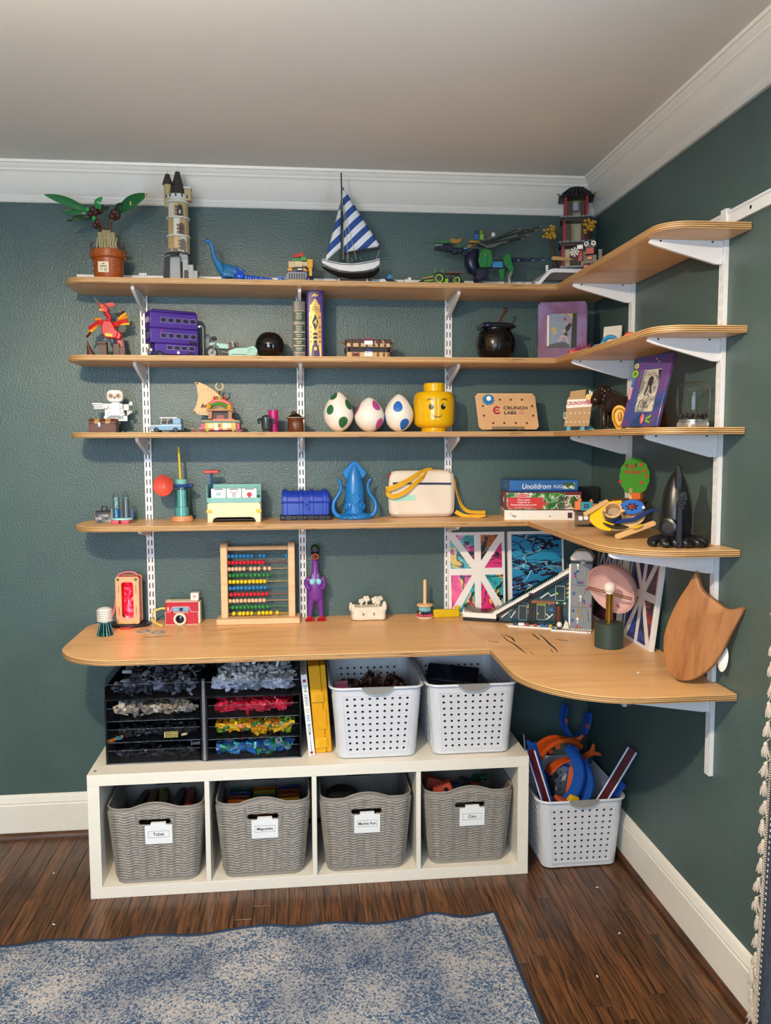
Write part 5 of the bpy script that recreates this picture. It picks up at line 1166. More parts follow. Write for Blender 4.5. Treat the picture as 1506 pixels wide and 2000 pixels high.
PAL=[(0,'#3a4a2a'),(.42,'#5a7a3a'),(.5,'#d8d0c0'),(.56,'#8a4a3a'),(.63,'#7ab0d8')]
px0=-.262
def d1(t,w,d,h):
 y=-d/2
 m=MB(P('#b8a060',.4));m.box(-w/2-.0004,-w/2,-d/2+.01,-.02,.004,h-.004);m.build('side_print',t)
 m=MB(P('#8a3a2a',.4));m.box(-w/2-.0004,-w/2,.0,.06,.004,h-.004);m.build('side_print',t)
 m=MB(P('#3a3a3a',.5,var=0))
 for k in range(4):m.box(-w/2+.020+.001*k,-w/2+.026+.004*k,y-.0003,y,.026-.004*k,.0268-.004*k)
 for k in range(10):m.box(-w/2+.03+.0014*k,-w/2+.0306+.0014*k,y-.0003,y,.010,.018)
 m.box(w/2-.10,w/2-.095,y-.0003,y,.012,.016);m.build('print_line',t);photo('box_photo_a',t,w/2-.034,w/2-.018,.008,.028,y,3,[(0,'#5a1a14'),(.5,'#23305a'),(.6,'#c8b8a0')])
pbox('puzzle_box','white puzzle box at the bottom of the puzzle stack',(px0,-.150,Z4),-10,.262,.21,.036,'#e8e4da',d1)
def d2(t,w,d,h):
 y=-d/2
 photo('box_photo_b',t,-w/2+.004,w/2-.06,.003,h-.003,y,12,[(0,'#1f5a2a'),(.42,'#4a8a2a'),(.52,'#c8d0c8'),(.58,'#2a6a3a'),(.66,'#3a2a20')])
 m=MB(P('#d2302a',.4));m.prism([(-w/2+.008,.006),(-w/2+.135,.006),(-w/2+.135,.018),(-w/2+.143,.016),(-w/2+.148,.024),(-w/2+.143,.031),(-w/2+.135,.030),(-w/2+.135,.046),(-w/2+.008,.046)],y-.0009,y-.0004,'y');m.build('red_panel',t)
 m=MB(WHITE);m.prism(circ(-w/2+.062,.053,.028,24,ry=.0075),y-.0012,y-.0008,'y');m.mat(P('#d2302a',.4));m.prism(circ(-w/2+.062,.053,.026,24,ry=.006),y-.0014,y-.0011,'y');m.build('logo_oval',t)
 text('lettering','Melissa & Doug',.0062,WHITE,t,(-w/2+.062,y-.0015,.053),shear=.2)
 for s,z in(('Floor puzzle',.0375),('Puzzle de sol',.0285),('Rompecabezas para el piso',.0195)):text('lettering',s,.0085,WHITE,t,(-w/2+.066,y-.001,z),fat=.0001)
 text('lettering','36 in x 24 in (91.4 cm x 61 cm)',.0048,WHITE,t,(-w/2+.066,y-.001,.0105))
 photo('box_photo_c',t,w/2-.085,w/2-.008,.006,.052,y,21,PAL,'#f0f0f0')
 m=MB(P('#c22a26',.4));m.box(-w/2-.0005,-w/2,-.075,-.005,.004,h-.004);o=m.build('side_panel',t);text('lettering','48',.03,WHITE,t,(-w/2-.0007,-.03,h/2),(90,0,-90))
 photo('box_photo_d',t,0,0,0,0,y,2,PAL)if False else None
pbox('puzzle_box','red and green floor puzzle box in the middle of the puzzle stack',(px0+.008,-.150,Z4+.0364),-9,.274,.205,.066,'#7a2a24',d2)
def d3(t,w,d,h):
 y=-d/2
 text('lettering','Unolidrom',.027,WHITE,t,(-.028,y-.0003,h*.46),shear=.15,sx=.9);text('lettering','PUZZLE',.0155,WHITE,t,(.058,y-.0003,h*.43),sx=.85)
 photo('box_photo_e',t,w/2-.056,w/2-.012,.010,h-.010,y,31,[(0,'#3a5a2a'),(.45,'#8a9a6a'),(.52,'#e8e4dc'),(.6,'#6a4a30')])
 m=MB(P('#123a7a',.35));m.box(-w/2,w/2,y-.0003,y,0,.006);m.build('dark_stripe',t)
 m=MB(paint('box_photo_f',PAL,41,lines=.01,sc_=(3,3,3)));m.box(-w/2-.0005,-w/2,-.03,.01,.012,h-.010);m.build('printed_picture',t)
pbox('puzzle_box','blue puzzle box on top of the puzzle stack',(px0+.002,-.150,Z4+.1028),-4,.250,.19,.042,'#2f6cb4',d3)
m=MB(P('#15161a',.4));m.box(-.05,.05,-.02,.03,0,.112);tag(m.build('dark_box',loc=(-.062,-.10,Z4)),'dark box in the corner behind the puzzle stack','box',)
t=thing('card_house_toy','orange and teal cardboard house toy beside the puzzle stack','toy',(-.185,-.475,Z4),-14)
m=MB(clear('#dfe6e6',.25));m.box(-.042,.055,-.038,.045,0,.0025);m.build('clear_base',t)
m=MB(P('#7a6040',.5));m.box(-.040,.010,.012,.028,.003,.050);m.build('brown_back',t,.001)
m=MB(P('#3a3648',.4));m.box(.012,.052,.010,.040,.003,.050);m.build('dark_block',t,.001)
m=MB(WHITE);m.prism(rrect(-.028,-.014,.018,.032,.003),.009,.0118,'y');m.mat(P('#f0ece6',.4));m.prism(rrect(-.010,.004,.020,.033,.003),.009,.0118,'y');m.build('white_tile',t)
m=MB(P('#2f9ab0',.4));m.box(-.022,.018,-.004,.0,.052,.082);o=m.build('teal_wall',t,.0006)
m=MB(P('#15202c',.4,var=0))
for i in(0,1):
 for j in(0,1):m.box(-.012+.009*i,-.0055+.009*i,-.0045,-.004,.061+.008*j,.067+.008*j)
m.build('window',o)
m=MB(P('#ee7a2a',.4));m.box(-.042,-.0225,-.006,.012,.054,.084);m.build('orange_wall',t,.001)
m=MB(P('#ee7a2a',.4));m.box(.0185,.038,-.010,.008,.044,.076);o=m.build('orange_wall',t,.001);m=MB(P('#c8281e',.4));m.prism(rrect(.0205,.033,.048,.066,.002),-.012,-.0102,'y');m.mat(WHITE);m.box(.023,.0305,-.0124,-.012,.052,.055);m.box(.023,.0305,-.0124,-.012,.059,.062);m.build('red_sign',o)
m=MB(P('#2f9ab0',.4));m.box(.0385,.066,.004,.008,.055,.084);m.mat(WHITE)
for k in range(3):m.box(.040+.008*k,.0455+.008*k,.0,.004,.058,.080);m.box(.0395,.064,.001,.004,.064+.0,.067)
m.build('fence_wall',t)
m=MB(P('#5a3a24',.5));m.prism([(-.044,.050),(.04,.044),(.04,.041),(-.044,.047)],-.014,.03,'y');m.build('floor_board',t);m=MB(P('#e08a3a',.4));m.cyl((-.03,.002,.084),(-.02,.002,.089),.006,n=10);m.cyl((.01,.002,.082),(.016,.002,.087),.006,n=10);m.build('roof_curl',t)
m=MB(P('#c81e34',.35));m.at((.012,-.018,.012),(0,14,-10));m.prism(rrect(-.010,.010,0,.034,.004),-.002,.002,'y');m.mat(P('#6a0e1a',.4));m.prism(circ(0,.010,.005,12),-.0024,-.002,'y');m.prism(circ(0,.023,.005,12),-.0024,-.002,'y');m.at();m.build('red_domino',t)
t=thing('tree_sign','green cut-out apple tree sign with red lettering on an orange stand','sign',(-.078,-.610,Z4+.0985),0);t.scale=(1.16,1.1,1.22)
pts=[]
for k in range(96):
 a=2*PI*k/96;r_=.046*(1+.06*abs(math.sin(6.5*a)));pts.append((r_*.95*math.cos(a),.060+r_*1.05*math.sin(a)))
tr=MB(P('#3f8f22',.4));tr.prism(pts,-.002,.002,'y');tr_o=tr.build('tree_crown',t,rot=(0,0,-50));
APP=P('#cf3030',.4)
for i,(x,z)in enumerate(((.020,.092),(.031,.076),(.038,.062),(.021,.045),(-.043,.046),(-.024,.089),(.004,.090))):
 m=MB(APP if i<5 else P('#6a3a1c',.4));m.prism(circ(x,z,.0042,12,ry=.005),-.0032,-.002,'y');m.build('apple',tr_o)
text('lettering','CAL',.0125,P('#b8262a',.4,var=0),tr_o,(-.010,-.0024,.086),fat=.0004);text('lettering','ROWAN',.0125,P('#b8262a',.4,var=0),tr_o,(-.005,-.0024,.071),fat=.0004)
m=MB(P('#e0702a',.4));m.box(-.002,.024,-.012,.006,0,.018);m.mat(WOODP);m.box(-.016,-.003,-.002,.004,0,.030);m.build('stand',t,.001,rot=(0,0,-50))
t=thing('clear_tub','smoky clear tub with dark rim holding green pieces under the tree sign','bowl',(-.085,-.575,Z4))
m=MB(clear('#a9a9a2',.2));m.rings([[(rx*math.cos(2*PI*k/32),ry*math.sin(2*PI*k/32),z)for k in range(32)]for rx,ry,z in((.040,.058,.004),(.056,.080,.088))],cap=False);m.build('tub_wall',t)
m=MB(P('#22241e',.4));m.tube([(.057*math.cos(2*PI*k/32),.082*math.sin(2*PI*k/32),.090)for k in range(32)],.003,6,loop=True);m.build('rim',t)
m=MB(P('#7a5a34',.6));m.prism(circ(0,0,.053,28,ry=.078),.090,.0955);m.build('brown_lid',t)
m=MB(P('#2a6a34',.4));m.prism(circ(0,0,.047,24,ry=.066),.004,.036);m.build('green_layer',t,.004)
m=MB(P('#d8cbb0',.5));m.tube([(-.048,-.03,.088),(-.038,-.02,.02)],.003,6);m.tube([(.0,-.084,.09),(-.004,-.062,.02)],.003,6);m.build('pale_stick',t)
m=MB(P('#2a2624',.5));m.ell((0,0,.06),(.030,.04,.022),12,8);m.build('dark_lump',t)
t=thing('plywood_skimmer_toy','yellow and blue painted plywood disc toy with drum and paddles','toy',(-.205,-.800,Z4+.047),0,rot=(36,0,-22))
dt=thing('dummy','','')if False else None
def tilt_board(nm_,pts,mat_,x,y,z,rot,th=.003,par=t,bev=.0006):
 m=MB(mat_);m.prism(pts,0,th);return m.build(nm_,par,bev,loc=(x,y,z),rot=rot)
PLY2=noise_mat('laser_ply',[(.3,'#c79b66'),(.7,'#d8b07a')],nscale=10,rough=.55)
m=MB(P('#3a2e20',.5));m.lathe([(.020,0),(.040,.004),(.052,.014),(.050,.0145)],30);m.build('round_foot',t)
m=MB(PLY2);m.prism(circ(0,0,.076,40,ry=.050),0,.003);m.build('round_board',t,loc=(0,0,.018),rot=(14,-6,0))
m=MB(P('#f0c81a',.35));ya=circ(0,0,.080,24,80,255,.055)+circ(.005,0,.045,24,255,80,.030);m.prism(ya,.0032,.0062);m.build('yellow_arc',t,loc=(-.004,0,.018),rot=(14,-6,0))
m=MB(P('#2a6ac8',.35));m.prism(circ(0,0,.034,30,ry=.024),0,.004);o=m.build('blue_disc',t,loc=(.038,.018,.040),rot=(22,-4,0))
m=MB(P('#8a5a34',.5));m.prism(circ(0,0,.036,30,ry=.026),-.004,-.0004);m.build('disc_rim',o)
m=MB(P('#20202a',.4));m.prism([(.016*(1+.25*math.sin(7*a))*math.cos(a),.011*(1+.25*math.sin(7*a))*math.sin(a))for a in[2*PI*k/40 for k in range(40)]],.0041,.0045);m.mat(P('#d03a34',.4));m.prism(circ(0,0,.009,16,40,320,.006)+circ(0,0,.005,16,320,40,.003),.0046,.005);m.build('emblem',o)
m=MB(P('#2c3e6a',.4));m.lathe([(.026,0),(.026,.026)],28,cap=False);m.mat(PLY2);m.rings([[(r*math.cos(2*PI*k/28),r*math.sin(2*PI*k/28),z)for k in range(28)]for r,z in((.027,.026),(.027,.030),(.022,.030),(.022,.004))],cap=False);m.mat(P('#a8927a',.5));m.prism(circ(0,0,.0255,24),.002,.006);m.build('drum',t,loc=(-.014,-.008,.030),rot=(16,-6,0))
for x,rz_ in((-.040,15),(.012,20)):m=MB(PLY2);m.box(-.002,.002,-.003,.003,-.004,.040);m.box(-.002,.010,-.003,.003,.036,.042);m.build('drum_bracket',t,loc=(x,-.022,.030),rot=(14,-12,rz_))
m=MB(PLY2);m.prism(rrect(-.07,.055,-.010,.010,.009),0,.003);m.build('paddle',t,loc=(.055,-.048,.012),rot=(2,-8,24))
m=MB(PLY2);m.prism(rrect(-.05,.04,-.008,.008,.007),0,.003);m.build('paddle',t,loc=(-.062,.030,.028),rot=(0,-6,40))
m=MB(P('#1f3a78',.4));m.prism([(-.06,-.008),(.0,-.012),(.05,.012),(.075,.012),(.06,.022),(.04,.020),(-.004,.002),(-.05,.004)],0,.003);m.build('navy_band',t,loc=(.045,-.022,.032),rot=(6,-6,12))
m=MB(P('#f0c22a',.35));m.prism(circ(0,0,.016,20,180,360,.008),0,.003);m.build('yellow_tab',t,loc=(.052,-.048,.024),rot=(4,-6,24));m=MB(WHITE);m.ell((.07,.004,.052),.005,10,7);m.build('white_bead',t)
BK=P('#16161a',.32,var=.05)
t=thing('printed_rocket_squid','black 3D printed squid rocket standing at the right end of fourth shelf','toy',(-.130,-1.020,Z4),-18)
m=MB(BK);loft(m,[(0,0,.010,.036,.036),(0,0,.03,.043,.040),(0,0,.06,.046,.042),(0,0,.09,.045,.041),(0,0,.125,.040,.037),(0,0,.155,.033,.031),(0,0,.178,.024,.023),(0,0,.195,.015,.015),(0,0,.200,.010,.010)],32);m.build('body',t,angle=70)
m=MB(BK);m.prism([(-.010,.13),(.010,.13),(.012,.19),(.007,.215),(0,.226),(-.007,.215),(-.008,.19)],-.030,.010,'y');m.build('nose_fin',t,.004)
m=MB(BK);m.prism([(-.008,0),(.010,0),(.010,.10),(.022,.13),(.018,.155),(.004,.15),(-.006,.12)],-.062,-.035,'y');m.build('front_fin',t,.003)
m=MB(P('#0c0c0e',.4))
for k in range(16):a=k*2.4;r_=.004*math.sqrt(k);m.ell((.007+r_*math.cos(a)*.7,-.0625,.122+r_*math.sin(a)*1.3),.0022,7,5)
m.build('fin_dimples',t)
m=MB(BK);m.at((-.024,-.040,.055),(90,0,-28));m.lathe([(.024,-.006),(.024,.008),(.018,.010),(.017,.005)],26,cap=False);m.mat(P('#2c2c30',.35));m.lathe([(.017,.003),(.017,.006),(.002,.007)],24);m.at();m.build('porthole',t)
for i,(a,l)in enumerate(((205,.076),(235,.066),(262,.054),(290,.062),(318,.074),(345,.078))):
 a=R(a);m=MB(BK);m.tube(spline([(.03*math.cos(a),.03*math.sin(a),.016),(l*.7*math.cos(a),l*.7*math.sin(a),.020),(l*math.cos(a),l*math.sin(a),.012),(l*.93*math.cos(a+.25),l*.93*math.sin(a+.25),.0095)]),[.0125]*6+[.012]*6+[.010]*6+[.008],9);m.build('tentacle',t,angle=80)
Z3=1.5302
def skin(name,nodes,edges,mat_,parent,sub=2,smooth=True):
 me=bpy.data.meshes.new(name);me.from_pydata([n[0]for n in nodes],edges,[]);me.materials.append(mat_)
 o=bpy.data.objects.new(name,me);COL.objects.link(o);o.parent=parent
 s=o.modifiers.new('skin','SKIN');s.use_smooth_shade=True
 for i,n in enumerate(nodes):
  r=n[1];me.skin_vertices[0].data[i].radius=r if isinstance(r,tuple)else(r,r)
 me.skin_vertices[0].data[0].use_root=True
 u=o.modifiers.new('sub','SUBSURF');u.levels=sub;u.render_levels=sub
 return o
TRK=P('#5a3020',.45);TRL=P('#b08a58',.45)
t=thing('brick_chest','small brown brick-built trunk with silver latch beside the white owl','toy',(-1.827,-.185,Z3),0)
m=MB(TRK);m.box(-.046,.046,-.026,.026,0,.030);m.build('box',t,.0008)
for k in range(5):
 m=MB(TRL if k in(1,3)else TRK);x=-.046+.0184*k;pr=[(-.0265,.0305),(.0265,.0305),(.0265,.038),(.018,.048),(-.018,.048),(-.0265,.038)];m.prism(pr,x+.0002,x+.0182,'x');m.build('lid_brick',t,.0008)
m=MB(P('#a8adb4',.25,.8));m.prism(rrect(-.014,-.006,.020,.034,.002),-.0285,-.026,'y');m.tube(arc((-.010,.024),.003,0,360,12,y=-.0288),.0009,5);m.build('latch',t)
t=thing('brick_owl','white brick-built owl with orange eyes perched on a small street sign','toy',(-1.803,-.110,Z3),4)
OW=P('#e4e4e2',.35);OW2=P('#d2d3d4',.35)
m=MB(P('#2a4a30',.4));m.box(-.02,.03,-.012,.02,0,.004);m.build('green_base',t);m=MB(BLACK);m.box(.010,.017,-.003,.004,.004,.046);m.box(-.006,.002,-.003,.004,.004,.046);m.build('sign_post',t);m=MB(P('#c8b070',.4));m.box(-.012,-.006,-.002,.006,.004,.028);m.build('tan_brick',t)
m=MB(WHITE);m.box(-.038,.042,-.010,-.004,.042,.060);o=m.build('sign_plate',t,.0006);text('lettering','PRIVET DRIVE',.0108,P('#1a1a1a',.5,var=0),o,(.002,-.0103,.051),sx=.86,fat=.0002)
for z0,z1,a,b in((.060,.070,.030,.022),(.0702,.086,.027,.020),(.0862,.104,.024,.019)):m=MB(OW);m.box(-a+.004,a+.004,-b,b,z0,z1);m.build('body_brick',t,.003)
m=MB(OW);m.prism([(-.014,.060),(.022,.060),(.019,.108),(-.008,.108)],-.027,-.0205,'y');m.build('breast',t,.003)
for k in range(4):m=MB(OW2);m.box(-.022+.013*k,-.012+.013*k,-.024,-.018,.058,.066+.002*(k%2));m.build('tail_feather',t,.001)
m=MB(OW);m.prism(rrect(-.026,.030,.1085,.152,.016),-.022,.024,'y');m.build('head',t,.008,3)
for s in(-1,1):
 x=.002+s*.0125;m=MB(P('#e09a30',.3));m.cyl((x,-.0225,.130),(x,-.0255,.130),.0105,n=20);o=m.build('eye_ring',t);m=MB(BLACK);m.cyl((x,-.0255,.130),(x,-.0265,.130),.006,n=16);m.build('pupil',o)
m=MB(P('#2a2a2a',.3));m.prism([(-.002,.128),(.006,.128),(.002,.117)],-.028,-.0222,'y');m.build('beak',t)
m=MB(OW);m.box(-.044,-.0215,-.006,.012,.084,.104);m.ell((-.032,-.008,.094),(.010,.006,.009),12,8);m.box(.0295,.048,-.006,.012,.080,.102);m.build('shoulder',t,.002)
for k in range(3):m=MB(OW2);m.box(-.074-.004*(k==0),-.0445,-.004+.004*k,-.001+.004*k,.100-.0075*k,.106-.0075*k);m.build('wing_feather',t,.001)
for k in range(3):m=MB(OW2);m.box(.040+.006*k,.045+.006*k,-.002,.006,.062+.004*k,.0795);m.build('wing_feather',t,.001)
m=MB(OW2);m.box(.048,.060,-.002,.006,.098,.110);m.box(-.036,-.024,-.002,.006,.060,.083);m.build('wing_feather',t,.001)
t=thing('brick_car','pale blue brick-built vintage car with white roof beside the left upright','toy car',(-1.617,-.140,Z3),-6)
BL=P('#86b0d6',.3);
m=MB(BL);m.prism([(-.055,.008),(.054,.008),(.054,.030),(-.014,.031),(-.020,.028),(-.050,.026),(-.057,.020)],-.021,.021,'y');m.build('body',t,.002)
m=MB(BL);m.box(.024,.052,-.020,.020,.0305,.050);m.build('rear_cab',t,.001)
m=MB(P('#e6e6e2',.35));m.box(-.022,.040,-.022,.022,.0502,.0545);m.build('roof',t,.001)
m=MB(P('#d8d8d4',.35));
for x in(-.018,.004):m.tube([(x,-.020,.031),(x+.003,-.020,.050)],.0012,5);m.tube([(x,.020,.031),(x+.003,.020,.050)],.0012,5)
m.build('window_post',t);m=MB(P('#2a2422',.4));m.box(-.016,.022,-.014,.014,.0305,.040);m.mat(P('#8a5a40',.5));m.ell((.0,-.008,.040),.005,8,6);m.mat(P('#4a2a1c',.4));m.ell((.014,-.006,.040),.005,8,6);m.build('seats',t)
m=MB(P('#dfe6ea',.3));m.box(-.056,.054,-.0222,-.021,.024,.0262);m.prism([(-.058,.006),(-.030,.006),(-.030,.009),(-.058,.009)],-.023,-.020,'y');m.build('white_trim',t)
for x in(-.034,.034):
 for s in(-1,1):m=MB(BLACK);m.cyl((x,s*.0185,.0095),(x,s*.0235,.0095),.0095,n=16);m.mat(P('#4a4c50',.3));m.cyl((x,s*.0235,.0095),(x,s*.0242,.0095),.0045,n=10);m.build('wheel',t)
m=MB(BL);m.prism([(-.046,.012),(-.042,.020),(-.028,.021),(-.021,.012),(-.024,.012),(-.030,.018),(-.040,.017),(-.043,.012)],-.0245,-.0205,'y');m.prism([(.022,.012),(.026,.021),(.042,.021),(.047,.012),(.044,.012),(.038,.018),(.030,.018),(.025,.012)],-.0245,-.0205,'y');m.build('mudguard',t)
m=MB(P('#e8e0b0',.2));m.cyl((-.0575,-.013,.018),(-.060,-.013,.018),.0045,n=12);m.cyl((-.0575,.013,.018),(-.060,.013,.018),.0045,n=12);m.build('headlamp',t);m=MB(BLACK);m.box(-.0605,-.057,-.018,.018,.006,.011);m.build('bumper',t)
t=thing('brick_catamaran','red brick-built catamaran with tan printed sail and flowery cabin','toy boat',(-1.436,-.125,Z3),0)
DR=P('#7a1c22',.35)
for y in(-.030,.032):
 m=MB(DR);x0=-.070 if y<0 else-.105;x1=.092 if y<0 else .055
 m.prism([(x0,.012),(x0+.012,.003),(x0+.03,0),(x1-.03,0),(x1-.010,.003),(x1,.013),(x1-.012,.010),(x0+.014,.009)],y-.011,y+.011,'y');m.build('hull',t,.0015)
m=MB(P('#d8826a',.4));m.prism([(-.070,.012),(-.058,.012),(-.064,.020)],-.034,-.026,'y');m.prism([(-.105,.012),(-.094,.012),(-.100,.019)],.028,.036,'y');m.build('bow_tip',t)
m=MB(P('#c81f2c',.35));m.box(-.062,-.046,-.03,.03,.010,.034);m.box(.062,.074,-.03,.03,.010,.034);m.build('red_wall',t,.0006)
for k in range(7):
 x=-.0455+.0153*k;m=MB(P(['#f0a81c','#f2c818','#e8e0c0','#f0a81c','#e8e0c0','#f2c818','#f0a81c'][k],.35));m.box(x,x+.0150,-.041,-.034,.014,.034);m.build('yellow_tile',t)
for k in range(7):
 x=-.0455+.0153*k;m=MB(P(['#d8b028','#c8202c','#e0e0d8','#c8202c','#e8a030','#c8202c','#e0c0a0'][k],.35));m.box(x,x+.0150,-.041,-.034,.004,.0135);m.build('lower_tile',t)
for x in(-.028,.038):
 m=MB(WHITE)
 for q in range(4):a=R(45+90*q);m.prism([(x,.024),(x+.009*math.cos(a-.3),.024+.009*math.sin(a-.3)),(x+.009*math.cos(a+.3),.024+.009*math.sin(a+.3))],-.0425,-.041,'y')
 m.build('white_flower',t)
m=MB(P('#6a2a20',.4));m.tube([(.004-.006,-.0415,.018),(.004+.006,-.0415,.030)],.001,4);m.tube([(.004+.006,-.0415,.018),(.004-.006,-.0415,.030)],.001,4);m.build('cross_mark',t)
m=MB(P('#a8cc3a',.4))
for x in(-.038,.052):m.ell((x,-.044,.008),(.006,.004,.006),8,6)
m.build('leaf_cluster',t)
m=MB(P('#2f7a6a',.4));m.box(-.066,.078,-.038,.034,.0345,.040);m.build('deck',t,.0006);m=MB(P('#e09a5a',.4));m.box(-.060,.074,-.0385,.034,.0402,.0435);m.build('deck_plank',t,.0006)
m=MB(P('#e8704a',.4));m.box(-.020,.055,-.030,.02,.0437,.048);m.build('coral_step',t)
for x in(-.030,.040):m=MB(P('#a8744a',.5));m.box(x-.007,x+.007,-.020,.015,.048,.076);m.build('cabin_post',t,.001)
m=MB(P('#3a1c14',.5));m.box(-.023,.033,-.005,.012,.048,.076);m.mat(P('#8a2a20',.4));m.box(-.008,.018,-.012,-.006,.048,.062);m.build('cabin_room',t)
m=MB(P('#b07a48',.5));m.box(-.042,.052,-.026,.02,.0765,.084);m.build('cabin_beam',t,.001)
m=MB(P('#e8746a',.35));m.tube(spline([(-.038,-.012,.088),(-.030,-.012,.100),(-.012,-.012,.112),(.012,-.012,.113),(.032,-.012,.104),(.042,-.012,.090)]),.008,10);m.build('coral_arch',t)
m=MB(P('#4a9a28',.4));m.tube(spline([(-.034,-.024,.094),(-.012,-.026,.101),(.012,-.026,.102),(.036,-.024,.090)]),.005,8);m.build('green_garland',t)
for x,z in((-.034,.092),(.038,.088)):
 m=MB(P('#f2c020',.35));m.ell((x,-.030,z),(.0075,.003,.0075),12,7);o=m.build('yellow_flower',t);m=MB(P('#c87018',.4));m.ell((x,-.0335,z),(.003,.0015,.003),8,5);m.build('flower_eye',o)
m=MB(P('#8ac83a',.35));m.ell((.004,-.016,.122),(.006,.005,.008));m.mat(P('#d83a24',.35))
for x in(-.016,-.006,.014,.024):m.cyl((x,-.012,.116),(x,-.012,.130),.0032,.002,8)
m.build('roof_finials',t)
SAIL=noise_mat('tan_sail',[(.3,'#c9ad7e'),(.7,'#d8bd8e')],nscale=9,rough=.7)
m=MB(SAIL);sl=[(-.094,.074),(-.080,.100),(-.074,.130),(-.078,.165),(-.084,.181),(-.070,.180),(-.045,.170),(-.015,.150),(.02,.118),(.045,.090),(.055,.074),(.03,.062),(-.02,.060),(-.07,.064)]
m.prism(sl,.006,.009,'y');sail=m.build('sail',t)
BR=P('#6a3a24',.6,var=0);m=MB(BR);m.prism(circ(-.076,.176,.004,12),.0052,.006,'y');m.prism(circ(-.088,.074,.004,12),.0052,.006,'y');m.tube(arc((-.010,.120),.010,0,360,22,y=.0055),.0008,4,loop=True);m.tube(arc((-.010,.120),.005,0,360,16,y=.0055),.0008,4,loop=True)
m.prism([(-.066,.090),(-.058,.106),(-.052,.096),(-.046,.102),(-.038,.090)],.0052,.006,'y')
for k in range(12):m.prism(circ(-.082+.0115*k,.070+.0005*k,.0018,6),.0052,.006,'y')
for k in range(10):a=k*.63;m.prism(circ(-.045+.024*math.cos(a),.138+.020*math.sin(a),.0012,6),.0052,.006,'y')
m.build('sail_print',sail)
m=MB(P('#d8c8a0',.4));m.tube(arc((.002,.166),.013,120,420,22,y=.012),[.0012]+[.003]*20+[.0012],8);m.build('crescent_hook',t);m=MB(P('#5a3a20',.5));m.cyl((.0,.012,.08),(.002,.012,.155),.0025,n=8);m.build('mast',t)
t=thing('toy_robot','small dark grey round-headed robot in front of the magenta tube','toy',(-1.266,-.185,Z3),10)
RB=P('#2b363a',.35);m=MB(RB);m.lathe([(.010,.006),(.016,.012),(.018,.03),(.018,.048),(.013,.058),(.002,.062)],20);m.build('body',t)
for s in(-1,1):m=MB(RB);m.tube([(s*.017,0,.046),(s*.027,-.004,.044),(s*.026,-.008,.030)],[.005,.006,.004],8);m.build('arm',t);m=MB(RB);m.cyl((s*.008,-.001,0),(s*.008,-.001,.010),.006,n=10);m.build('leg',t);m=MB(P('#c8d0d0',.2));m.ell((s*.006,-.0155,.050),.0022,8,6);m.build('eye',t)
m=MB(P('#c01878',.35));m.rings([[(r*math.cos(2*PI*k/24),r*math.sin(2*PI*k/24),z)for k in range(24)]for r,z in((.0175,0),(.0175,.080),(.0145,.080),(.0145,.002))],loop=True);tag(m.build('magenta_tube',loc=(-1.242,-.135,Z3)),'upright magenta plastic tube behind the dark robot','tube')
t=thing('clay_pot_figure','brown clay pot with peaked lid beside the middle upright','pottery',(-1.163,-.150,Z3),0)
BC=noise_mat('brown_clay',[(.3,'#4a2414'),(.7,'#6a3a22')],nscale=40,rough=.35,bump=.4,bscale=80)
m=MB(BC);m.lathe([(.026,0),(.030,.004),(.029,.03),(.027,.046),(.034,.050),(.033,.052),(.022,.052)],20);wob(m,.0012,9);m.build('pot',t,angle=80)
m=MB(P('#1c120c',.5));m.lathe([(.032,.0525),(.018,.062),(.006,.069),(.001,.070)],18);wob(m,.001,4);m.build('lid',t,angle=80);m=MB(P('#cfc8bc',.6));m.tube([(.033*math.cos(2*PI*k/24),.033*math.sin(2*PI*k/24),.0525+.0008*(k%2))for k in range(24)],.0009,4,loop=True);m.build('pale_rim',t)
m=MB(BC);m.ell((-.006,-.006,.068),(.009,.009,.008),10,7);wob(m,.001,2);m.build('knob',t,angle=80)
EGG=P('#e6e0d6',.35,var=.02)
def egg(label,x,y,h,w_,col,spots):
 t=thing('spotted_egg',label,'egg',(x,y,Z3),0);m=MB(EGG);n=32;pr=[]
 def rad(u):return w_/2*math.sin(PI*u)**.56*(1.06-.36*(u-.42))if 0<u<1 else 0
 mx=max(rad(i/60)for i in range(61));f=(w_/2)/mx
 us=[.5-.5*math.cos(PI*i/22)for i in range(23)]
 m.rings([[(max(.0006,rad(u)*f)*math.cos(2*PI*k/n),max(.0006,rad(u)*f)*math.sin(2*PI*k/n),h*u)for k in range(n)]for u in us]);m.build('shell',t,angle=80)
 for az,u,r_ in spots:
  m=MB(P(col,.4));N_=20
  def pt(a,uu):uu=max(.02,min(.985,uu));q=rad(uu)*f+.0006;return(q*math.sin(a),-q*math.cos(a),h*uu)
  rg=[[pt(R(az),u)]*N_]
  for fr in(.35,.7,1):
   rg.append([pt(R(az)+fr*r_*math.cos(2*PI*k/N_)/max(.012,rad(u)*f),u+fr*r_*1.18*math.sin(2*PI*k/N_)/h)for k in range(N_)])
  m.rings(rg,cap=False);m.build('spot',t,angle=80)
egg('large white egg with dark green spots',-1.007,-.150,.145,.109,'#2c6a42',[(-38,.55,.015),(18,.24,.017),(50,.68,.016),(-45,.90,.013),(150,.5,.016),(-120,.4,.016)])
egg('white egg with magenta spots',-.894,-.150,.126,.109,'#c0509a',[(33,.76,.0155),(45,.24,.0165),(-80,.66,.017),(-140,.3,.016),(150,.6,.016)])
egg('white egg with blue spots',-.786,-.152,.138,.107,'#1d6cc4',[(-12,.66,.017),(20,.20,.017),(80,.74,.014),(-90,.35,.016),(150,.5,.016)])
t=thing('smiling_head_jar','glossy yellow storage jar shaped like a smiling round head','jar',(-.654,-.135,Z3),0)
YH=P('#f0bc0c',.16,var=.01,coat=.4)
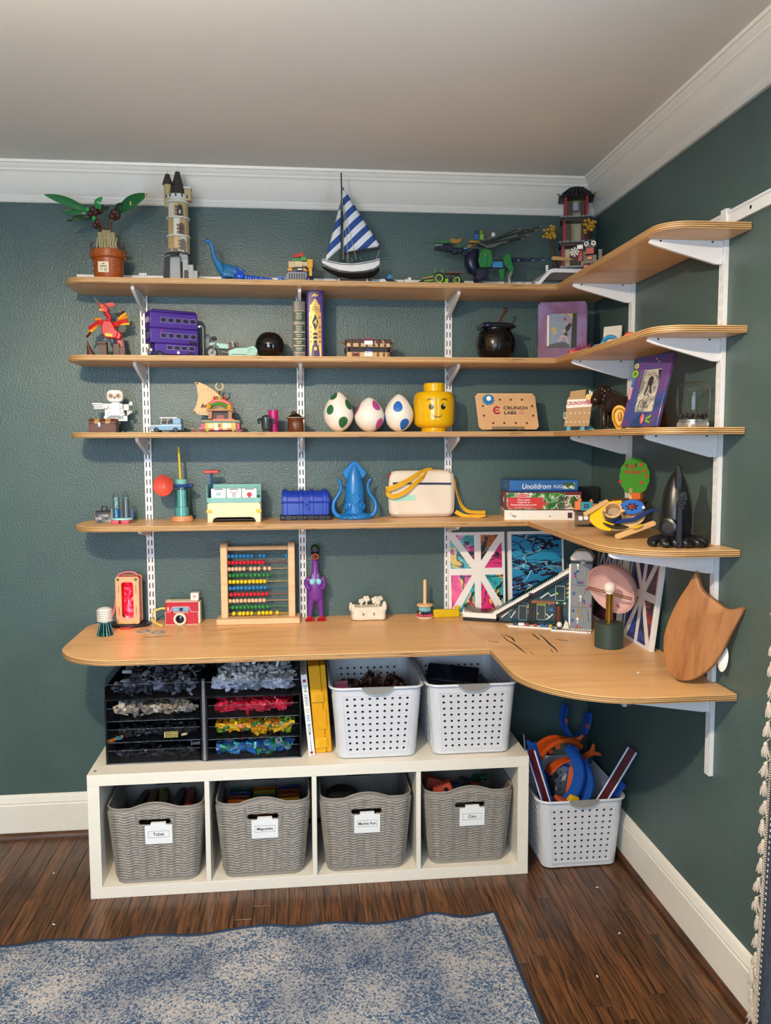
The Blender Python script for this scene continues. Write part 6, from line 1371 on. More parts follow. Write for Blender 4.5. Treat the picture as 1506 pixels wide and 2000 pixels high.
m=MB(YH);m.lathe([(.046,0),(.047,.002),(.047,.014),(.054,.016),(.066,.021),(.073,.030),(.0755,.044),(.0765,.10),(.0762,.119)],48);m.build('body',t,angle=30)
m=MB(YH);m.lathe([(.0760,.1195),(.0745,.128),(.070,.138),(.062,.145),(.040,.148),(.0385,.149),(.038,.175),(.036,.178),(.001,.178)],48);m.build('lid',t,angle=30)
FB=P('#161616',.35,var=0)
def face_pt(x,z,o=.0004):r_=.0766+o;return(r_*math.sin(x/r_),-r_*math.cos(x/r_),z)
def face_patch(nm_,pts,mat_,o=.0004):
 cx=sum(p[0]for p in pts)/len(pts);cz=sum(p[1]for p in pts)/len(pts);m=MB(mat_)
 m.rings([[face_pt(cx,cz,o)]*len(pts),[face_pt((x+cx)/2,(z+cz)/2,o)for x,z in pts],[face_pt(x,z,o)for x,z in pts],[face_pt(x,z,-.0004)for x,z in pts]],cap=False);return m.build(nm_,t,angle=80)
for s in(-1,1):
 face_patch('eye',circ(s*.022,.090,.0088,20,ry=.0105),FB);face_patch('eye_glint',circ(s*.022+.003,.095,.0028,12),WHITE,.0009)
def ribbon(nm_,pts,wd):
 m=MB(FB);n=len(pts);a=[];b=[]
 for i,p in enumerate(pts):
  p=Vector(p);d=(Vector(pts[min(i+1,n-1)])-Vector(pts[max(i-1,0)])).normalized();q=wd*.5*(.35+.65*math.sin(PI*i/(n-1)));a.append(face_pt(p.x-d.y*q,p.y+d.x*q));b.append(face_pt(p.x+d.y*q,p.y-d.x*q))
 m.add(a+b,[(i,n+i,n+i+1,i+1)for i in range(n-1)]);m.build(nm_,t,angle=80)
for s in(-1,1):ribbon('eyebrow',[(s*.012+s*.030*i/10,.109+.008*math.sin(PI*(.15+.75*i/10)))for i in range(11)][::s],.0032)
ribbon('smile',[(-.021+.042*i/16,.062-.010*math.sin(PI*i/16))for i in range(17)],.0030)
t=thing('lettered_board','tan clipped-corner board printed with a red and black logo on clear stand','sign',(-.377,-.135,Z3),0)
m=MB(clear('#e8eef0',.3));m.box(-.062,.062,-.016,.026,0,.003);m.box(-.062,.062,-.016,-.013,.003,.020);m.build('clear_stand',t,.001)
bt=thing('x','','')if False else None
LB=noise_mat('laser_board',[(.3,'#c99e6e'),(.7,'#d6ad7e')],nscale=14,rough=.55)
m=MB(LB);sh_=lambda x,z:(x+(.069-z)*.10,z)
ol=[(-.114,.012),(-.104,.0),(.104,0),(.114,.012),(.114,.124),(.104,.136),(-.104,.136),(-.114,.124)]
m.prism([sh_(x,z)for x,z in ol],-.002,.002,'y');bo=m.build('board',t,.0004,loc=(0,-.002,.0085),rot=(-8,0,0))
m=MB(P('#b58a5c',.6,var=0))
for k in range(26):x=-.104+.00832*k;a,b=sh_(x,.004),sh_(x,.132);m.strip([(a[0],-.0021,a[1]),(b[0],-.0021,b[1])],.0007,.0002,(1,0,0))
for k in range(16):z=.008+.008*k;a,b=sh_(-.112,z),sh_(.112,z);m.strip([(a[0],-.0021,a[1]),(b[0],-.0021,b[1])],.0007,.0002,(0,0,1))
m.build('grid_engraving',bo)
HO=P('#6a1a18',.5,var=0)
for x,z in((-.022,.112),(.020,.112),(.062,.112),(-.090,.088),(.098,.088),(-.090,.052),(.098,.052),(-.058,.024),(-.016,.024),(.028,.024),(.070,.024)):
 m=MB(HO);p=sh_(x,z);m.prism(circ(p[0],p[1],.0042,12),-.0024,-.002,'y');m.build('peg_hole',bo)
m=MB(P('#1f7ab4',.4));gx,gz=sh_(-.066,.112);m.prism([(gx+(.024 if(k//2)%2 else .019)*math.cos(2*PI*k/48),gz+(.024 if(k//2)%2 else .019)*.9*math.sin(2*PI*k/48))for k in range(48)],-.005,-.002,'y');go=m.build('gear',bo)
m=MB(WHITE);m.prism(circ(gx+.001,gz+.004,.009,16),-.0056,-.005,'y');m.ell((gx+.004,-.006,gz+.008),(.005,.0012,.004),10,6);m.build('gear_cap',go);text('lettering','BUILD',.006,WHITE,go,(gx-.001,-.0052,gz-.010))if False else None
RDL=P('#b82430',.4,var=0);m=MB(RDL)
m.prism(circ(-.038,.072,.0155,26,40,330)+circ(-.037,.072,.0085,26,330,40),-.0026,-.002,'y');m.prism([(-.044,.070),(-.030,.070),(-.030,.0745),(-.044,.0745)],-.0026,-.002,'y');m.build('logo_mark',bo)
INKB=P('#15161a',.4,var=0)
text('lettering','CRUNCH',.0165,INKB,bo,(.032,-.0024,.080),sx=1.32,fat=.0004);text('lettering','LABS',.0165,INKB,bo,(.012,-.0024,.062),sx=1.32,fat=.0004)
m=MB(P('#c87a6a',.5,var=0));
for k in range(3):m.box(.046,.068-.004*k,-.0024,-.002,.058+.004*k,.060+.004*k)
m.build('small_print',bo)
t=thing('toy_billboard','tan cardboard sign with red lettering on teal legs next to the animal figurine','sign',(-.146,-.250,Z3),-28);t.scale=(1.14,1.14,1.12)
TLB=P('#3f9fc0',.4)
for x in(-.030,.014):m=MB(TLB);m.prism([(x-.006,0),(x+.008,0),(x+.010,.03),(x-.002,.03)],-.003,.001,'y');m.build('front_leg',t,.0006)
m=MB(TLB);m.prism([(.0,0),(.058,0),(.050,.004),(.036,.020),(.030,.06),(.026,.06),(.024,.016),(.0,.012)],.028,.032,'y');m.build('rear_leg',t,.0006)
KR=noise_mat('kraft_board',[(.3,'#a8855a'),(.7,'#b8956a')],nscale=14,rough=.7)
m=MB(KR);m.prism([(-.042,.016),(.036,.016),(.046,.108),(.043,.112),(-.024,.112),(-.030,.108)],-.0062,-.0032,'y');bb=m.build('board',t)
m=MB(KR);m.prism([(-.026,.105),(.022,.108),(.024,.134),(-.024,.128)],-.0026,.0,'y');m.build('top_flap',t)
m=MB(P('#ece6dc',.5));m.prism([(-.036,.074),(.044,.078),(.050,.104),(-.032,.102)],-.009,-.0064,'y');sg=m.build('sign_strip',t,.0006)
text('lettering','CRUNCHVILLE',.0148,P('#b01e2c',.5,var=0),sg,(.006,-.0093,.090),(90,-2,0),sx=.80,fat=.0005)
m=MB(P('#d8ccb8',.6,var=0))
for k in range(5):m.prism(circ(-.022+.0145*k,.058,.0028,10),-.0066,-.0061,'y')
for k in range(6):m.prism(circ(-.034+.0135*k,.030,.0028,10),-.0066,-.0061,'y')
m.build('punched_dot',bb)
m=MB(P('#e8c030',.35));m.prism([(.026,.100),(.044,.100),(.042,.118),(.036,.114),(.032,.120),(.026,.114)],-.012,-.0095,'y');m.mat(P('#f2e8cc',.4));m.box(.036,.040,-.012,-.0095,.114,.130);m.box(.042,.046,-.012,-.0095,.110,.126);m.mat(P('#c03040',.4));m.prism([(.026,.094),(.040,.086),(.042,.096),(.030,.102)],-.0125,-.0122,'y');m.build('crown_sticker',t)
m=MB(P('#d8d2c4',.5));m.prism(rrect(-.044,-.034,.040,.062,.005),-.0075,-.0064,'y');m.mat(P('#5a6a4a',.5));m.prism(rrect(-.0425,-.0355,.044,.060,.003),-.0079,-.0075,'y');m.build('tag_sticker',t)
t=thing('animal_figurine','dark brown animal figurine with heavy mane and open mouth','figurine',(-.088,-.425,Z3),0)
DB=noise_mat('dark_brown_print',[(.3,'#1c1310'),(.7,'#2a1c17')],nscale=60,rough=.3,bump=.3,bscale=160)
nd=[((0,0,.100),.034),((.022,-.060,.090),.030),((.034,-.105,.078),.026),((-.018,.022,.116),.034),((-.040,.012,.118),.030),((-.060,-.004,.102),.019),((-.068,-.012,.093),.014),((-.030,-.008,.070),.015),((-.034,-.020,.038),.011),((-.030,-.018,.010),.012),((.012,.020,.070),.015),((.010,.026,.036),.011),((.006,.020,.010),.012),((.020,-.118,.060),.017),((.024,-.122,.030),.011),((.018,-.128,.009),.012),((.048,-.100,.055),.016),((.050,-.104,.028),.011),((.046,-.110,.009),.012)]
ed=[(0,1),(1,2),(0,3),(3,4),(4,5),(5,6),(0,7),(7,8),(8,9),(0,10),(10,11),(11,12),(2,13),(13,14),(14,15),(2,16),(16,17),(17,18)]
skin('body',nd,ed,DB,t)
m=MB(DB)
for k in range(40):
 a=k*2.4;q=k/40;d=Vector((.010*math.sin(k*1.7),.026*math.cos(a),.030*math.sin(a)));m.ell(Vector((-.022,.018,.116))+d,(.010,.009,.011),8,6)
m.build('mane',t,angle=80)
m=MB(DB);m.ell((-.038,-.012,.128),.006,8,6);m.ell((-.054,.014,.118),.006,8,6);m.build('ear',t,angle=80)
m=MB(P('#0c0808',.4));m.ell((-.070,-.018,.085),(.007,.007,.006),10,7);m.build('mouth',t)
t=thing('stacking_rainbow','small wooden stacking rainbow behind the dark figurine','toy',(-.017,-.500,Z3),-86)
for k,c in enumerate(('#e08a20','#a8c020','#2a7a3a','#2a6aa0','#1f3a70','#2a2050')):
 ro,ri=.062-.0095*k,.062-.0095*(k+1)+.0006;m=MB(P(c,.45));a=[(ro*math.cos(R(180*i/24)),.060+ro*1.3*math.sin(R(180*i/24)))for i in range(25)];b=[(ri*math.cos(R(180*i/24)),.060+ri*1.3*math.sin(R(180*i/24)))for i in range(25)]
 m.prism([(ro,0)]+a+[(-ro,0),(-ri,0)]+b[::-1]+[(ri,0)],-.011,.011,'y');m.build('arch',t,.0008)
t=thing('yellow_ear_toy','yellow moulded ear-shaped piece beside the tilted picture frame','toy',(-.135,-.615,Z3),-30)
m=MB(P('#e8ac1c',.35));pts=[(-.006,0),(.008,.006),(.020,.030),(.024,.055),(.012,.074),(-.006,.078),(-.020,.066),(-.024,.044),(-.018,.020)];pp=[(v.x,v.y)for v in spline([(a,b,0)for a,b in pts+[pts[0]]],4)[:-1]];m.prism(pp,-.004,.004,'y');m.build('plate',t,.002)
m=MB(P('#c88a14',.35));m.tube([(x*.72+.0,-.005,.038+(z-.038)*.74)for x,z in pp],.0035,6,loop=True);m.ell((.002,-.006,.042),(.007,.004,.016),10,8);m.build('inner_ridge',t)
t=thing('framed_photo','purple and blue painted picture frame leaning back beside the glass jar','picture frame',(-.140,-.790,Z3+.006),0,rot=(-16,0,-70))
PF=paint('purple_frame_paint',[(0,'#27406e'),(.40,'#3a4a86'),(.5,'#5a3f78'),(.62,'#6a4a80'),(.7,'#2a6a70')],6.6,lines=0,sc_=(.9,.9,.9))
ou=[(-.075,0),(.075,0),(.075,.222),(-.075,.222)];inn=[(-.041,.045),(.041,.045),(.041,.178),(-.041,.178)]
m=MB(PF);frame2(m,ou,inn,-.008,.004);m.build('frame_border',t,.002)
m=MB(P('#d8cfc0',.5));m.box(-.043,.043,.0,.002,.043,.180);m.build('photo_paper',t)
m=MB(paint('photo_grey',[(0,'#7a7670'),(.45,'#a8a298'),(.56,'#c8c0b0'),(.66,'#3a3c40')],2.6,lines=.01,sc_=(2,2,2)));m.box(-.040,.040,-.0006,.0,.047,.176);ph=m.build('photo_print',t)
m=MB(P('#26282c',.6,var=0));m.prism([(-.012,.13),(.006,.125),(.010,.150),(.0,.160),(-.010,.150)],-.0012,-.0006,'y');m.prism([(-.010,.128),(-.004,.126),(-.012,.100),(-.018,.102)],-.0012,-.0006,'y');m.prism([(.0,.126),(.006,.126),(.014,.104),(.009,.102)],-.0012,-.0006,'y');m.prism([(.02,.176),(.040,.176),(.040,.14),(.03,.15)],-.0012,-.0006,'y');m.build('climber_print',ph)
m=MB(P('#1a1a1c',.6,var=0));rr=random.Random(5);m.tube(spline([(-.034,-.001,.06),(-.02,-.001,.085),(-.004,-.001,.07),(.006,-.001,.095),(-.008,-.001,.10),(-.016,-.001,.078),(.004,-.001,.06),(.02,-.001,.08)]),.0008,4);m.tube(spline([(-.03,-.001,.055),(-.024,-.001,.075),(-.012,-.001,.058),(.0,-.001,.078),(.012,-.001,.055)]),.0007,4);m.build('signature',ph)
for x,z,c,s_ in((-.062,.165,'#8ac028',1),(-.064,.19,'#c8c888',.7)):m=MB(P(c,.4));m.tube(arc((x,z),.009*s_,0,360,18,y=-.011),.0038*s_,6,loop=True);m.build('ring_sticker',t)
m=MB(P('#e06a7a',.4));m.ell((.012,-.011,.022),(.008,.004,.016),12,8);m.build('pink_petal',t);m=MB(P('#7ac030',.4));m.strip([(.028,-.011,.020),(.046,-.011,.030)],.006,.003,(0,0,1));m.strip([(.028,-.011,.016),(.046,-.011,.010)],.006,.003,(0,0,1));m.build('green_leaf',t)
m=MB(P('#e8a0b0',.4));m.prism(rrect(-.070,-.062,.085,.125,.003),-.0105,-.008,'y');m.mat(P('#3a8ac0',.4));m.prism(rrect(-.070,-.062,.130,.155,.003),-.0105,-.008,'y');m.build('side_sticker',t)
m=MB(P('#e8a070',.4));m.ell((.012,-.009,.207),(.003,.002,.004),8,6);m.ell((.024,-.009,.198),(.003,.002,.004),8,6);m.build('dot_sticker',t)
m=MB(P('#5a2e1c',.5));m.box(-.035,.035,.018,.022,.0,.13);m.build('stand_back',t,.001,rot=(30,0,0),loc=(0,.062,0))
t=thing('glass_jar','clear glass jar standing upside down on its silver lid','jar',(-.072,-.985,Z3))
JG=clear('#fdfbfc',.06,.02,'jar');m=MB(JG)
m.lathe([(.036,.024),(.040,.028),(.0445,.038),(.0455,.055),(.0455,.098),(.0435,.112),(.037,.121),(.026,.1255),(.001,.1265)],40,cap=False);m.build('glass',t,angle=80)
m=MB(P('#b8babc',.25,.9));m.lathe([(.040,0),(.041,.002),(.041,.016),(.039,.018),(.039,.022),(.036,.024),(.001,.024)],40)
for k in range(40):a=2*PI*k/40;m.cyl((.041*math.cos(a),.041*math.sin(a),.004),(.041*math.cos(a),.041*math.sin(a),.014),.0008,n=4)
m.build('lid',t)
m=MB(P('#1c1a1c',.5));rr=random.Random(3)
for k in range(30):a,q=rr.uniform(0,6.28),.034*math.sqrt(rr.random());m.ell((q*math.cos(a),q*math.sin(a),.026+rr.uniform(.002,.012)),rr.uniform(.003,.007),7,5)
stuff(m.build('dark_pebbles',t))
Z2=1.7902
t=thing('brick_phoenix','red and orange brick-built bird with spread wings on a brown stump','toy',(-1.806,-.130,Z2),0)
FR=P('#c81a20',.3);FO=P('#e87a1c',.35);FY=P('#f2c21e',.35);ST=P('#4a2c1c',.45)
for x,h,w_ in((-.026,.050,.013),(.020,.052,.011),(.040,.040,.009)):m=MB(ST);m.brick(x-w_,x+w_,-.012,.012,0,h);m.build('stump',t,.001)
m=MB(ST);m.box(-.044,-.014,-.014,.014,.0505,.060);m.build('stump_cap',t,.001)
m=MB(P('#5a5c60',.35));m.cyl((-.016,-.006,.056),(-.010,-.006,.076),.005,n=8);m.cyl((.006,-.006,.054),(.004,-.006,.074),.005,n=8);m.build('claw',t)
m=MB(FR);m.prism([(-.026,.086),(-.016,.072),(.020,.070),(.030,.090),(.018,.104),(.006,.130),(-.020,.132),(-.028,.112)],-.018,.016,'y');m.build('breast',t,.003)
m=MB(FR);m.prism([(.014,.068),(.034,.066),(.040,.084),(.030,.098),(.014,.094)],-.014,.014,'y');m.build('thigh',t,.004)
m=MB(FY);m.prism([(-.016,.078),(.008,.074),(.010,.084),(-.014,.088)],-.0205,-.018,'y');m.build('yellow_band',t)
m=MB(FR);m.tube([(-.008,0,.128),(-.004,0,.146),(-.014,-.004,.160)],[.010,.009,.011],8);m.build('neck',t)
m=MB(FR);m.prism([(-.038,.186),(-.024,.160),(-.006,.158),(-.002,.172),(-.016,.188),(-.028,.194)],-.014,.012,'y');m.build('head',t,.003)
m=MB(FO);m.box(-.034,-.018,-.016,-.0142,.164,.172);m.mat(FY);m.ell((-.024,-.0155,.180),.0035,8,6);m.build('cheek',t)
m=MB(P('#3a3432',.35));m.prism([(-.038,.186),(-.030,.192),(-.050,.214),(-.056,.210)],-.009,.007,'y');m.build('beak',t,.001)
for a,z in((.0,.192),(.006,.186)):m=MB(P('#d8301c',.35));m.prism([(-.016+a,z-.008),(.012+a,z-.002),(.014+a,z+.004),(-.012+a,z)],-.004,.004,'y');m.build('crest',t)
def wing(s,pts):
 for(a,b,c,d,col,w_)in pts:m=MB(col);m.strip([(a,-.004,b),((a+c)/2,-.008,(b+d)/2),(c,-.004,d)],w_,.006,(0,.25,1));m.build('wing_feather',t,.001)
wing(-1,[(-.022,.124,-.044,.128,FR,.018),(-.036,.128,-.072,.104,FR,.012),(-.040,.120,-.074,.092,FO,.010),(-.046,.112,-.078,.080,FY,.008),(-.030,.136,-.052,.136,FO,.009),(-.054,.104,-.082,.074,P('#5a1418',.35),.007)])
wing(1,[(.006,.118,.034,.122,FR,.018),(.026,.126,.060,.130,FR,.012),(.026,.134,.062,.146,FO,.010),(.030,.140,.056,.158,FY,.008),(.036,.120,.066,.122,FY,.008),(.030,.146,.050,.166,P('#5a1418',.35),.007)])
for k in range(3):m=MB((FR,FO,P('#8a1418',.35))[k]);m.strip([(.024+.006*k,.004,.07),(.026+.007*k,.008,.04),(.022+.008*k,.006,.006)],.009,.004,(1,0,0));m.build('tail_feather',t)
t=thing('brown_point','small brown curved pointed brick piece left of the red bird','toy',(-1.874,-.135,Z2),0)
m=MB(P('#5a2e20',.4));m.rings([[(cx+r*math.cos(2*PI*k/12),r*.7*math.sin(2*PI*k/12),z)for k in range(12)]for r,z,cx in((.017,0,0),(.015,.006,0),(.011,.022,-.003),(.007,.040,-.008),(.003,.054,-.011),(.001,.062,-.012))]);m.build('cone',t)
t=thing('purple_bus','purple brick-built double-decker bus beside a small grey lamp post','toy bus',(-1.594,-.140,Z2),26)
VP=P('#4a2a90',.3);VP2=P('#3a2078',.3);GLS=P('#2a2a34',.15)
L_,HW=.086,.031
for z0,z1,x0 in((.012,.050,-.070),(.0504,.102,-L_),(.1024,.156,-L_)):
 m=MB(VP);m.box(x0,L_,-HW,HW,z0,z1);m.build('deck_body',t,.003)
m=MB(VP2);m.prism([(-L_,.1564),(L_,.1564),(L_-.008,.166),(-L_+.010,.166)],-HW+.002,HW-.002,'y');m.build('roof',t,.003)
for k in range(14):
 pass
m=MB(VP2)
for k in range(18):m.stud(-L_+.014+.009*k,-.012,.166,.0022);m.stud(-L_+.014+.009*k,.010,.166,.0022)
stuff(m.build('roof_studs',t))
for z in(.058,.111):
 for k in range(5):m=MB(P('#8a7ab8',.35));x=-.050+.0265*k;m.box(x,x+.0215,-HW-.0012,-HW,z+.010,z+.028);m.mat(GLS);m.box(x+.002,x+.0195,-HW-.0018,-HW-.0012,z+.012,z+.026);m.build('side_window',t)
 for y in(-.018,.004):m=MB(P('#8a7ab8',.35));m.box(-L_-.0012,-L_,y,y+.017,z+.010,z+.030);m.mat(GLS if z<.1 else P('#b8b8c4',.2));m.box(-L_-.0018,-L_-.0012,y+.002,y+.015,z+.012,z+.028);m.build('front_window',t)
for k in range(4):m=MB(P('#8a7ab8',.35));x=-.030+.0265*k;m.box(x,x+.0215,-HW-.0012,-HW,.028,.044);m.mat(GLS);m.box(x+.002,x+.0195,-HW-.0018,-HW-.0012,.030,.042);m.build('side_window',t)
m=MB(VP);m.box(-L_+.004,-.0702,-.016,.016,.012,.034);m.build('bonnet',t,.003);m=MB(P('#9a9aa4',.25,.6));m.box(-L_+.001,-L_+.004,-.010,.010,.012,.032);m.build('radiator',t);m=MB(BLACK);m.box(-L_-.002,-L_+.004,-.030,.030,.004,.010);m.build('bumper',t,.001)
m=MB(BLACK);m.box(-L_-.0014,-L_,-.020,.020,.0895,.0975);o=m.build('destination_board',t);m=MB(BLACK);m.box(.052,.078,-HW-.0014,-HW,.050,.060);m.build('side_sign',t)
for s in(-1,1):
 m=MB(P('#d8d4c8',.25));m.cyl((-L_+.006,s*.022,.026),(-L_-.001,s*.022,.026),.0055,n=12);m.build('headlamp',t)
 m=MB(BLACK);m.prism([(-L_+.006,.008),(-L_+.012,.020),(-.052,.024),(-.034,.014),(-.030,.008)],s*HW-.003,s*HW+.003,'y');m.build('mudguard',t,.001)
 for x in(-.055,.056):m=MB(BLACK);m.cyl((x,s*(HW-.006),.011),(x,s*(HW+.004),.011),.011,n=18);m.mat(P('#4a3a80',.3));m.cyl((x,s*(HW+.004),.011),(x,s*(HW+.0048),.011),.006,n=12);m.build('wheel',t)
m=MB(P('#c83030',.3));m.cyl((-.045,-HW,.093),(-.045,-HW-.002,.093),.003,n=10);m.build('red_light',t);m=MB(WHITE);m.prism(circ(.012,.020,.005,12),-HW-.0006,-HW,'y');m.build('round_crest',t)
t=thing('toy_lamp_post','thin grey toy street lamp post behind the purple bus','toy',(-1.488,-.115,Z2),0)
m=MB(P('#8a8c8a',.4));m.cyl((0,0,0),(0,0,.112),.0022,n=8);m.cyl((0,0,0),(0,0,.004),.008,n=12);m.tube([(0,0,.112),(-.004,0,.118),(-.014,0,.118)],.002,6);m.build('post',t);m=MB(P('#cfc9b8',.3));m.prism([(-.026,.112),(-.010,.114),(-.008,.120),(-.024,.119)],-.006,.006,'y');m.build('lamp_head',t);m=MB(P('#5a3020',.4));m.box(-.040,.0,-.02,.006,0,.004);m.build('brown_base',t)
t=thing('brick_motorbike','mint green brick-built motorbike with sidecar and brown seat stack','toy',(-1.392,-.135,Z2),10)
MT=P('#a9cfc4',.3);GR=P('#7a7e82',.3,.4)
def wheel(par,x,y,r_,w_=.007):
 m=MB(BLACK);n=24;m.rings([[(x+q*math.cos(2*PI*k/n),yy,r_+q*math.sin(2*PI*k/n))for k in range(n)]for q,yy in((r_*.62,y-w_),(r_*.92,y-w_),(r_,y-w_*.4),(r_,y+w_*.4),(r_*.92,y+w_),(r_*.62,y+w_))],loop=True)
 m.mat(P('#9a9c9e',.3));m.cyl((x,y-w_*.7,r_),(x,y+w_*.7,r_),r_*.62,n=18);m.mat(P('#55585c',.35));m.cyl((x,y-w_*.75,r_),(x,y-w_*.7,r_),r_*.25,n=10);m.build('wheel',par)
wheel(t,-.064,.0,.0225);wheel(t,.030,.012,.0225);wheel(t,.068,-.036,.0185,.006)
m=MB(MT);m.prism([(-.072,.047),(-.054,.052),(-.036,.042),(-.030,.046),(-.038,.056),(-.058,.060),(-.074,.054)],-.006,.006,'y');m.build('front_mudguard',t,.001)
m=MB(GR);m.tube([(-.064,-.008,.022),(-.048,-.008,.062)],.003,6);m.tube([(-.064,.008,.022),(-.048,.008,.062)],.003,6);m.tube([(-.05,-.026,.072),(-.047,0,.068),(-.05,.026,.072)],.0025,6);m.cyl((-.062,0,.060),(-.054,0,.060),.008,.006,12);m.build('fork',t)
m=MB(BLACK);m.box(-.066,-.05,-.03,-.022,.068,.076);m.box(-.066,-.05,.022,.03,.068,.076);m.build('grip',t,.001)
m=MB(P('#3a3d40',.35));m.brick(-.036,.020,-.010,.010,.012,.034);m.mat(GR);m.cyl((-.030,-.012,.026),(.0,-.012,.020),.005,n=10);m.build('engine',t,.0008)
m=MB(MT);m.prism([(-.042,.038),(-.006,.036),(.004,.044),(-.006,.054),(-.034,.056)],-.009,.009,'y');m.build('tank',t,.002)
m=MB(P('#6a4a30',.45));m.brick(-.006,.030,-.010,.012,.036,.058);m.build('seat',t,.001)
m=MB(MT);m.prism([(-.010,.006),(.048,.004),(.088,.010),(.092,.030),(.076,.044),(.050,.038),(.016,.036),(-.012,.026)],-.058,-.024,'y');m.build('sidecar',t,.004)
m=MB(MT);m.prism([(.052,.020),(.058,.038),(.074,.044),(.088,.034),(.090,.020),(.084,.020),(.080,.032),(.070,.036),(.062,.032),(.058,.020)],-.0625,-.0585,'y');m.build('sidecar_mudguard',t,.0008)
m=MB(P('#2a2c30',.4));m.box(.010,.060,-.053,-.029,.034,.040);m.build('cockpit',t)
m=MB(P('#3a6a7a',.35));m.box(.0,.052,-.0592,-.058,.012,.014);m.build('sidecar_stripe',t)
m=MB(P('#8fb0c0',.2));m.prism([(.006,.038),(.010,.040),(.004,.060),(.0,.060)],-.052,-.030,'y');m.build('windscreen',t)
t=thing('black_orb','glossy black round orb with flattened top between the motorbike and books','ball',(-1.251,-.140,Z2),0)
m=MB(P('#0d0b0b',.06,var=0,coat=.5));rr_=.0515;pr=[(rr_*math.sin(a),.0485-rr_*math.cos(a))for a in[R(20+(152-20)*k/24)for k in range(25)]];m.lathe([(.001,pr[0][1]+.0)]+pr+[(.0236,pr[-1][1]-.001),(.001,pr[-1][1]-.002)],48);m.build('orb',t,angle=40)
def book(name,label,x,y,w_,h_,d_,colr,rz=0):
 t=thing(name,label,'book',(x,y,Z2),rz);m=MB(P(colr,.4,var=.03));n=8
 m.rings([[(w_/2*math.cos(R(180+180*k/n)),.006*math.sin(R(180+180*k/n))*1.0,z)for k in range(n+1)]+[(w_/2,.002,z),(-w_/2,.002,z)]for z in(0,h_)]);m.build('spine',t,angle=50)
 for s in(-1,1):m=MB(P(colr,.4,var=.03));m.box(s*w_/2-.0028*(s>0),s*w_/2+.0028*(s<0),.0021,d_,0,h_);m.build('cover_board',t,.0006)
 m=MB(P('#d8ceb8',.8));m.box(-w_/2+.003,w_/2-.003,.0025,d_-.004,.004,h_-.004);m.build('pages',t);return t
def sp_y(x,w_):return-.006*math.sqrt(max(0,1-(2*x/w_)**2))
def spine_patch(t,nm_,w_,x0,x1,z0,z1,mat_,o=.0004,n=6):
 m=MB(mat_);a=[(x0+(x1-x0)*k/n,sp_y(x0+(x1-x0)*k/n,w_)-o,z0)for k in range(n+1)];b=[(x,y,z1)for x,y,_ in a];m.add(a+b,[(k,k+1,n+2+k,n+1+k)for k in range(n)]);return m.build(nm_,t)
W1=.046
t=book('old_book','tall grey cloth book with green title panels on its spine',-1.1455,-.160,W1,.203,.135,'#6a645a')
GP=P('#1f3a2a',.45);GLD=P('#c8bc98',.45,var=0)
for z0,z1 in((.132,.168),(.098,.122),(.074,.093),(.050,.069),(.026,.045)):
 spine_patch(t,'title_panel',W1,-.020,.020,z0,z1,GP)
 spine_patch(t,'gilt_line',W1,-.021,.021,z1+.0012,z1+.0026,GLD,.0006);spine_patch(t,'gilt_line',W1,-.021,.021,z0-.0026,z0-.0012,GLD,.0006)
 k=0;z=z1-.006
 while z>z0+.004:spine_patch(t,'title_print',W1,-.011+.002*(k%2),.011-.003*(k%2),z-.0014,z+.0008,GLD,.0008);z-=.0065;k+=1
W2=.061
t=book('purple_book','tall purple book with gold tower decoration and the number 4 on its spine',-1.0885,-.175,W2,.240,.150,'#4a2f7c')
GL2=P('#d2aa5c',.35,.35,var=.02);DK=P('#221a30',.5,var=0)
def sp2(nm_,pts,mat_,o=.0006):
 m=MB(mat_);cz=sum(p[1]for p in pts)/len(pts);cx=sum(p[0]for p in pts)/len(pts)
 N_=len(pts);f=lambda p,q:(p[0],sp_y(p[0],W2)-q,p[1])
 m.rings([[f((cx,cz),o)]*N_,[f(((p[0]+cx)/2,(p[1]+cz)/2),o)for p in pts],[f(p,o)for p in pts],[f(p,0)for p in pts]],cap=False);return m.build(nm_,t,angle=80)
sp2('gold_tower',[(-.0215,.003),(.0215,.003),(.0215,.160),(.018,.166),(.018,.186),(.010,.196),(.006,.204),(0,.212),(-.006,.204),(-.010,.196),(-.018,.186),(-.018,.166),(-.0215,.160)],GL2)
sp2('dark_diamond',[(0,.098),(.0115,.128),(0,.158),(-.0115,.128)],DK,.0010)
text('lettering','4',.030,GL2,t,(0,sp_y(0,W2)-.0013,.127),fat=.0002)
for z,w_ in((.172,.010),(.180,.008)):sp2('tower_line',[(-w_,z),(w_,z),(w_,z+.0014),(-w_,z+.0014)],DK,.0010)
for x in(-.013,-.0065,.0,.0065,.013):sp2('tower_line',[(x-.0006,.162),(x+.0006,.162),(x+.0006,.192-abs(x)),(x-.0006,.192-abs(x))],DK,.0010)
for z,s_ in((.083,1),(.070,1),(.056,.8)):sp2('urn_mark',[(-.009*s_,z),(.009*s_,z),(.007*s_,z+.009),(-.007*s_,z+.009)],DK,.0010)
for s in(-1,1):
 for z in(.094,.078,.060,.112,.145):sp2('scroll_mark',[(s*.016+.0035*math.cos(2*PI*k/10),z+.0045*math.sin(2*PI*k/10))for k in range(10)],DK,.0010);sp2('scroll_eye',[(s*.016+.0018*math.cos(2*PI*k/8),z+.0022*math.sin(2*PI*k/8))for k in range(8)],GL2,.0014)
 for z in(.016,.030,.044):sp2('scroll_mark',[(s*.0095-.0007,z-.006),(s*.0095+.0007,z-.006),(s*.013,z+.006),(s*.0115,z+.006)],DK,.0010)
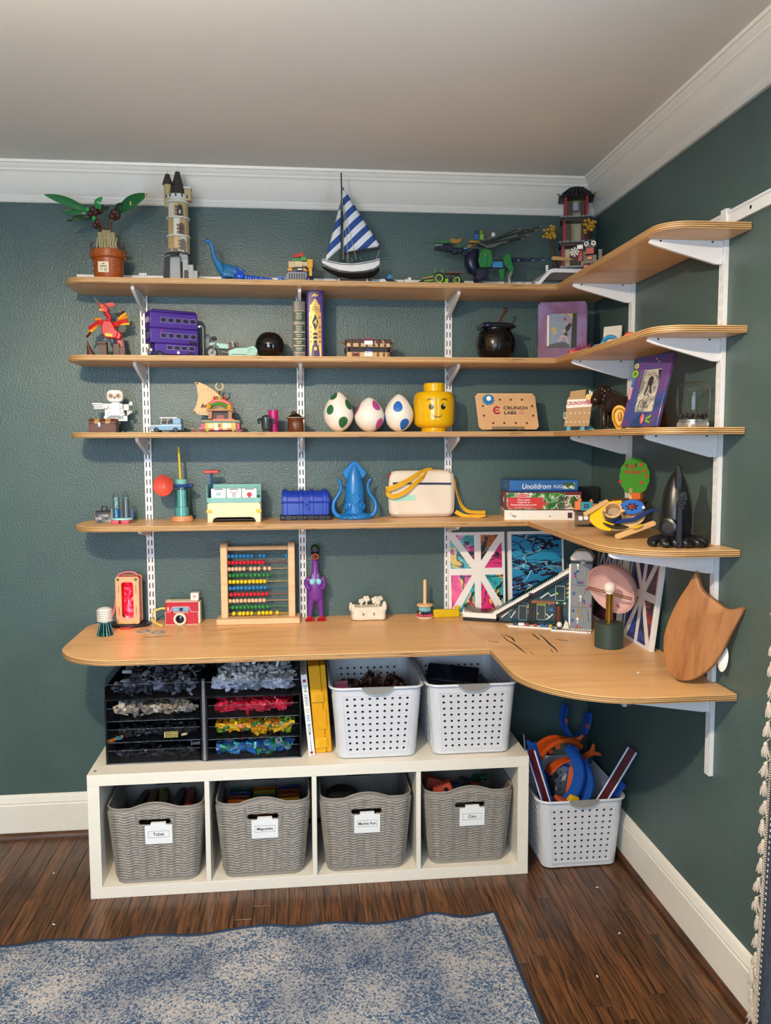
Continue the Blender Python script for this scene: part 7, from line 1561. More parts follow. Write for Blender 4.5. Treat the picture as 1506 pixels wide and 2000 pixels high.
sp2('lantern_mark',[(.009*math.cos(2*PI*k/16),.036+.011*math.sin(2*PI*k/16))for k in range(16)],DK,.0010);sp2('lantern_mark',[(.006*math.cos(2*PI*k/12),.036+.007*math.sin(2*PI*k/12))for k in range(12)],GL2,.0014);sp2('lantern_mark',[(-.003,.004),(.003,.004),(.003,.026),(-.003,.026)],DK,.0010)
text('lettering','ROWLING',.0068,GL2,t,(0,sp_y(0,W2)-.0004,.233))
sp2('gold_figure',[(-.012,.216),(-.004,.220),(.002,.217),(.010,.221),(.013,.226),(.006,.225),(.002,.229),(-.004,.228),(-.009,.223)],GL2)
rr=random.Random(8)
for k in range(22):x,z=rr.choice([-1,1])*rr.uniform(.017,.026),rr.uniform(.168,.222);m=MB(GL2);m.prism(circ(x,z,.0007,6),sp_y(x,W2)-.0004,sp_y(x,W2),'y');m.build('gold_star',t)
t=thing('brick_book_chest','brown and tan brick-built chest-like book lying open beside the purple book','toy',(-.896,-.140,Z2),2)
CHB=P('#4a2618',.4);CHT=P('#d2b07c',.4)
for z0,z1,c in((0.001,.008,CHB),(.0082,.026,CHT),(.0445,.058,CHT),(.0582,.071,CHB)):m=MB(c);(m.box(-.084,.080,-.034,.034,z0,z1)if c is CHB else m.box(-.081,.074,-.032,.032,z0,z1));m.build('layer',t,.001)
m=MB(P('#1c100c',.5));m.box(-.070,.066,-.024,.030,.0262,.0443);m.build('dark_mouth',t);
for s in(-1,1):m=MB(CHB);x=s*.080;m.box(x-.005,x+.005,-.030,.030,.026,.0445);m.build('end_wall',t,.001)
for x in(-.064,-.036,-.010,.016,.034,.056):m=MB(CHB);m.box(x-.004,x+.004,-.0358,-.0322,.046,.070);m.build('strap',t,.001)
for x in(-.060,-.040,.030,.052,.068):m=MB(P('#8a4a2c',.4));m.box(x-.004,x+.004,-.0358,-.0325,.004,.024);m.build('lower_strap',t,.001)
m=MB(P('#d82a8a',.35));m.box(-.022,.014,-.034,.0,.0712,.074);m.box(-.020,.012,-.038,-.0345,.001,.010);m.build('pink_plate',t,.0006);m=MB(WHITE);m.box(-.019,.011,-.038,-.033,.054,.066)
for k in range(5):m.box(-.018+.006*k,-.0145+.006*k,-.039,-.034,.0505,.054);m.box(-.018+.006*k,-.0145+.006*k,-.039,-.034,.0215,.028)
m.box(-.019,.011,-.038,-.033,.0105,.0215);m.build('white_teeth',t);m=MB(P('#2a4ac0',.35));m.box(-.008,.004,-.036,-.032,.030,.036);m.build('blue_brick',t,.0006)
m=MB(P('#8a5a3c',.4));m.cyl((-.085,-.01,.060),(-.112,-.012,.062),.004,.001,8);m.cyl((.081,-.01,.062),(.092,-.012,.058),.004,.003,8);m.build('horn_tip',t);m=MB(P('#6a1a1a',.4));m.box(-.056,-.042,-.0378,-.0345,.012,.022);m.build('red_tab',t)
m=MB(P('#c89060',.4));m.strip([(.018,-.036,.052),(.022,-.037,.066)],.006,.003,(1,0,0));m.strip([(.046,-.036,.068),(.054,-.037,.052)],.006,.003,(1,0,0));m.build('tan_strap',t)
t=thing('black_cauldron','black round cauldron pot with gold crest and a brown wand handle','pot',(-.423,-.130,Z2),0)
CK=P('#08080a',.22,var=0);m=MB(CK);m.lathe([(.040,0),(.055,.008),(.067,.028),(.0725,.055),(.071,.080),(.063,.102),(.054,.112),(.055,.118)],40);m.build('body',t,angle=60)
m=MB(CK);m.prism([(-.060,.118),(.062,.118),(.070,.122),(.052,.132),(.030,.137),(-.050,.137),(-.062,.132)],-.045,.05,'y');m.build('lid',t,.005,3)
m=MB(P('#5a2a18',.35));m.tube([(.010,.01,.13),(.028,.012,.168),(.038,.013,.184)],.0042,8);m.ell((.040,.013,.190),(.0085,.0085,.0085),12,8);m.build('wand_handle',t)
GC=P('#8a7030',.35,.5,var=0);m=MB(GC)
def cp(x,z):th=x/.072;r_=.0725-(abs(z-.058)/.058)**2.6*.02+.0006;return(r_*math.sin(th-.46),-r_*math.cos(th-.46),z)
for ln in([(-.012,.078),(.012,.078),(.013,.062),(.008,.048),(0,.042),(-.008,.048),(-.013,.062),(-.012,.078)],[(0,.078),(0,.042)],[(-.013,.061),(.013,.061)],[(-.018,.082),(-.020,.068),(-.014,.052),(-.016,.040),(-.006,.036)],[(.018,.082),(.020,.068),(.014,.052),(.016,.040),(.006,.036)],[(-.014,.084),(-.006,.090),(0,.084),(.006,.090),(.014,.084)],[(-.008,.074),(-.004,.066),(-.009,.064)],[(.004,.073),(.009,.070),(.005,.065)],[(-.008,.057),(-.004,.050)],[(.004,.057),(.008,.052)]):
 m.tube([cp(*p)for p in ln],.0009,4)
m.build('gold_crest',t);m=MB(P('#4a4ac8',.3));m.box(-.046,-.038,-.0462,-.0452,.123,.129);m.build('blue_tag',t)
m=MB(P('#5c5c60',.2));m.strip([(.073*math.sin(-.02)+.0,-.0735,.035),(.073*math.sin(.03),-.074,.06),(.07*math.sin(.0),-.0705,.085)],.010,.0006,(1,0,0))if False else None
t=thing('climbing_photo','purple and red painted picture frame holding a climbing photo, left corner of second shelf','picture frame',(-.190,-.195,Z2+.002),0,rot=(-9,0,-17))
PF2=noise_mat('mauve_paint',[(.3,'#5a2a3e'),(.48,'#6f4a72'),(.6,'#7a6898'),(.75,'#8c3444')],nscale=9,rough=.5)
ou=rrect(-.088,.088,0,.215,.012);inn=[(-.052,.040),(.052,.040),(.052,.172),(-.052,.172)]
def frame_poly(m,ou,x0,x1,z0,z1,y0,y1):
 m.prism([(-.088,0),(.088,0),(.088,z0),(-.088,z0)],y0,y1,'y');m.prism([(-.088,z1),(.088,z1),(.088,.203),(.080,.215),(-.080,.215),(-.088,.203)],y0,y1,'y');m.prism([(-.088,z0),(x0,z0),(x0,z1),(-.088,z1)],y0,y1,'y');m.prism([(x1,z0),(.088,z0),(.088,z1),(x1,z1)],y0,y1,'y')
m=MB(PF2);frame_poly(m,ou,-.052,.052,.040,.172,-.007,.007);o=link('frame_border',m.mesh('frame_border',38,weld=.0002),t,.002)
m=MB(P('#e4dcc8',.6));m.box(-.0885,-.086,.0072,.011,0,.21);m.box(-.055,-.048,-.0074,-.0069,.05,.165);m.build('cream_edge',t)
m=MB(P('#7d8aa2',.5,var=.12));m.box(-.0518,.0518,-.003,-.001,.041,.171);ph=m.build('photo_print',t)
def flat(par,nm_,pts,c,y):m=MB(P(c,.6,var=.05));m.prism([(x,z)for x,z in pts],y-.0004,y,'y');return m.build(nm_,par)
flat(ph,'dark_edge',[(.030,.041),(.051,.041),(.051,.170),(.036,.170)],'#24262a',-.003);flat(ph,'rock_ground',[(-.050,.042),(.028,.042),(.024,.056),(.004,.066),(-.02,.062),(-.05,.056)],'#4a4c52',-.0031)
for pts in([(-.040,.108),(-.024,.106),(-.022,.116),(-.038,.122)],[(-.034,.094),(-.020,.096),(-.022,.105),(-.034,.104)],[(.0,.104),(.010,.100),(.010,.110),(.0,.112)],[(.018,.168),(.036,.150),(.036,.170)],[(-.006,.164),(.006,.164),(.004,.171)]):flat(ph,'yellow_hold',pts,'#c8a850',-.0031)
flat(ph,'red_hold',[(.004,.150),(.010,.142),(.016,.150),(.008,.156)],'#a82a3a',-.0031)
flat(ph,'climber_shirt',[(.010,.118),(.024,.134),(.034,.130),(.024,.108),(.014,.100)],'#1c1e22',-.0034);flat(ph,'climber_shorts',[(.004,.096),(.016,.102),(.020,.088),(.006,.086)],'#2c3026',-.0035)
flat(ph,'climber_leg',[(.004,.092),(-.006,.084),(-.014,.066),(-.010,.064),(-.001,.080),(.010,.087)],'#c8a08a',-.0036);flat(ph,'climber_leg',[(.012,.088),(.020,.072),(.024,.058),(.020,.058),(.012,.076),(.008,.086)],'#c8a08a',-.0036);flat(ph,'climber_arm',[(.018,.128),(.004,.130),(.002,.134),(.020,.134)],'#b89080',-.0036);flat(ph,'climber_head',circ(.030,.138,.006,10),'#9a7868',-.0036)
m=MB(P('#3a2a24',.5));m.box(-.03,.03,0,.004,0,.12);m.build('stand_back',t,rot=(24,0,0),loc=(0,.058,.0))
t=thing('pink_dragon_toy','small coral and magenta spiky printed toy in front of the purple frame','toy',(-.172,-.340,Z2),-30)
m=MB(P('#e05a60',.35));m.tube(spline([(-.030,0,.010),(-.018,0,.014),(.0,.002,.013),(.02,.006,.015),(.038,.010,.020)]),[.009+.004*math.sin(k*.5)for k in range(25)],10);m.ell((-.032,-.002,.013),(.012,.010,.010),12,8);m.build('body',t,angle=80)
for k in range(6):m=MB(P('#9a1f5a',.35));m.cyl((-.014+.008*k,.0,.020),(-.008+.009*k,.002,.040+.004*(k%2)),.004,.0006,7);m.build('spike',t)
m=MB(P('#e8d878',.3));m.ell((.040,.008,.022),.006,10,7);m.mat(BLACK);m.ell((-.038,-.010,.015),.0025,8,6);m.build('tail_bead',t)
t=thing('blue_arch_toy','sky blue arched toy over a yellow piece on the second shelf right arm','toy',(-.135,-.520,Z2),-60)
m=MB(P('#3a9ad0',.3));m.tube(arc((0,.012),.032,-10,190,20),.0075,9);m.build('arch',t);m=MB(P('#f0b820',.35));m.prism([(-.024,0),(.026,0),(.022,.014),(.004,.020),(-.016,.016)],-.016,.002,'y');m.build('yellow_piece',t,.003)
m=MB(P('#4a8ac8',.35));m.box(-.058,-.042,-.010,.008,.006,.024);m.mat(P('#16203a',.4));m.prism([(-.066,0),(-.040,0),(-.046,.012),(-.060,.010)],-.012,.010,'y');m.build('blue_block',t,.001);m=MB(P('#6a6e74',.3));m.cyl((.034,0,.014),(.050,0,.040),.006,.006,10);m.build('grey_barrel',t)
t=thing('red_octagon_toy','orange-red octagonal toy with white lettering on the second shelf','toy',(-.122,-.655,Z2),-40)
m=MB(P('#d8401e',.35));m.prism([(.022*math.cos(2*PI*(k+.5)/8),.021+.022*math.sin(2*PI*(k+.5)/8))for k in range(8)],-.010,.010,'y');m.build('octagon',t,.002);text('lettering','ARLO',.012,WHITE,t,(0,-.0105,.013),fat=.0005)
m=MB(P('#1f4f86',.4));m.prism([(-.080,0),(.085,0),(.085,.006),(.06,.052),(-.070,.022),(-.080,.010)],-.004,.004,'y');tag(m.build('navy_wedge',loc=(-.035,-.610,Z2),rot=(0,0,-80),bevel=.001),'long dark blue wedge-shaped piece lying by the wall on second shelf','toy')
m=MB(P('#ded8cc',.5));m.prism(rrect(-.035,.035,0,.11,.003),-.003,.003,'y');tag(m.build('white_card',loc=(-.045,-.300,Z2+.001),rot=(-6,0,-50)),'small white upright card behind the pink spiky toy in the corner','card')
Z1=2.0482
t=thing('potted_toy_plant','brick-built plant with glossy green leaves in a terracotta pot, left on top shelf','plant',(-1.800,-.160,Z1),0)
TCT=P('#a8521c',.35);m=MB(TCT);m.lathe([(.044,0),(.048,.006),(.051,.075),(.052,.078),(.002,.078)],28)
m.build('pot',t);m=MB(TCT);m.lathe([(.056,.0785),(.060,.082),(.060,.104),(.057,.107),(.050,.107),(.049,.095),(.002,.095)],28);m.build('pot_rim',t)
for k in range(14):a=R(-170+360*k/14);m=MB(P('#6a3212',.4));m.cb((.0602*math.cos(a),.0602*math.sin(a),.093),(.003,.003,.008));m.build('rim_notch',t)
for a in(-120,-60,-35,-150):m=MB(P('#6a3212',.4));r_=.0505;m.cb((r_*math.cos(R(a)),r_*math.sin(R(a)),.062),(.003,.003,.010));m.cb((r_*math.cos(R(a)),r_*math.sin(R(a)),.044),(.003,.003,.008));m.build('pot_notch',t)
m=MB(P('#ddcfae',.5));m.box(-.024,.012,-.0525,-.046,.026,.062);lb=m.build('plate_label',t,.0006);m=MB(P('#4a4034',.5,var=0));m.box(-.017,.005,-.0529,-.0525,.045,.048);m.box(-.010,-.002,-.0529,-.0525,.053,.056);m.prism(circ(.002,.035,.005,12)+circ(.002,.035,.003,12)[::-1],-.0529,-.0525,'y');m.box(-.017,-.008,-.0529,-.0525,.034,.0355);m.box(-.017,-.010,-.0529,-.0525,.038,.0395);m.build('label_print',lb)
m=MB(P('#3a2a1c',.7));
for k in range(14):a=k*2.4;m.ell((.035*math.cos(a)*math.sqrt(k/14),.035*math.sin(a)*math.sqrt(k/14),.104),(.012,.012,.007),8,5)
m.build('soil',t,angle=80)
RT=P('#9c8a62',.5);
for k,(x,w_,z1)in enumerate(((-.026,.014,.168),(-.012,.014,.176),(.002,.014,.174),(.016,.014,.168))):m=MB(RT);m.prism([(x-.003*k*.3,.112),(x+w_,.110),(x+w_-.002,z1),(x-.004,z1)],-.020+.003*(k%2),.018,'y');m.build('root_block',t,.002)
for k in range(8):m=MB(P('#c8b888',.5));x=-.028+.009*k;m.tube(spline([(x,-.021,.148),(x-.003,-.026,.126),(x+.004*(k%2)-.002,-.024,.108)]),.0017,5);m.build('rootlet',t)
for s,pts in((-1,[(-.030,0,.12),(-.050,-.006,.112),(-.056,-.006,.124),(-.050,-.002,.136)]),(1,[(.028,0,.128),(.042,-.004,.122),(.052,-.004,.126)])):m=MB(P('#5a4432',.5));m.tube(spline(pts),.004,7);m.build('side_root',t)
STM=P('#5a3a26',.4)
for pts in([(-.010,0,.17),(-.022,0,.20),(-.044,-.004,.228)],[(.006,0,.17),(.010,0,.20),(.022,0,.222)],[(-.014,.004,.17),(-.030,.01,.185),(-.034,.012,.198)]):m=MB(STM);m.tube(spline(pts),[.006]*7+[.005]*6,8);m.build('stem',t)
for c,r_ in(((-.046,-.004,.236),.018),((.026,0,.230),.020),((-.036,.012,.20),.016),((-.028,.006,.246),.016)):
 m=MB(P('#4a2a1e',.35));
 for k in range(7):a=k*2.4;m.ell((c[0]+r_*.45*math.cos(a),c[1]+r_*.45*math.sin(a),c[2]+r_*.4*math.sin(a*1.7)),r_*.62,9,6)
 m.build('stem_knot',t,angle=80)
LF=P('#1f6a34',.18);LF2=P('#2f7a42',.18);LFD=P('#1c3f26',.25)
def leaf(base,tip,w_,mat_,nrm=(0,-1,.4),nm_='leaf'):
 b,e=Vector(base),Vector(tip);d=e-b;L_=d.length;d.normalize();nv=Vector(nrm);nv=(nv-d*nv.dot(d)).normalized();sd=d.cross(nv);m=MB(mat_);rs=[]
 for i in range(11):
  u=i/10;hw=w_*.5*(math.sin(PI*min(.98,u*.94+.04))**.75);c=b+d*L_*u+nv*(.010*math.sin(PI*u));rs.append([c-sd*hw-nv*.004*0,c+nv*.0045,c+sd*hw,c-nv*.0015])
 m.rings(rs);return m.build(nm_,t,angle=30)
leaf((.034,-.002,.236),(.142,-.03,.295),.050,LF);leaf((.030,.0,.232),(.064,-.012,.268),.034,LFD)
leaf((-.060,-.006,.238),(-.196,-.03,.284),.034,LF2);leaf((-.058,.0,.234),(-.150,.01,.236),.026,LF2);leaf((-.052,.008,.218),(-.130,-.01,.204),.024,LFD);leaf((-.034,-.01,.246),(-.010,-.02,.284),.024,P('#3a9a52',.2));leaf((-.03,.01,.24),(.004,.02,.262),.03,LFD)
for c in((.086,-.030,.262),(.138,-.034,.291)):m=MB(P('#d8c070',.3));m.cb(c,(.004,.003,.014));m.build('leaf_clip',t)
for c in((-.062,-.010,.244),(-.042,-.012,.214),(-.022,-.012,.252)):m=MB(P('#2fa04a',.25));m.cb(c,(.012,.008,.014));m.build('green_joint',t,.002)
t=thing('castle_tower','tall tan brick-built castle tower with two dark conical roofs','toy castle',(-1.563,-.140,Z1),0)
TAN=P('#c8ac78',.4);CWH=P('#d8d2c4',.4);DGR=P('#4a4c50',.4);LGR=P('#8e9296',.4);BRW=P('#7a4a30',.4);ROOF=P('#3c3430',.4)
rr=random.Random(2)
for k in range(8):a=2*PI*k/8;h=rr.uniform(.06,.105);m=MB(DGR if k%3 else LGR);m.prism([(-.020,0),(.020,0),(.016,h),(-.010,h+.012),(-.018,h-.01)],-.018,.018,'y');m.build('rock',t,.002,loc=(-.010+.026*math.cos(a),.012+.022*math.sin(a),0),rot=(0,0,math.degrees(a)))
for k,(x,w_,h)in enumerate(((.028,.018,.080),(.046,.018,.060),(.062,.014,.040))):m=MB(LGR);m.brick(x-w_/2,x+w_/2,-.052,-.020,0,h);m.build('stair_block',t,.0008)
m=MB(P('#1c1e20',.5));m.prism([(.022,0),(.040,0),(.040,.034)]+arc_pts(.031,.034,.009)if False else[(.022,0),(.040,0),(.040,.034),(.036,.042),(.026,.042),(.022,.034)],-.0524,-.0515,'y');m.build('arch_door',t)
m=MB(LGR)
for k in range(7):m.box(.022+.003*k*0,.024,-.054,-.052,.006*k,.006*k+.004);m.box(.038,.040,-.054,-.052,.006*k,.006*k+.004)
m.build('door_quoin',t)
for k in range(8):a=2*PI*k/8;m=MB(DGR);m.cb((.036*math.cos(a)-.006,.036*math.sin(a)+.004,.112),(.016,.016,.014));m.build('parapet_block',t,.001)
levels=[(.108,.160),(.162,.222),(.224,.275)]
for i,(z0,z1)in enumerate(levels):
 for k in range(10):
  a=2*PI*(k+.5)/10;r_=.034-.0015*i;m=MB(TAN if(k+i)%4 else CWH);m.cb((0,0,0),(.0215,.006,z1-z0-.001));m.build('wall_slab',t,.0008,loc=(r_*math.cos(a),r_*math.sin(a),(z0+z1)/2),rot=(0,0,math.degrees(a)+90))
 m=MB(CWH);m.lathe([(.036-.0015*i,z1-.0005),(.041,z1+.002),(.041,z1+.006),(.036,z1+.008)],20);m.build('ledge',t)
 x=.012+.004*(2-i);zz=z0+.006;m=MB(P('#1f2426',.3));m.prism([(x-.009,zz),(x+.009,zz),(x+.009,zz+.026),(x+.005,zz+.036),(x-.005,zz+.036),(x-.009,zz+.026)],-.0385,-.034,'y');m.build('arched_window',t)
 for q in range(3):m=MB(BRW);m.box(x-.016,x-.0095,-.0375,-.034,zz+.002+.012*q,zz+.009+.012*q);m.build('brick_trim',t)
m=MB(P('#7a2a2a',.4));m.ell((.016,-.038,.182),(.005,.003,.008),8,6);m.mat(P('#d0ccc8',.4));m.ell((.012,-.037,.242),(.004,.003,.008),8,6);m.build('window_ornament',t)
m=MB(CWH);m.lathe([(.030,.276),(.038,.290),(.040,.292),(.040,.304),(.002,.305)],24);m.build('turret_collar',t)
for k in range(12):a=2*PI*k/12;m=MB(P('#2f3234',.4));m.cb((.0405*math.cos(a),.0405*math.sin(a),.298),(.005,.005,.009));m.build('corbel',t)
m=MB(TAN);m.box(.026,.048,-.02,.012,.285,.325);m.build('side_turret',t,.001);m=MB(CWH);m.brick(.024,.050,-.022,.014,.3255,.332);m.build('turret_cap',t)
m=MB(TAN);m.cyl((-.032,-.006,.262),(-.032,-.006,.340),.012,.013,14);m.build('small_turret',t);m=MB(CWH);m.cyl((-.036,-.006,.262),(-.034,-.006,.282),.004,.012,12);m.build('turret_bracket',t)
m=MB(ROOF);m.lathe([(.018,.340),(.017,.346),(.008,.374),(.007,.376)],10,c=(-.032,-.006,0));m.build('small_roof',t,angle=20);m=MB(ROOF);m.lathe([(.032,.305),(.030,.312),(.018,.350),(.008,.386),(.002,.388)],10,c=(.002,0,0));m.build('big_roof',t,angle=20)
for x,z in((-.032,.375),(.002,.386)):m=MB(P('#e0d8c8',.35));m.cyl((x,-.004,z),(x,-.004,z+.022),.0026,.0006,8);m.build('spire',t)
t=thing('toy_dinosaur','blue long-necked toy dinosaur standing on the top shelf','toy',(-1.385,-.140,Z1),0)
DBL=P('#2a78b0',.35,var=.12)
nd=[((0,0,.050),.026),((-.020,-.002,.052),.023),((-.040,-.004,.066),.014),((-.054,-.006,.094),.0095),((-.060,-.008,.122),.0080),((-.064,-.010,.144),.0085),((-.076,-.014,.152),.0095),((-.088,-.018,.149),.0065),((.022,.002,.046),.022),((.046,.004,.032),.012),((.066,.006,.018),.007),((.090,.010,.008),.003),((-.022,-.014,.028),.010),((-.024,-.016,.008),.0085),((-.018,.014,.028),.010),((-.018,.016,.008),.0085),((.018,-.014,.026),.011),((.020,-.016,.008),.009),((.022,.016,.026),.010),((.024,.018,.008),.0085)]
ed=[(0,1),(1,2),(2,3),(3,4),(4,5),(5,6),(6,7),(0,8),(8,9),(9,10),(10,11),(1,12),(12,13),(1,14),(14,15),(8,16),(16,17),(8,18),(18,19)]
skin('body',nd,ed,DBL,t)
for y in(-.0235,-.005):m=MB(BLACK);m.ell((-.078,y,.156),.002,8,6);m.build('eye',t)
t=thing('segmented_toy','bright blue segmented printed toy lying on the top shelf behind its edge','toy',(-1.290,-.215,Z1),0)
BLP=P('#1f52c8',.3);m=MB(BLP);m.ell((-.058,0,.018),(.020,.016,.017),14,9);m.tube([(-.060,0,.030),(-.068,0,.046)],[.005,.006],8);m.tube([(-.050,0,.030),(-.044,0,.044)],[.005,.006],8);m.build('head',t)
for k in range(11):m=MB(BLP if k%2 else P('#3a72d8',.3));x=-.036+.0085*k;m.ell((x,0,.013-.0004*k),(.0065,.013-.0005*k,.013-.0006*k),10,7);m.build('segment',t)
m=MB(P('#2a5ac8',.35));m.prism(rrect(-.013,.013,0,.020,.004),-.008,.008,'y');m.mat(P('#16307a',.4));m.ell((.004,-.0085,.010),(.004,.001,.005),8,6);tag(m.build('blue_block',loc=(-1.205,-.215,Z1),bevel=.001),'small blue printed block right of the segmented blue toy','toy')
t=thing('brick_truck','purple brick-built truck with grey grille carrying colourful bricks','toy car',(-1.141,-.165,Z1),0)
PP=P('#4a3070',.35);m=MB(PP);m.box(-.046,.030,-.020,.05,.012,.046);m.build('body',t,.002)
m=MB(P('#e8c020',.35));m.prism([(-.052,.004),(.026,.004),(.030,.010),(.024,.014),(-.048,.014)],-.036,-.020,'y');m.build('bumper',t,.001)
m=MB(P('#7e838c',.3));m.prism([(-.046,.0145),(.020,.0145),(.026,.032),(.020,.042),(-.040,.042),(-.048,.030)],-.032,-.0205,'y');m.build('grille',t,.001)
for k in range(7):m=MB(P('#24262a',.4));x=-.038+.0085*k;m.box(x,x+.0045,-.0328,-.032,.017,.036);m.build('grille_slot',t)
for x in(-.036,.020):m=MB(P('#f0a81c',.35));m.prism([(x-.010,.047),(x+.010,.047),(x+.006 if x<0 else x-.006,.060)],-.020,-.008,'y');m.build('orange_fin',t)
m=MB(BLACK);m.box(-.012,.012,-.026,-.008,.0465,.056);m.mat(P('#d8d8d8',.3));m.box(-.008,.008,-.027,-.026,.049,.054);m.build('bonnet_vent',t)
for x,y in((.040,-.012),(.040,.040),(-.054,.04)):
 m=MB(P('#2a1f3a',.45));m.cyl((x-.006,y,.015),(x+.008,y,.015),.015,n=16);m.mat(P('#8a8e96',.3));m.cyl((x+.008,y,.015),(x+.0085,y,.015),.006,n=10);m.build('wheel',t)
for x,z,w_,h,c,y in((-.028,.060,.022,.022,'#d8b888',-.004),(-.004,.062,.026,.020,'#e0c898',-.006),(.018,.066,.018,.016,'#d8c08a',.0),(-.034,.050,.016,.010,'#e8a030',.002),(.036,.062,.020,.030,'#eeb01c',.004),(.038,.030,.010,.030,'#e8b820',-.012),(-.012,.084,.030,.012,'#2f8a48',.006),(.014,.086,.020,.014,'#3a9a50',.004),(-.014,.097,.022,.010,'#c8281e',.004),(.004,.100,.020,.014,'#d83022',.006),(.036,.048,.010,.012,'#d85a98',-.008)):m=MB(P(c,.35));m.brick(x-w_/2,x+w_/2,y-.008,y+.014,z,z+h-.0005);m.build('cargo_brick',t,.001)
t=thing('model_sailboat','model sailing boat with blue and white striped sails on the top shelf','model boat',(-.956,-.145,Z1),0)
HB=P('#141518',.35);HW2=P('#e6e4e0',.3)
st=[(-.105,.080,.002,.068),(-.08,.071,.014,.050),(-.045,.064,.025,.034),(0,.063,.031,.026),(.045,.067,.029,.028),(.08,.074,.023,.038),(.100,.081,.018,.058)]
def hullring(x,zt,hw,zb,lo,hi):
 z0=zb+(zt-zb)*lo;z1=zb+(zt-zb)*hi;w0,w1=hw*(lo**.5),hw*(hi**.5);zm=(z0+z1)/2;wm=hw*(((lo+hi)/2)**.5);return[(x,-w1,z1),(x,-wm,zm),(x,-w0,z0),(x,w0,z0),(x,wm,zm),(x,w1,z1)]
TL=.05
m=MB(HB);m.rings([hullring(x,zt,hw,zb,.02,.52)for x,zt,hw,zb in st]);m.build('hull_bottom',t,angle=50)
m=MB(HW2);m.rings([hullring(x,zt+.014+abs(x)*.06,hw*1.02,zb+.004,.46,1)for x,zt,hw,zb in st]);m.build('hull_top',t,angle=50)
m=MB(P('#1f2f5a',.4));
for s in(-1,1):m.tube([(x,s*hw*1.035,zt+.010+abs(x)*.06)for x,zt,hw,zb in st],.0012,5)
m.build('waterline',t)
m=MB(HB);m.prism([(-.045,.040),(.062,.040),(.058,.006),(.050,0),(-.028,0),(-.036,.008)],-.006,.006,'y');m.build('keel',t,.003);m=MB(HB);m.prism([(-.06,.0),(-.052,.0),(-.052,.032),(-.06,.036)],-.003,.003,'y')if False else m.box(.062,.072,-.003,.003,.012,.034);m.build('rudder',t)
m=MB(P('#c8c8c8',.3));m.box(-.046,-.042,-.010,.010,0,.028);m.box(.054,.058,-.010,.010,0,.028);m.box(-.046,.058,-.011,-.0085,0,.003);m.build('cradle',t)
m=MB(P('#d8c8a0',.4));m.rings([[(x,-hw*.95,zt+.0135+abs(x)*.06),(x,hw*.95,zt+.0135+abs(x)*.06),(x,hw*.95,zt+.0115+abs(x)*.06),(x,-hw*.95,zt+.0115+abs(x)*.06)]for x,zt,hw,zb in st]);m.build('deck',t)
m=MB(P('#26201c',.4));m.cyl((-.030,0,.06),(-.034,0,.395),.0034,.0022,8);m.ell((-.034,0,.397),.003,8,6);m.build('mast',t);m=MB(P('#26201c',.4));m.cyl((-.026,0,.116),(.103,0,.138),.003,n=8);m.build('boom',t)
def stripes():
 m,nt,b=newmat('striped_sailcloth');tc=N(nt,'ShaderNodeTexCoord');sp=N(nt,'ShaderNodeSeparateXYZ');nt.links.new(tc.outputs['Object'],sp.inputs[0])
 a=N(nt,'ShaderNodeMath',operation='MULTIPLY_ADD');a.inputs[1].default_value=-.95;nt.links.new(sp.outputs[0],a.inputs[0]);nt.links.new(sp.outputs[2],a.inputs[2])
 d=N(nt,'ShaderNodeMath',operation='DIVIDE');d.inputs[1].default_value=.056;nt.links.new(a.outputs[0],d.inputs[0]);f=N(nt,'ShaderNodeMath',operation='FRACT');nt.links.new(d.outputs[0],f.inputs[0])
 g=N(nt,'ShaderNodeMath',operation='GREATER_THAN');g.inputs[1].default_value=.5;nt.links.new(f.outputs[0],g.inputs[0]);mx=N(nt,'ShaderNodeMix',data_type='RGBA');nt.links.new(g.outputs[0],mx.inputs[0]);mx.inputs[6].default_value=lin('#dfe0e2');mx.inputs[7].default_value=lin('#274a8e')
 nt.links.new(mx.outputs[2],b.inputs['Base Color']);b.inputs['Roughness'].default_value=.8;return m
STR=stripes()
def sailmesh(A,B,C,bul,nm_):
 A,B,C=Vector(A),Vector(B),Vector(C);n=12;vs=[];fs=[];idx={}
 for i in range(n+1):
  for j in range(i+1):u,v=i/n,(j/i if i else 0);p=A.lerp(B.lerp(C,v),u);p.y-=bul*math.sin(PI*u*.9)*math.sin(PI*v);idx[i,j]=len(vs);vs.append(p)
 for i in range(n):
  for j in range(i+1):
   fs.append((idx[i,j],idx[i+1,j],idx[i+1,j+1]))
   if j<i:fs.append((idx[i,j],idx[i+1,j+1],idx[i,j+1]))
 m=MB(STR);m.add(vs,fs);o=m.build(nm_,t,angle=80);s=o.modifiers.new('solid','SOLIDIFY');s.thickness=.0012
sailmesh((-.030,-.002,.352),(-.027,-.003,.122),(.104,-.004,.146),.012,'main_sail');sailmesh((-.036,-.002,.300),(-.096,-.004,.086),(-.038,-.003,.138),.008,'fore_sail')
m=MB(P('#c8bfa8',.6,var=0))
for a,b in(((-.033,-.012,.32),(-.012,-.026,.094)),((-.033,-.012,.30),(.016,-.028,.092)),((-.034,.012,.3),(-.012,.026,.094)),((.103,0,.138),(.088,-.010,.098)),((-.1,0,.066),(-.034,0,.31)),((.0,-.005,.10),(.004,-.02,.092)),((.030,-.004,.106),(.034,-.02,.094)),((-.03,-.01,.20),(-.03,-.012,.094))):m.tube([a,b],.0008,4)
m.build('rigging',t)
t=thing('toy_jet','small white, blue and black brick-built jet lying near the sailboat','toy',(-.838,-.215,Z1),8)
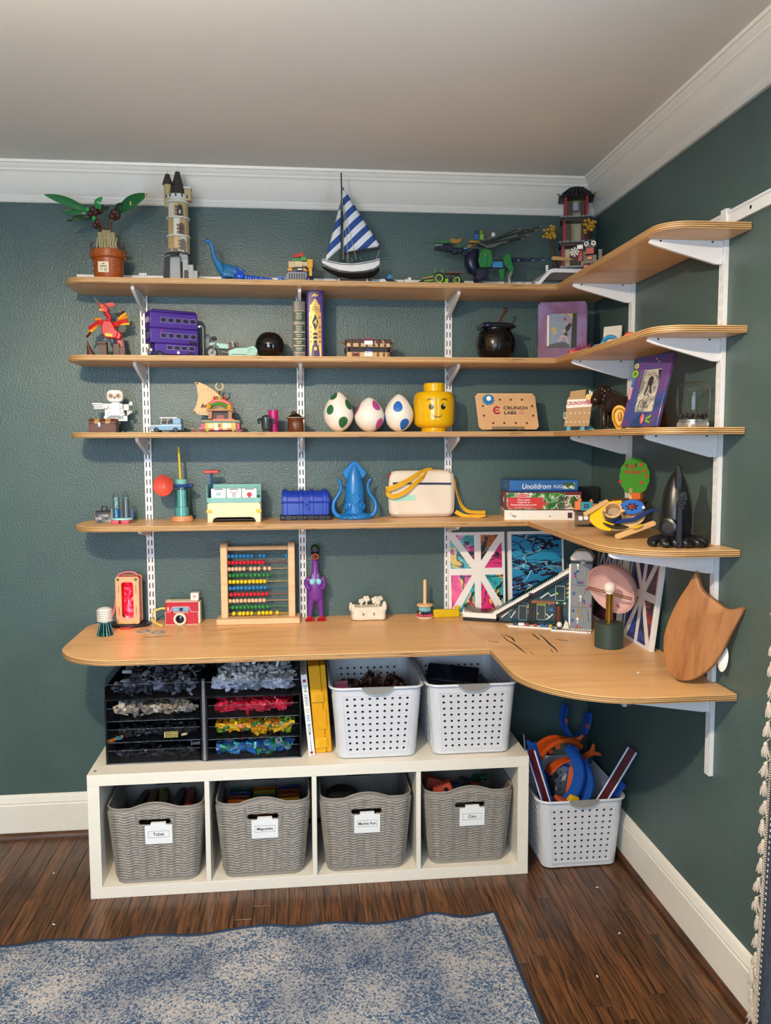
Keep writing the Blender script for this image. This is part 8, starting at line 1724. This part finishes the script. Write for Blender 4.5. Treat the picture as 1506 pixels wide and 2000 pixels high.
m=MB(P('#d6d8da',.35));m.prism([(-.050,.006),(-.020,.016),(.015,.018),(.030,.010),(.030,.003),(-.030,.003)],-.010,.010,'y');m.build('fuselage',t,.001);m=MB(P('#1b2430',.35));m.prism([(-.010,.018),(.016,.016),(.050,.004),(.040,.002),(.0,.006)],-.016,-.0102,'y');m.build('black_wing',t);m=MB(P('#2a8ac8',.35));m.prism([(.0,.018),(.012,.018),(.024,.030),(.008,.034)],-.004,.004,'y');m.box(-.044,-.026,-.012,-.010,.006,.010);m.build('blue_fin',t)
m=MB(P('#d8d6d0',.4));m.brick(-.012,.012,-.008,.008,0,.018);m.box(.002,.012,-.008,.008,.0182,.026);tag(m.build('white_bricks',loc=(-.762,-.205,Z1),rot=(0,0,8)),'small loose white brick piece between the jet and green racer','toy brick')
t=thing('brick_racer','low black and lime green brick-built racing car in front of the dragon','toy car',(-.640,-.205,Z1),0)
m=MB(P('#15191a',.35));m.prism([(-.088,.008),(-.060,.022),(-.020,.030),(.012,.026),(.060,.022),(.080,.014),(.080,.006),(-.080,.005)],-.018,.018,'y');m.build('chassis',t,.001)
m=MB(P('#8ab81a',.35));m.prism([(-.066,.010),(-.020,.014),(.0,.022),(-.020,.020),(-.062,.015)],-.0205,-.018,'y');m.box(.006,.022,-.0205,-.018,.006,.022);m.build('lime_panel',t);m=MB(P('#b8903a',.35));m.prism([(-.074,.018),(-.030,.026),(-.012,.036),(-.030,.032),(-.070,.022)],-.0195,-.017,'y');m.build('gold_blade',t);m=MB(P('#1f6a34',.35));m.prism([(-.060,.026),(-.020,.030),(-.010,.040),(-.020,.046),(-.044,.036)],-.006,.006,'y');m.mat(P('#6ab83a',.35));m.cyl((-.006,0,.038),(.008,-.004,.058),.003,.0008,6);m.cyl((-.02,0,.038),(-.024,0,.064),.002,.0008,6);m.build('green_crest',t)
for x,r_ in((-.012,.021),(.052,.016)):
 for y in(-.022,.022):
  m=MB(BLACK);n=22;m.rings([[(x+q*math.cos(2*PI*k/n),yy,r_+q*math.sin(2*PI*k/n))for k in range(n)]for q,yy in((r_*.7,y-.007),(r_,y-.006),(r_,y+.006),(r_*.7,y+.007))],loop=True);m.mat(P('#9ac81a',.35));m.rings([[(x+q*math.cos(2*PI*k/n),yy,r_+q*math.sin(2*PI*k/n))for k in range(n)]for q,yy in((r_*.5,y-.006),(r_*.69,y-.0065),(r_*.69,y+.0065),(r_*.5,y+.006))],loop=True);m.mat(P('#2a2c2e',.4));m.cyl((x,y-.004,r_),(x,y+.004,r_),r_*.5,n=12);m.build('wheel',t)
m=MB(P('#7a5a4a',.35));m.box(.012,.070,-.022,.022,.042,.045);m.mat(P('#2a2c2e',.4));m.box(.030,.036,-.004,.004,.024,.042);m.build('rear_wing',t)
t=thing('brick_dragon','dark blue and green brick-built dragon with raised wings on the top shelf','toy',(-.470,-.128,Z1),0)
NV=P('#161c34',.3);GN=P('#1f7a3a',.3);GD=P('#b0802c',.35);SK=P('#3a8ac0',.3);WG=P('#4a5650',.45)
def blk(nm_,mat_,c,d,rot=(0,0,0),bev=.002):m=MB(mat_);m.cb((0,0,0),d);return m.build(nm_,t,bev,loc=c,rot=rot)
for i,(c,d,r_)in enumerate((((-.090,0,.140),(.024,.022,.020),0),((-.108,0,.138),(.022,.024,.022),10),((-.128,0,.147),(.026,.026,.024),-5),((-.070,0,.132),(.022,.020,.022),-20))):blk('neck_segment',NV,c,d,(0,r_,0),.004)
m=MB(NV);m.prism([(-.182,.143),(-.150,.138),(-.126,.145),(-.126,.160),(-.150,.158),(-.180,.153)],-.014,.014,'y');m.build('jaw',t,.002);m=MB(NV);m.prism([(-.176,.158),(-.13,.160),(-.122,.172),(-.15,.172),(-.176,.166)],-.014,.014,'y');m.build('snout',t,.002)
m=MB(GN);m.prism([(-.180,.164),(-.178,.178),(-.170,.167),(-.150,.173),(-.128,.176),(-.124,.166),(-.150,.162)],-.015,.015,'y');m.build('brow',t,.001);m=MB(WHITE)
for k in range(4):m.cyl((-.178+.007*k,-.013,.159),(-.178+.007*k,-.013,.152),.002,.0005,6)
m.build('teeth',t);m=MB(GD);m.prism([(-.132,.170),(-.120,.184),(-.098,.178),(-.082,.186),(-.086,.172),(-.100,.164),(-.120,.166)],-.010,.010,'y');m.build('gold_horn',t,.001)
m=MB(GN);m.prism([(-.106,.150),(-.084,.150),(-.094,.163)],-.0165,-.012,'y');m.build('green_scale',t);m=MB(GD);m.prism([(-.068,.148),(-.052,.150),(-.046,.162),(-.058,.158)],-.014,.014,'y');m.build('gold_collar',t);m=MB(SK);m.box(-.076,-.062,-.012,.012,.144,.150);m.build('blue_collar',t)
m=MB(NV);m.rings([[(cx+rx*math.cos(2*PI*k/18),.9*ry*math.sin(2*PI*k/18),z)for k in range(18)]for cx,z,rx,ry in((-.020,.052,.014,.016),(-.036,.060,.022,.022),(-.044,.085,.026,.028),(-.046,.110,.027,.028),(-.040,.132,.022,.022),(-.030,.146,.012,.014))]);m.build('chest',t,angle=60)
m=MB(GN);m.prism([(-.020,.076),(.020,.078),(.028,.100),(.020,.138),(.0,.144),(-.018,.136),(-.026,.104)],-.034,-.026,'y');m.prism([(-.012,.08),(.004,.08),(.006,.12),(-.008,.13)],-.037,-.034,'y');m.build('shoulder_plate',t,.002);m=MB(GD);m.tube(arc((.002,.124),.006,0,360,14,y=-.0375),.0012,5,loop=True);m.build('gold_ring',t)
blk('belly_block',NV,(.045,0,.092),(.060,.034,.032));blk('belly_block',SK,(.048,-.019,.090),(.040,.004,.022),(0,0,0),.001);blk('hip_block',NV,(.082,0,.094),(.030,.036,.036))
for y,nm_ in((-.026,0),(.026,1)):
 m=MB(GN);m.prism([(.076,.128),(.094,.126),(.098,.098),(.108,.070),(.094,.064),(.074,.086),(.066,.108)],y-.007,y+.007,'y');m.build('hind_thigh',t,.002);m=MB(P('#6a6e6c',.3));m.tube([(.100,y,.066),(.090,y,.040),(.094,y,.022)],.006,8);m.build('hind_shank',t);m=MB(NV);m.prism([(.076,0),(.112,0),(.110,.012),(.092,.022),(.078,.012)],y-.010,y+.010,'y');m.build('hind_foot',t,.002)
 m=MB(NV);m.prism([(-.034,.072),(.004,.070),(.004,.046),(-.020,.026),(-.034,.040)],y-.009,y+.009,'y');m.build('front_leg',t,.003);m=MB(P('#1c2a52',.35));m.prism([(-.044,0),(-.008,0),(.0,.014),(-.020,.030),(-.042,.016)],y-.011,y+.011,'y');m.build('front_foot',t,.002)
m=MB(GN);m.prism([(.052,.072),(.072,.074),(.070,.040),(.058,.036)],-.024,-.016,'y');m.build('green_strut',t)
for k in range(8):
 x=.112+.017*k;z=.112-.0005*k;s_=.016-.0012*k;ty_=-.045*(k/7)**2;blk('tail_segment',NV if k%2==0 else P('#2a3040',.35),(x,ty_,z),(.015,s_,s_),(0,4*k,0),.002)
 if k in(1,4,6):blk('tail_stud',SK,(x,ty_-s_/2-.001,z-.003),(.010,.002,.005),(0,0,0),0)
m=MB(GD);m.prism([(0,-.004),(.007,.004),(.055,-.006),(.080,-.014),(.055,-.016),(.005,-.010)],-.004,.004,'y');m.build('tail_blade',t,loc=(.240,-.052,.112),rot=(0,0,-28))
for y,dz in((-.030,0),(.034,.004)):
 m=MB(WG);m.prism([(-.030,.164+dz),(.010,.182+dz),(.070,.197+dz),(.150,.212+dz),(.118,.196+dz),(.120,.188+dz),(.088,.178+dz),(.082,.168+dz),(.052,.160+dz),(.034,.149+dz),(.004,.146+dz)],y-.0012,y+.0012,'y');m.build('wing_membrane',t)
 for a,b in(((-.020,.164),(.200,.224)),((0,.160),(.160,.216)),((.0,.158),(.150,.192)),((-.01,.16),(.120,.214))):m=MB(P('#2a302e',.4));m.cyl((a[0],y-.002,a[1]+dz),(b[0],y-.002,b[1]+dz),.0034,.0022,7);m.mat(P('#c89a6a',.4));m.cyl((b[0],y-.002,b[1]+dz),(b[0]+.012,y-.002,b[1]+.004+dz),.0022,.0006,6);m.build('wing_spar',t)
m=MB(GD);m.box(-.055,-.020,-.012,.012,.168,.176);m.mat(P('#6a4a2c',.4));m.box(-.020,.012,-.014,.014,.164,.176);m.build('saddle',t,.001)
for x,c1,c2 in((-.028,'#2a3a6a','#2a6ab0'),(-.008,'#7a8a2a','#8ab03a')):blk('rider_block',P(c2,.35),(x,0,.190),(.014,.014,.020),(0,0,0),.001);m=MB(P(c1,.35));m.cyl((x,0,.2005),(x,0,.214),.008,.008,10);m.build('rider_helmet',t)
m=MB(P('#a03a2a',.4));m.prism([(.018,.176),(.024,.180),(.034,.214),(.028,.216)],-.002,.002,'y');m.mat(P('#cfd8e0',.4));m.ell((.036,-.001,.200),(.008,.003,.010),10,7);m.build('banner',t)
t=thing('white_riser','white plastic arched riser in the shelf corner under the red pagoda','stand',(-.145,-.150,Z1),0)
m=MB(P('#dcdcde',.3));m.strip([(-.165,0,.002),(-.150,0,.004),(-.118,0,.048),(-.108,0,.055),(-.095,0,.058),(.125,0,.058)],.190,.004,(0,1,0));m.build('top',t,.001)
m=MB(P('#dcdcde',.3));m.strip([(-.162,-.094,.006),(-.148,-.094,.008),(-.115,-.094,.044),(-.106,-.094,.050),(-.092,-.094,.052),(.125,-.094,.052)],.004,.012,(0,1,0));m.build('lip',t)
m=MB(P('#dcdcde',.3));m.box(.118,.124,-.09,.09,0,.055);m.build('end_leg',t)
t=thing('red_pagoda','tall red brick-built pagoda tower with black roofs and golden trees in the corner','toy tower',(-.122,-.122,Z1+.0602),-16)
RDP=P('#a01a26',.35);RF=P('#1f2024',.4);CR=P('#c8b48a',.4);GRY=P('#8a8c90',.4);DBR=P('#4a2c22',.45);YLW=P('#d09a1c',.4)
m=MB(P('#2a1f36',.4));m.box(-.062,.062,-.050,.05,0,.020);m.build('base',t,.001);m=MB(GRY);m.brick(-.056,.056,-.053,.04,.0202,.026);m.build('grey_step',t,.0006)
zz=.0265
for i,(w_,h)in enumerate(((.046,.078),(.042,.078),(.038,.070))):
 for sx in(-1,1):
  for sy in(-1,1):m=MB(RDP);m.cb((sx*w_,sy*w_*.8,zz+h/2),(.010,.010,h));m.build('post',t,.0008)
 m=MB(CR);m.box(-w_+.006,w_-.006,w_*.6,w_*.66,zz,zz+h);m.build('back_wall',t)
 for sx in(-1,1):m=MB(CR if i==0 else DBR);m.box(sx*w_*.62-.008,sx*w_*.62+.008,-w_*.78,-w_*.70,zz+.002,zz+h*.8);m.build('shutter',t,.0006)
 if i==0:m=MB(DBR);m.prism([(-.020,zz),(.016,zz),(.016,zz+.036),(.008,zz+.046),(-.012,zz+.046),(-.020,zz+.036)],-.034,-.026,'y');m.mat(CR);m.tube(arc((-.002,zz+.03),.024,0,180,10,y=-.037),.0035,6);m.build('doorway',t)
 if i==2:m=MB(P('#9aa0a6',.3));m.cyl((0,-.01,zz+.024),(0,-.01,zz+.052),.014,n=16);m.mat(CR);m.cyl((0,-.01,zz+.052),(0,-.01,zz+.060),.018,.010,16);m.build('bell',t)
 zt=zz+h;e=w_+.014
 if i<2:
  m=MB(RF);m.box(-e,e,-e*.85,e*.85,zt,zt+.006);m.build('roof_plate',t,.001)
  for k in range(9):m=MB(GRY);x=-e+.004+(2*e-.008)*k/8;m.box(x-.0045,x+.0045,-e*.85-.004,-e*.85+.008,zt+.0062,zt+.011);m.build('roof_tile',t)
  m=MB(DBR);m.box(-e+.004,e-.004,-e*.85-.001,-e*.85+.002,zt-.006,zt-.001);m.build('eave_board',t);zz=zt+.012
 else:
  m=MB(RF);m.rings([[(-.064,-.056,zt),(.064,-.056,zt),(.064,.056,zt),(-.064,.056,zt)],[(-.044,-.040,zt+.010),(.044,-.040,zt+.010),(.044,.040,zt+.010),(-.044,.040,zt+.010)],[(-.020,-.018,zt+.034),(.020,-.018,zt+.034),(.020,.018,zt+.034),(-.020,.018,zt+.034)],[(-.012,-.006,zt+.044),(.012,-.006,zt+.044),(.012,.006,zt+.044),(-.012,.006,zt+.044)]]);m.build('top_roof',t,.001,angle=20)
  for sx in(-1,1):m=MB(P('#8a6a3a',.4));m.cyl((sx*.060,-.053,zt+.002),(sx*.072,-.060,zt+.006),.004,.001,7);m.build('roof_horn',t)
  for k in range(7):m=MB(P('#2c2d32',.4));x=-.036+.012*k;m.strip([(x*1.4,-.052,zt+.006),(x*.55,-.020,zt+.036)],.006,.004,(1,0,0));m.build('roof_rib',t)
for tx,ty,tz,cz in((-.070,-.045,.0,.135),(.050,-.058,.0,.150)):
 m=MB(DBR);m.tube(spline([(tx,ty,.02),(tx-.006,ty,.06),(tx-.016,ty,.10),(tx-.022 if tx<0 else tx-.006,ty,cz)]),[.008]*7+[.006]*6+[.004]*6,8);m.build('tree_trunk',t)
 rr=random.Random(int(tx*1000))
 for k in range(26):a,q,b=rr.uniform(0,6.28),rr.uniform(.005,.026),rr.uniform(-.9,.9);cx=tx-.024 if tx<0 else tx-.006;m=MB(YLW);p=(cx+q*math.cos(a),ty-.006+q*.7*math.sin(a),cz+.012+.030*b*(1-.3*abs(math.cos(a))));m.ell(p,(.007,.006,.006),6,4);m.tube([(cx,ty,cz),p],.0012,4);m.build('leaf_spray',t)
m=MB(WHITE);
for k in range(4):m.brick(-.108,-.098,-.052,-.044,.002+.008*k-.0,.007+.008*k)
m.build('white_ladder',t);m=MB(RF);m.box(-.012,.04,-.06,-.054,.078,.084);m.build('dark_beam',t)
t=thing('red_mech_toy','small red, black and white brick-built robot on the right shelf arm edge','toy',(-.138,-.335,Z1),-30)
rr=random.Random(11);
for x,y,z,w_,d,h,c in((-.014,0,0,.018,.03,.030,'#a81a28'),(.014,0,0,.018,.03,.030,'#a81a28'),(-.014,0,.0305,.014,.02,.026,'#c02a34'),(.014,.0,.0305,.014,.02,.026,'#8a1420'),(0,0,.057,.046,.028,.030,'#1c1c20'),(0,-.012,.088,.028,.018,.022,'#a81a28'),(-.034,-.004,.070,.014,.016,.034,'#a81a28'),(.034,-.004,.070,.014,.016,.034,'#26262a'),(0,0,.111,.020,.016,.016,'#2a2a2e'),(-.034,-.014,.108,.020,.016,.014,'#e8e6e0'),(.0,-.018,.070,.016,.006,.010,'#d8803a'),(-.014,-.017,.006,.010,.004,.012,'#e8e6e0'),(.016,-.017,.04,.010,.004,.010,'#c8d8e0')):m=MB(P(c,.3));m.brick(x-w_/2,x+w_/2,y-d/2,y+d/2,z,z+h-.0006);m.build('armour_block',t,.001)
for s in(-1,1):m=MB(P('#e4e2dc',.35));m.cyl((s*.012,-.010,.122),(s*.012,-.022,.124),.009,.008,12);m.mat(BLACK);m.cyl((s*.012,-.022,.124),(s*.012,-.0226,.124),.004,n=10);m.build('lens_eye',t)
m=MB(P('#e0dcd4',.4))
for k in range(8):a=2*PI*k/8;m.prism([(-.050,.098),(-.050+.016*math.cos(a-.2),.098+.016*math.sin(a-.2)),(-.050+.016*math.cos(a+.2),.098+.016*math.sin(a+.2))],-.030,-.026,'y')
m.build('white_burst',t)
TB=P('#1f58b4',.35,var=.03);TO=P('#dc5a1c',.4,var=.03)
def track(name,label,pts,mat_,w_=.036,across=(0,1,0),group=None,stripe=False):
 t=thing(name,label,'toy track',tuple(pts[0]));p0=Vector(pts[0]);ps=[Vector(p)-p0 for p in pts]
 m=MB(mat_);m.strip(ps,w_,.004,across);m.build('bed',t)
 for s in(-1,1):
  q=[];k=len(ps)
  for i,p in enumerate(ps):
   d=(ps[min(i+1,k-1)]-ps[max(i-1,0)]).normalized();a=Vector(across[i]if isinstance(across,list)else across);a=(a-d*a.dot(d)).normalized();b=d.cross(a);q.append(p+a*(s*w_/2)+b*.004)
  m=MB(mat_);m.strip(q,.004,.011,across);m.build('side_wall',t)
 if stripe:
  for s,c in((-1,'#e4e2e0'),(1,'#e4e2e0'),(0,'#5a1a24')):
   q=[]
   for i,p in enumerate(ps):
    d=(ps[min(i+1,len(ps)-1)]-ps[max(i-1,0)]).normalized();a=Vector(across);a=(a-d*a.dot(d)).normalized();b=d.cross(a);q.append(p+a*(s*w_*.42)+b*.0105*(1 if s else .3))
   m=MB(P(c,.4));m.strip(q,.005 if s else w_*.7,.0008,across);m.build('stripe',t)
 return t
BS2='blue'
track('straight_track','striped straight blue track leaning left over the cube shelf from the floor basket',[(-.240,-.405,.06),(-.299,-.420,.245),(-.358,-.435,.425)],TB,.036,(-.78,.6,-.2),stripe=True)
track('straight_track','plain blue straight track behind the leftmost striped one in the floor basket',[(-.235,-.345,.06),(-.292,-.37,.246),(-.350,-.395,.434)],TB,.034,(.5,-.85,.1))
track('straight_track','long blue track with dark centre and white edges, pointing right in the floor basket',[(-.165,-.40,.08),(-.115,-.433,.198),(-.065,-.467,.316),(-.016,-.50,.434)],TB,.036,(-.72,.55,.42),stripe=True)
track('straight_track','shorter plain blue track pointing right, lowest at the right of the floor basket',[(-.166,-.335,.055),(-.098,-.398,.18),(-.034,-.458,.300)],TB,.034,(-.6,.6,.5))
track('curved_track','curved blue track arching in the middle of the floor basket',spline([(-.235,-.405,.205),(-.190,-.395,.245),(-.165,-.375,.300),(-.170,-.345,.350),(-.192,-.322,.380)],6),TB,.040,(.55,-.8,.1))
track('curved_track','curved blue track beside the orange strip on the right of the floor basket',spline([(-.182,-.40,.16),(-.148,-.392,.215),(-.128,-.372,.265),(-.132,-.345,.308),(-.150,-.325,.330)],6),TB,.038,(.55,-.8,.1))
track('curved_track','curved blue track at the left back of the floor basket, half hidden',spline([(-.262,-.30,.10),(-.268,-.29,.20),(-.245,-.27,.270),(-.205,-.26,.300),(-.170,-.25,.29)],6),TB,.040,(.3,-.9,.1))
track('straight_track','straight orange track standing between the two blue arches in the floor basket',[(-.190,-.338,.09),(-.174,-.322,.215),(-.152,-.305,.318)],TO,.034,(.8,-.55,0))
t=track('curved_track','U-shaped blue track standing high against the back wall in the floor basket',spline([(-.128,-.12,.470),(-.138,-.12,.42),(-.134,-.13,.385),(-.108,-.14,.352),(-.075,-.14,.366),(-.052,-.13,.395),(-.044,-.12,.440)],5),TB,.040,(.15,-1,.1))
m=MB(P('#b0524a',.5));p0=Vector(t.location);m.cb(Vector((-.136,-.142,.415))-p0,(.014,.004,.020));m.cb(Vector((-.054,-.152,.395))-p0,(.014,.004,.020));m.build('red_patch',t)
t=track('curved_track','long blue track going down from the U-shaped piece behind the orange arch',[(-.105,-.145,.318),(-.12,-.18,.20),(-.13,-.20,.06)],TB,.040,(.9,-.4,0))
t=thing('orange_track_arch','large orange track arch with forked connectors on top of the floor basket','toy track',(-.200,-.222,.275))
m=MB(TO);pts=spline([(-.090,-.02,.030),(-.060,-.02,.075),(-.010,-.01,.098),(.040,.0,.092),(.080,.01,.065)],6);m.strip(pts,.075,.005,(.25,-.9,.15));m.build('arch_bed',t,.001)
for s in(-1,1):m=MB(TO);m.strip([p+Vector((.25*s*.038,-.9*s*.038,.15*s*.038+.005))for p in pts],.006,.016,(.25,-.9,.15));m.build('arch_wall',t,.001)
m=MB(TO);m.strip(spline([(-.060,-.09,.010),(-.02,-.09,.045),(.03,-.085,.055),(.07,-.08,.030)],6),.05,.005,(.25,-.9,.15));m.build('lower_bed',t,.001)
for c,a in(((.074,.02,.085),20),((.128,-.005,.040),-15)):
 m=MB(TO);m.prism([(-.030,-.010),(.010,-.012),(.034,-.028),(.038,-.018),(.022,0),(.038,.018),(.034,.028),(.010,.012),(-.030,.010)],-.003,.003,'y');m.build('fork_connector',t,.001,loc=c,rot=(0,a-20,-20))
m=MB(P('#a03a14',.5));m.cyl((-.012,-.052,.092),(-.012,-.058,.094),.010,n=16);m.box(-.045,-.03,-.058,-.053,.068,.082);m.build('moulded_mark',t)
m=MB(P('#1a1a1c',.4));m.brick(-.018,.018,-.012,.012,0,.05);m.tube([(0,0,.05),(.018,0,.075),(.03,0,.07)],.008,8);tag(m.build('black_clamp',loc=(-.268,-.345,.215),rot=(0,8,20)),'black plastic clamp piece among the tracks on the left of the floor basket','toy part')
m=MB(P('#d8562a',.45));m.box(-.03,.03,-.02,.02,-.006,.006);tag(m.build('orange_piece',loc=(-.235,-.42,.225),rot=(10,25,20),bevel=.002),'small orange connector piece at the front of the floor basket','toy part')
m=MB(P('#f0c21a',.4));m.prism([(-.022,0),(.020,0),(.014,.016),(-.010,.020)],-.012,.012,'y');tag(m.build('yellow_piece',loc=(-.206,-.440,.232),rot=(0,10,10),bevel=.001),'small yellow piece just above the grey handle of the floor basket','toy part')
m=MB(P('#2a4a86',.4));m.box(-.006,.006,-.004,.004,0,.05);m.mat(P('#c86a3a',.4));m.box(-.006,.006,-.005,.005,.0502,.066);tag(m.build('orange_tipped_stick',loc=(-.045,-.16,.25),rot=(0,14,0),bevel=.001),'short blue stick with an orange tip at the back of the floor basket','toy part')
m=MB(P('#6a1f24',.5,var=.15));m.box(-.10,.10,-.13,.13,0,.045);tag(m.build('toy_carton',loc=(-.185,-.28,.012)),'dark red carton low inside the floor basket under the tracks','box')
m=MB(P('#8a8c90',.35));m.cyl((0,0,0),(-.03,.0,.30),.003,n=8);tag(m.build('grey_rod',loc=(-.318,-.30,.13)),'thin grey rod leaning out of the floor basket beside the cube shelf','rod')
def denim():
 m,nt,b=newmat('denim_cloth');tc=N(nt,'ShaderNodeTexCoord');mp=N(nt,'ShaderNodeMapping');mp.inputs['Scale'].default_value=(300,300,60);nt.links.new(tc.outputs['Object'],mp.inputs[0])
 n1=N(nt,'ShaderNodeTexNoise',Scale=1.0,Detail=2.0);nt.links.new(mp.outputs[0],n1 .inputs['Vector']);r=ramp(nt,[(.35,'#26303f'),(.65,'#3c4859')]);nt.links.new(n1 .outputs['Fac'],r.inputs[0]);nt.links.new(r.outputs[0],b.inputs['Base Color']);b.inputs['Roughness'].default_value=.9;return m
def cy(z):return-1.370-.050*z-(.10*max(0,z-.95)**1.5)
t=thing('curtain','dark denim blue curtain with cream tassel trim at the right edge by the wall','curtain',(-.07,-1.6,0))
vs=[];fs=[];NZ,NY=40,60
for j in range(NZ+1):
 z=.025+2.15*j/NZ
 for i in range(NY+1):
  u=i/NY;y0=cy(z);y1=-2.05;vs.append((.008-.024*math.sin(u*26)*min(1,u*6)-.012*math.sin(u*9+z),y0+(y1-y0)*u+1.6,z))
for j in range(NZ):
 for i in range(NY):a=j*(NY+1)+i;fs.append((a,a+1,a+NY+2,a+NY+1))
m=MB(denim());m.add(vs,fs);o=m.build('cloth',t,angle=80);s=o.modifiers.new('solid','SOLIDIFY');s.thickness=.0025
CRM=noise_mat('cream_cotton',[(.3,'#b9ab9a'),(.7,'#d3c7b8')],nscale=120,rough=.95)
zs=[.025+2.15*j/160 for j in range(161)]
m=MB(CRM);m.strip([(.004,cy(z)+1.6-.008,z)for z in zs],.016,.004,(0,1,0));m.build('trim_band',t)
m=MB(CRM)
for k in range(360):z=.03+.00595*k;m.tube([(.0,cy(z)+1.6-.001,z),(-.003,cy(z)+1.6-.008,z+.001),(.0,cy(z)+1.6-.015,z)],.0016,4)
stuff(m.build('braid_loops',t))
m=MB(P('#cfd2d6',.9));
for k in range(150):z=.03+.0142*k;m.cb((-.0125,cy(z)+1.6-.040,z),(.0015,.0035,.0055))
stuff(m.build('stitching',t))
tv=[]
for q in range(4):
 rr=random.Random(q);m=MB(CRM)
 m.tube([(0,0,.046),(.0,.006,.040),(0,.010,.034)],.0016,5);m.ell((0,.010,.030),(.0055,.0055,.007),8,6)
 for k in range(16):a=k*2.4;w_=.0045+.0055*math.sqrt(k/16);m.tube([(.003*math.cos(a),.010+.003*math.sin(a),.028),(w_*.8*math.cos(a),.011+w_*.8*math.sin(a),.014),(w_*math.cos(a)+rr.uniform(-.002,.002),.011+w_*math.sin(a)+rr.uniform(-.004,.004),rr.uniform(-.003,.003))],[.0018,.0024,.0012],5)
 tv.append(m.mesh('tassel',80))
for k in range(43):
 z=.03+.0485*k;link('tassel',tv[k%4],t,loc=(.0,cy(z)+1.6,z),rot=(random.uniform(-10,10),random.uniform(-6,6),random.uniform(-25,25)))
t=thing('curtain_pole','dark metal curtain pole over the window on the right wall','rod',(-.07,-2.3,2.21))
m=MB(P('#3a3632',.35,.8));m.cyl((0,-.85,0),(0,.85,0),.010,n=14);m.ell((0,.86,0),.018);m.ell((0,-.86,0),.018)
for y in(-.7,.7):m.cyl((0,y,0),(.069,y,0),.006,n=10)
m.build('pole',t)
for k,(x,y,l)in enumerate(((-.1737,-.60,'near the floor basket'),(-.20,-.86,'beside the rug corner'),(-.34,-1.05,'in front of the rug side'),(-2.02,-.30,'left of the cube shelf'),(-1.93,-.62,'between cube shelf and rug'))):
 m=MB(WHITE);m.prism(rrect(-.004,.004,-.0022,.0022,.001),0,.0015);tag(m.build('paper_scrap',loc=(x,y,.0003),rot=(0,0,40*k)),'tiny white paper scrap on the wood floor '+l,'scrap')
m=MB(P('#55666c',.5));m.cyl((-.0015,-.0015,.17),(-.0015,-.0015,H-.12),.0014,n=6);struct(m.build('pale_corner_line'))  # added bead drawing the wall corner's paler edge, not a real moulding
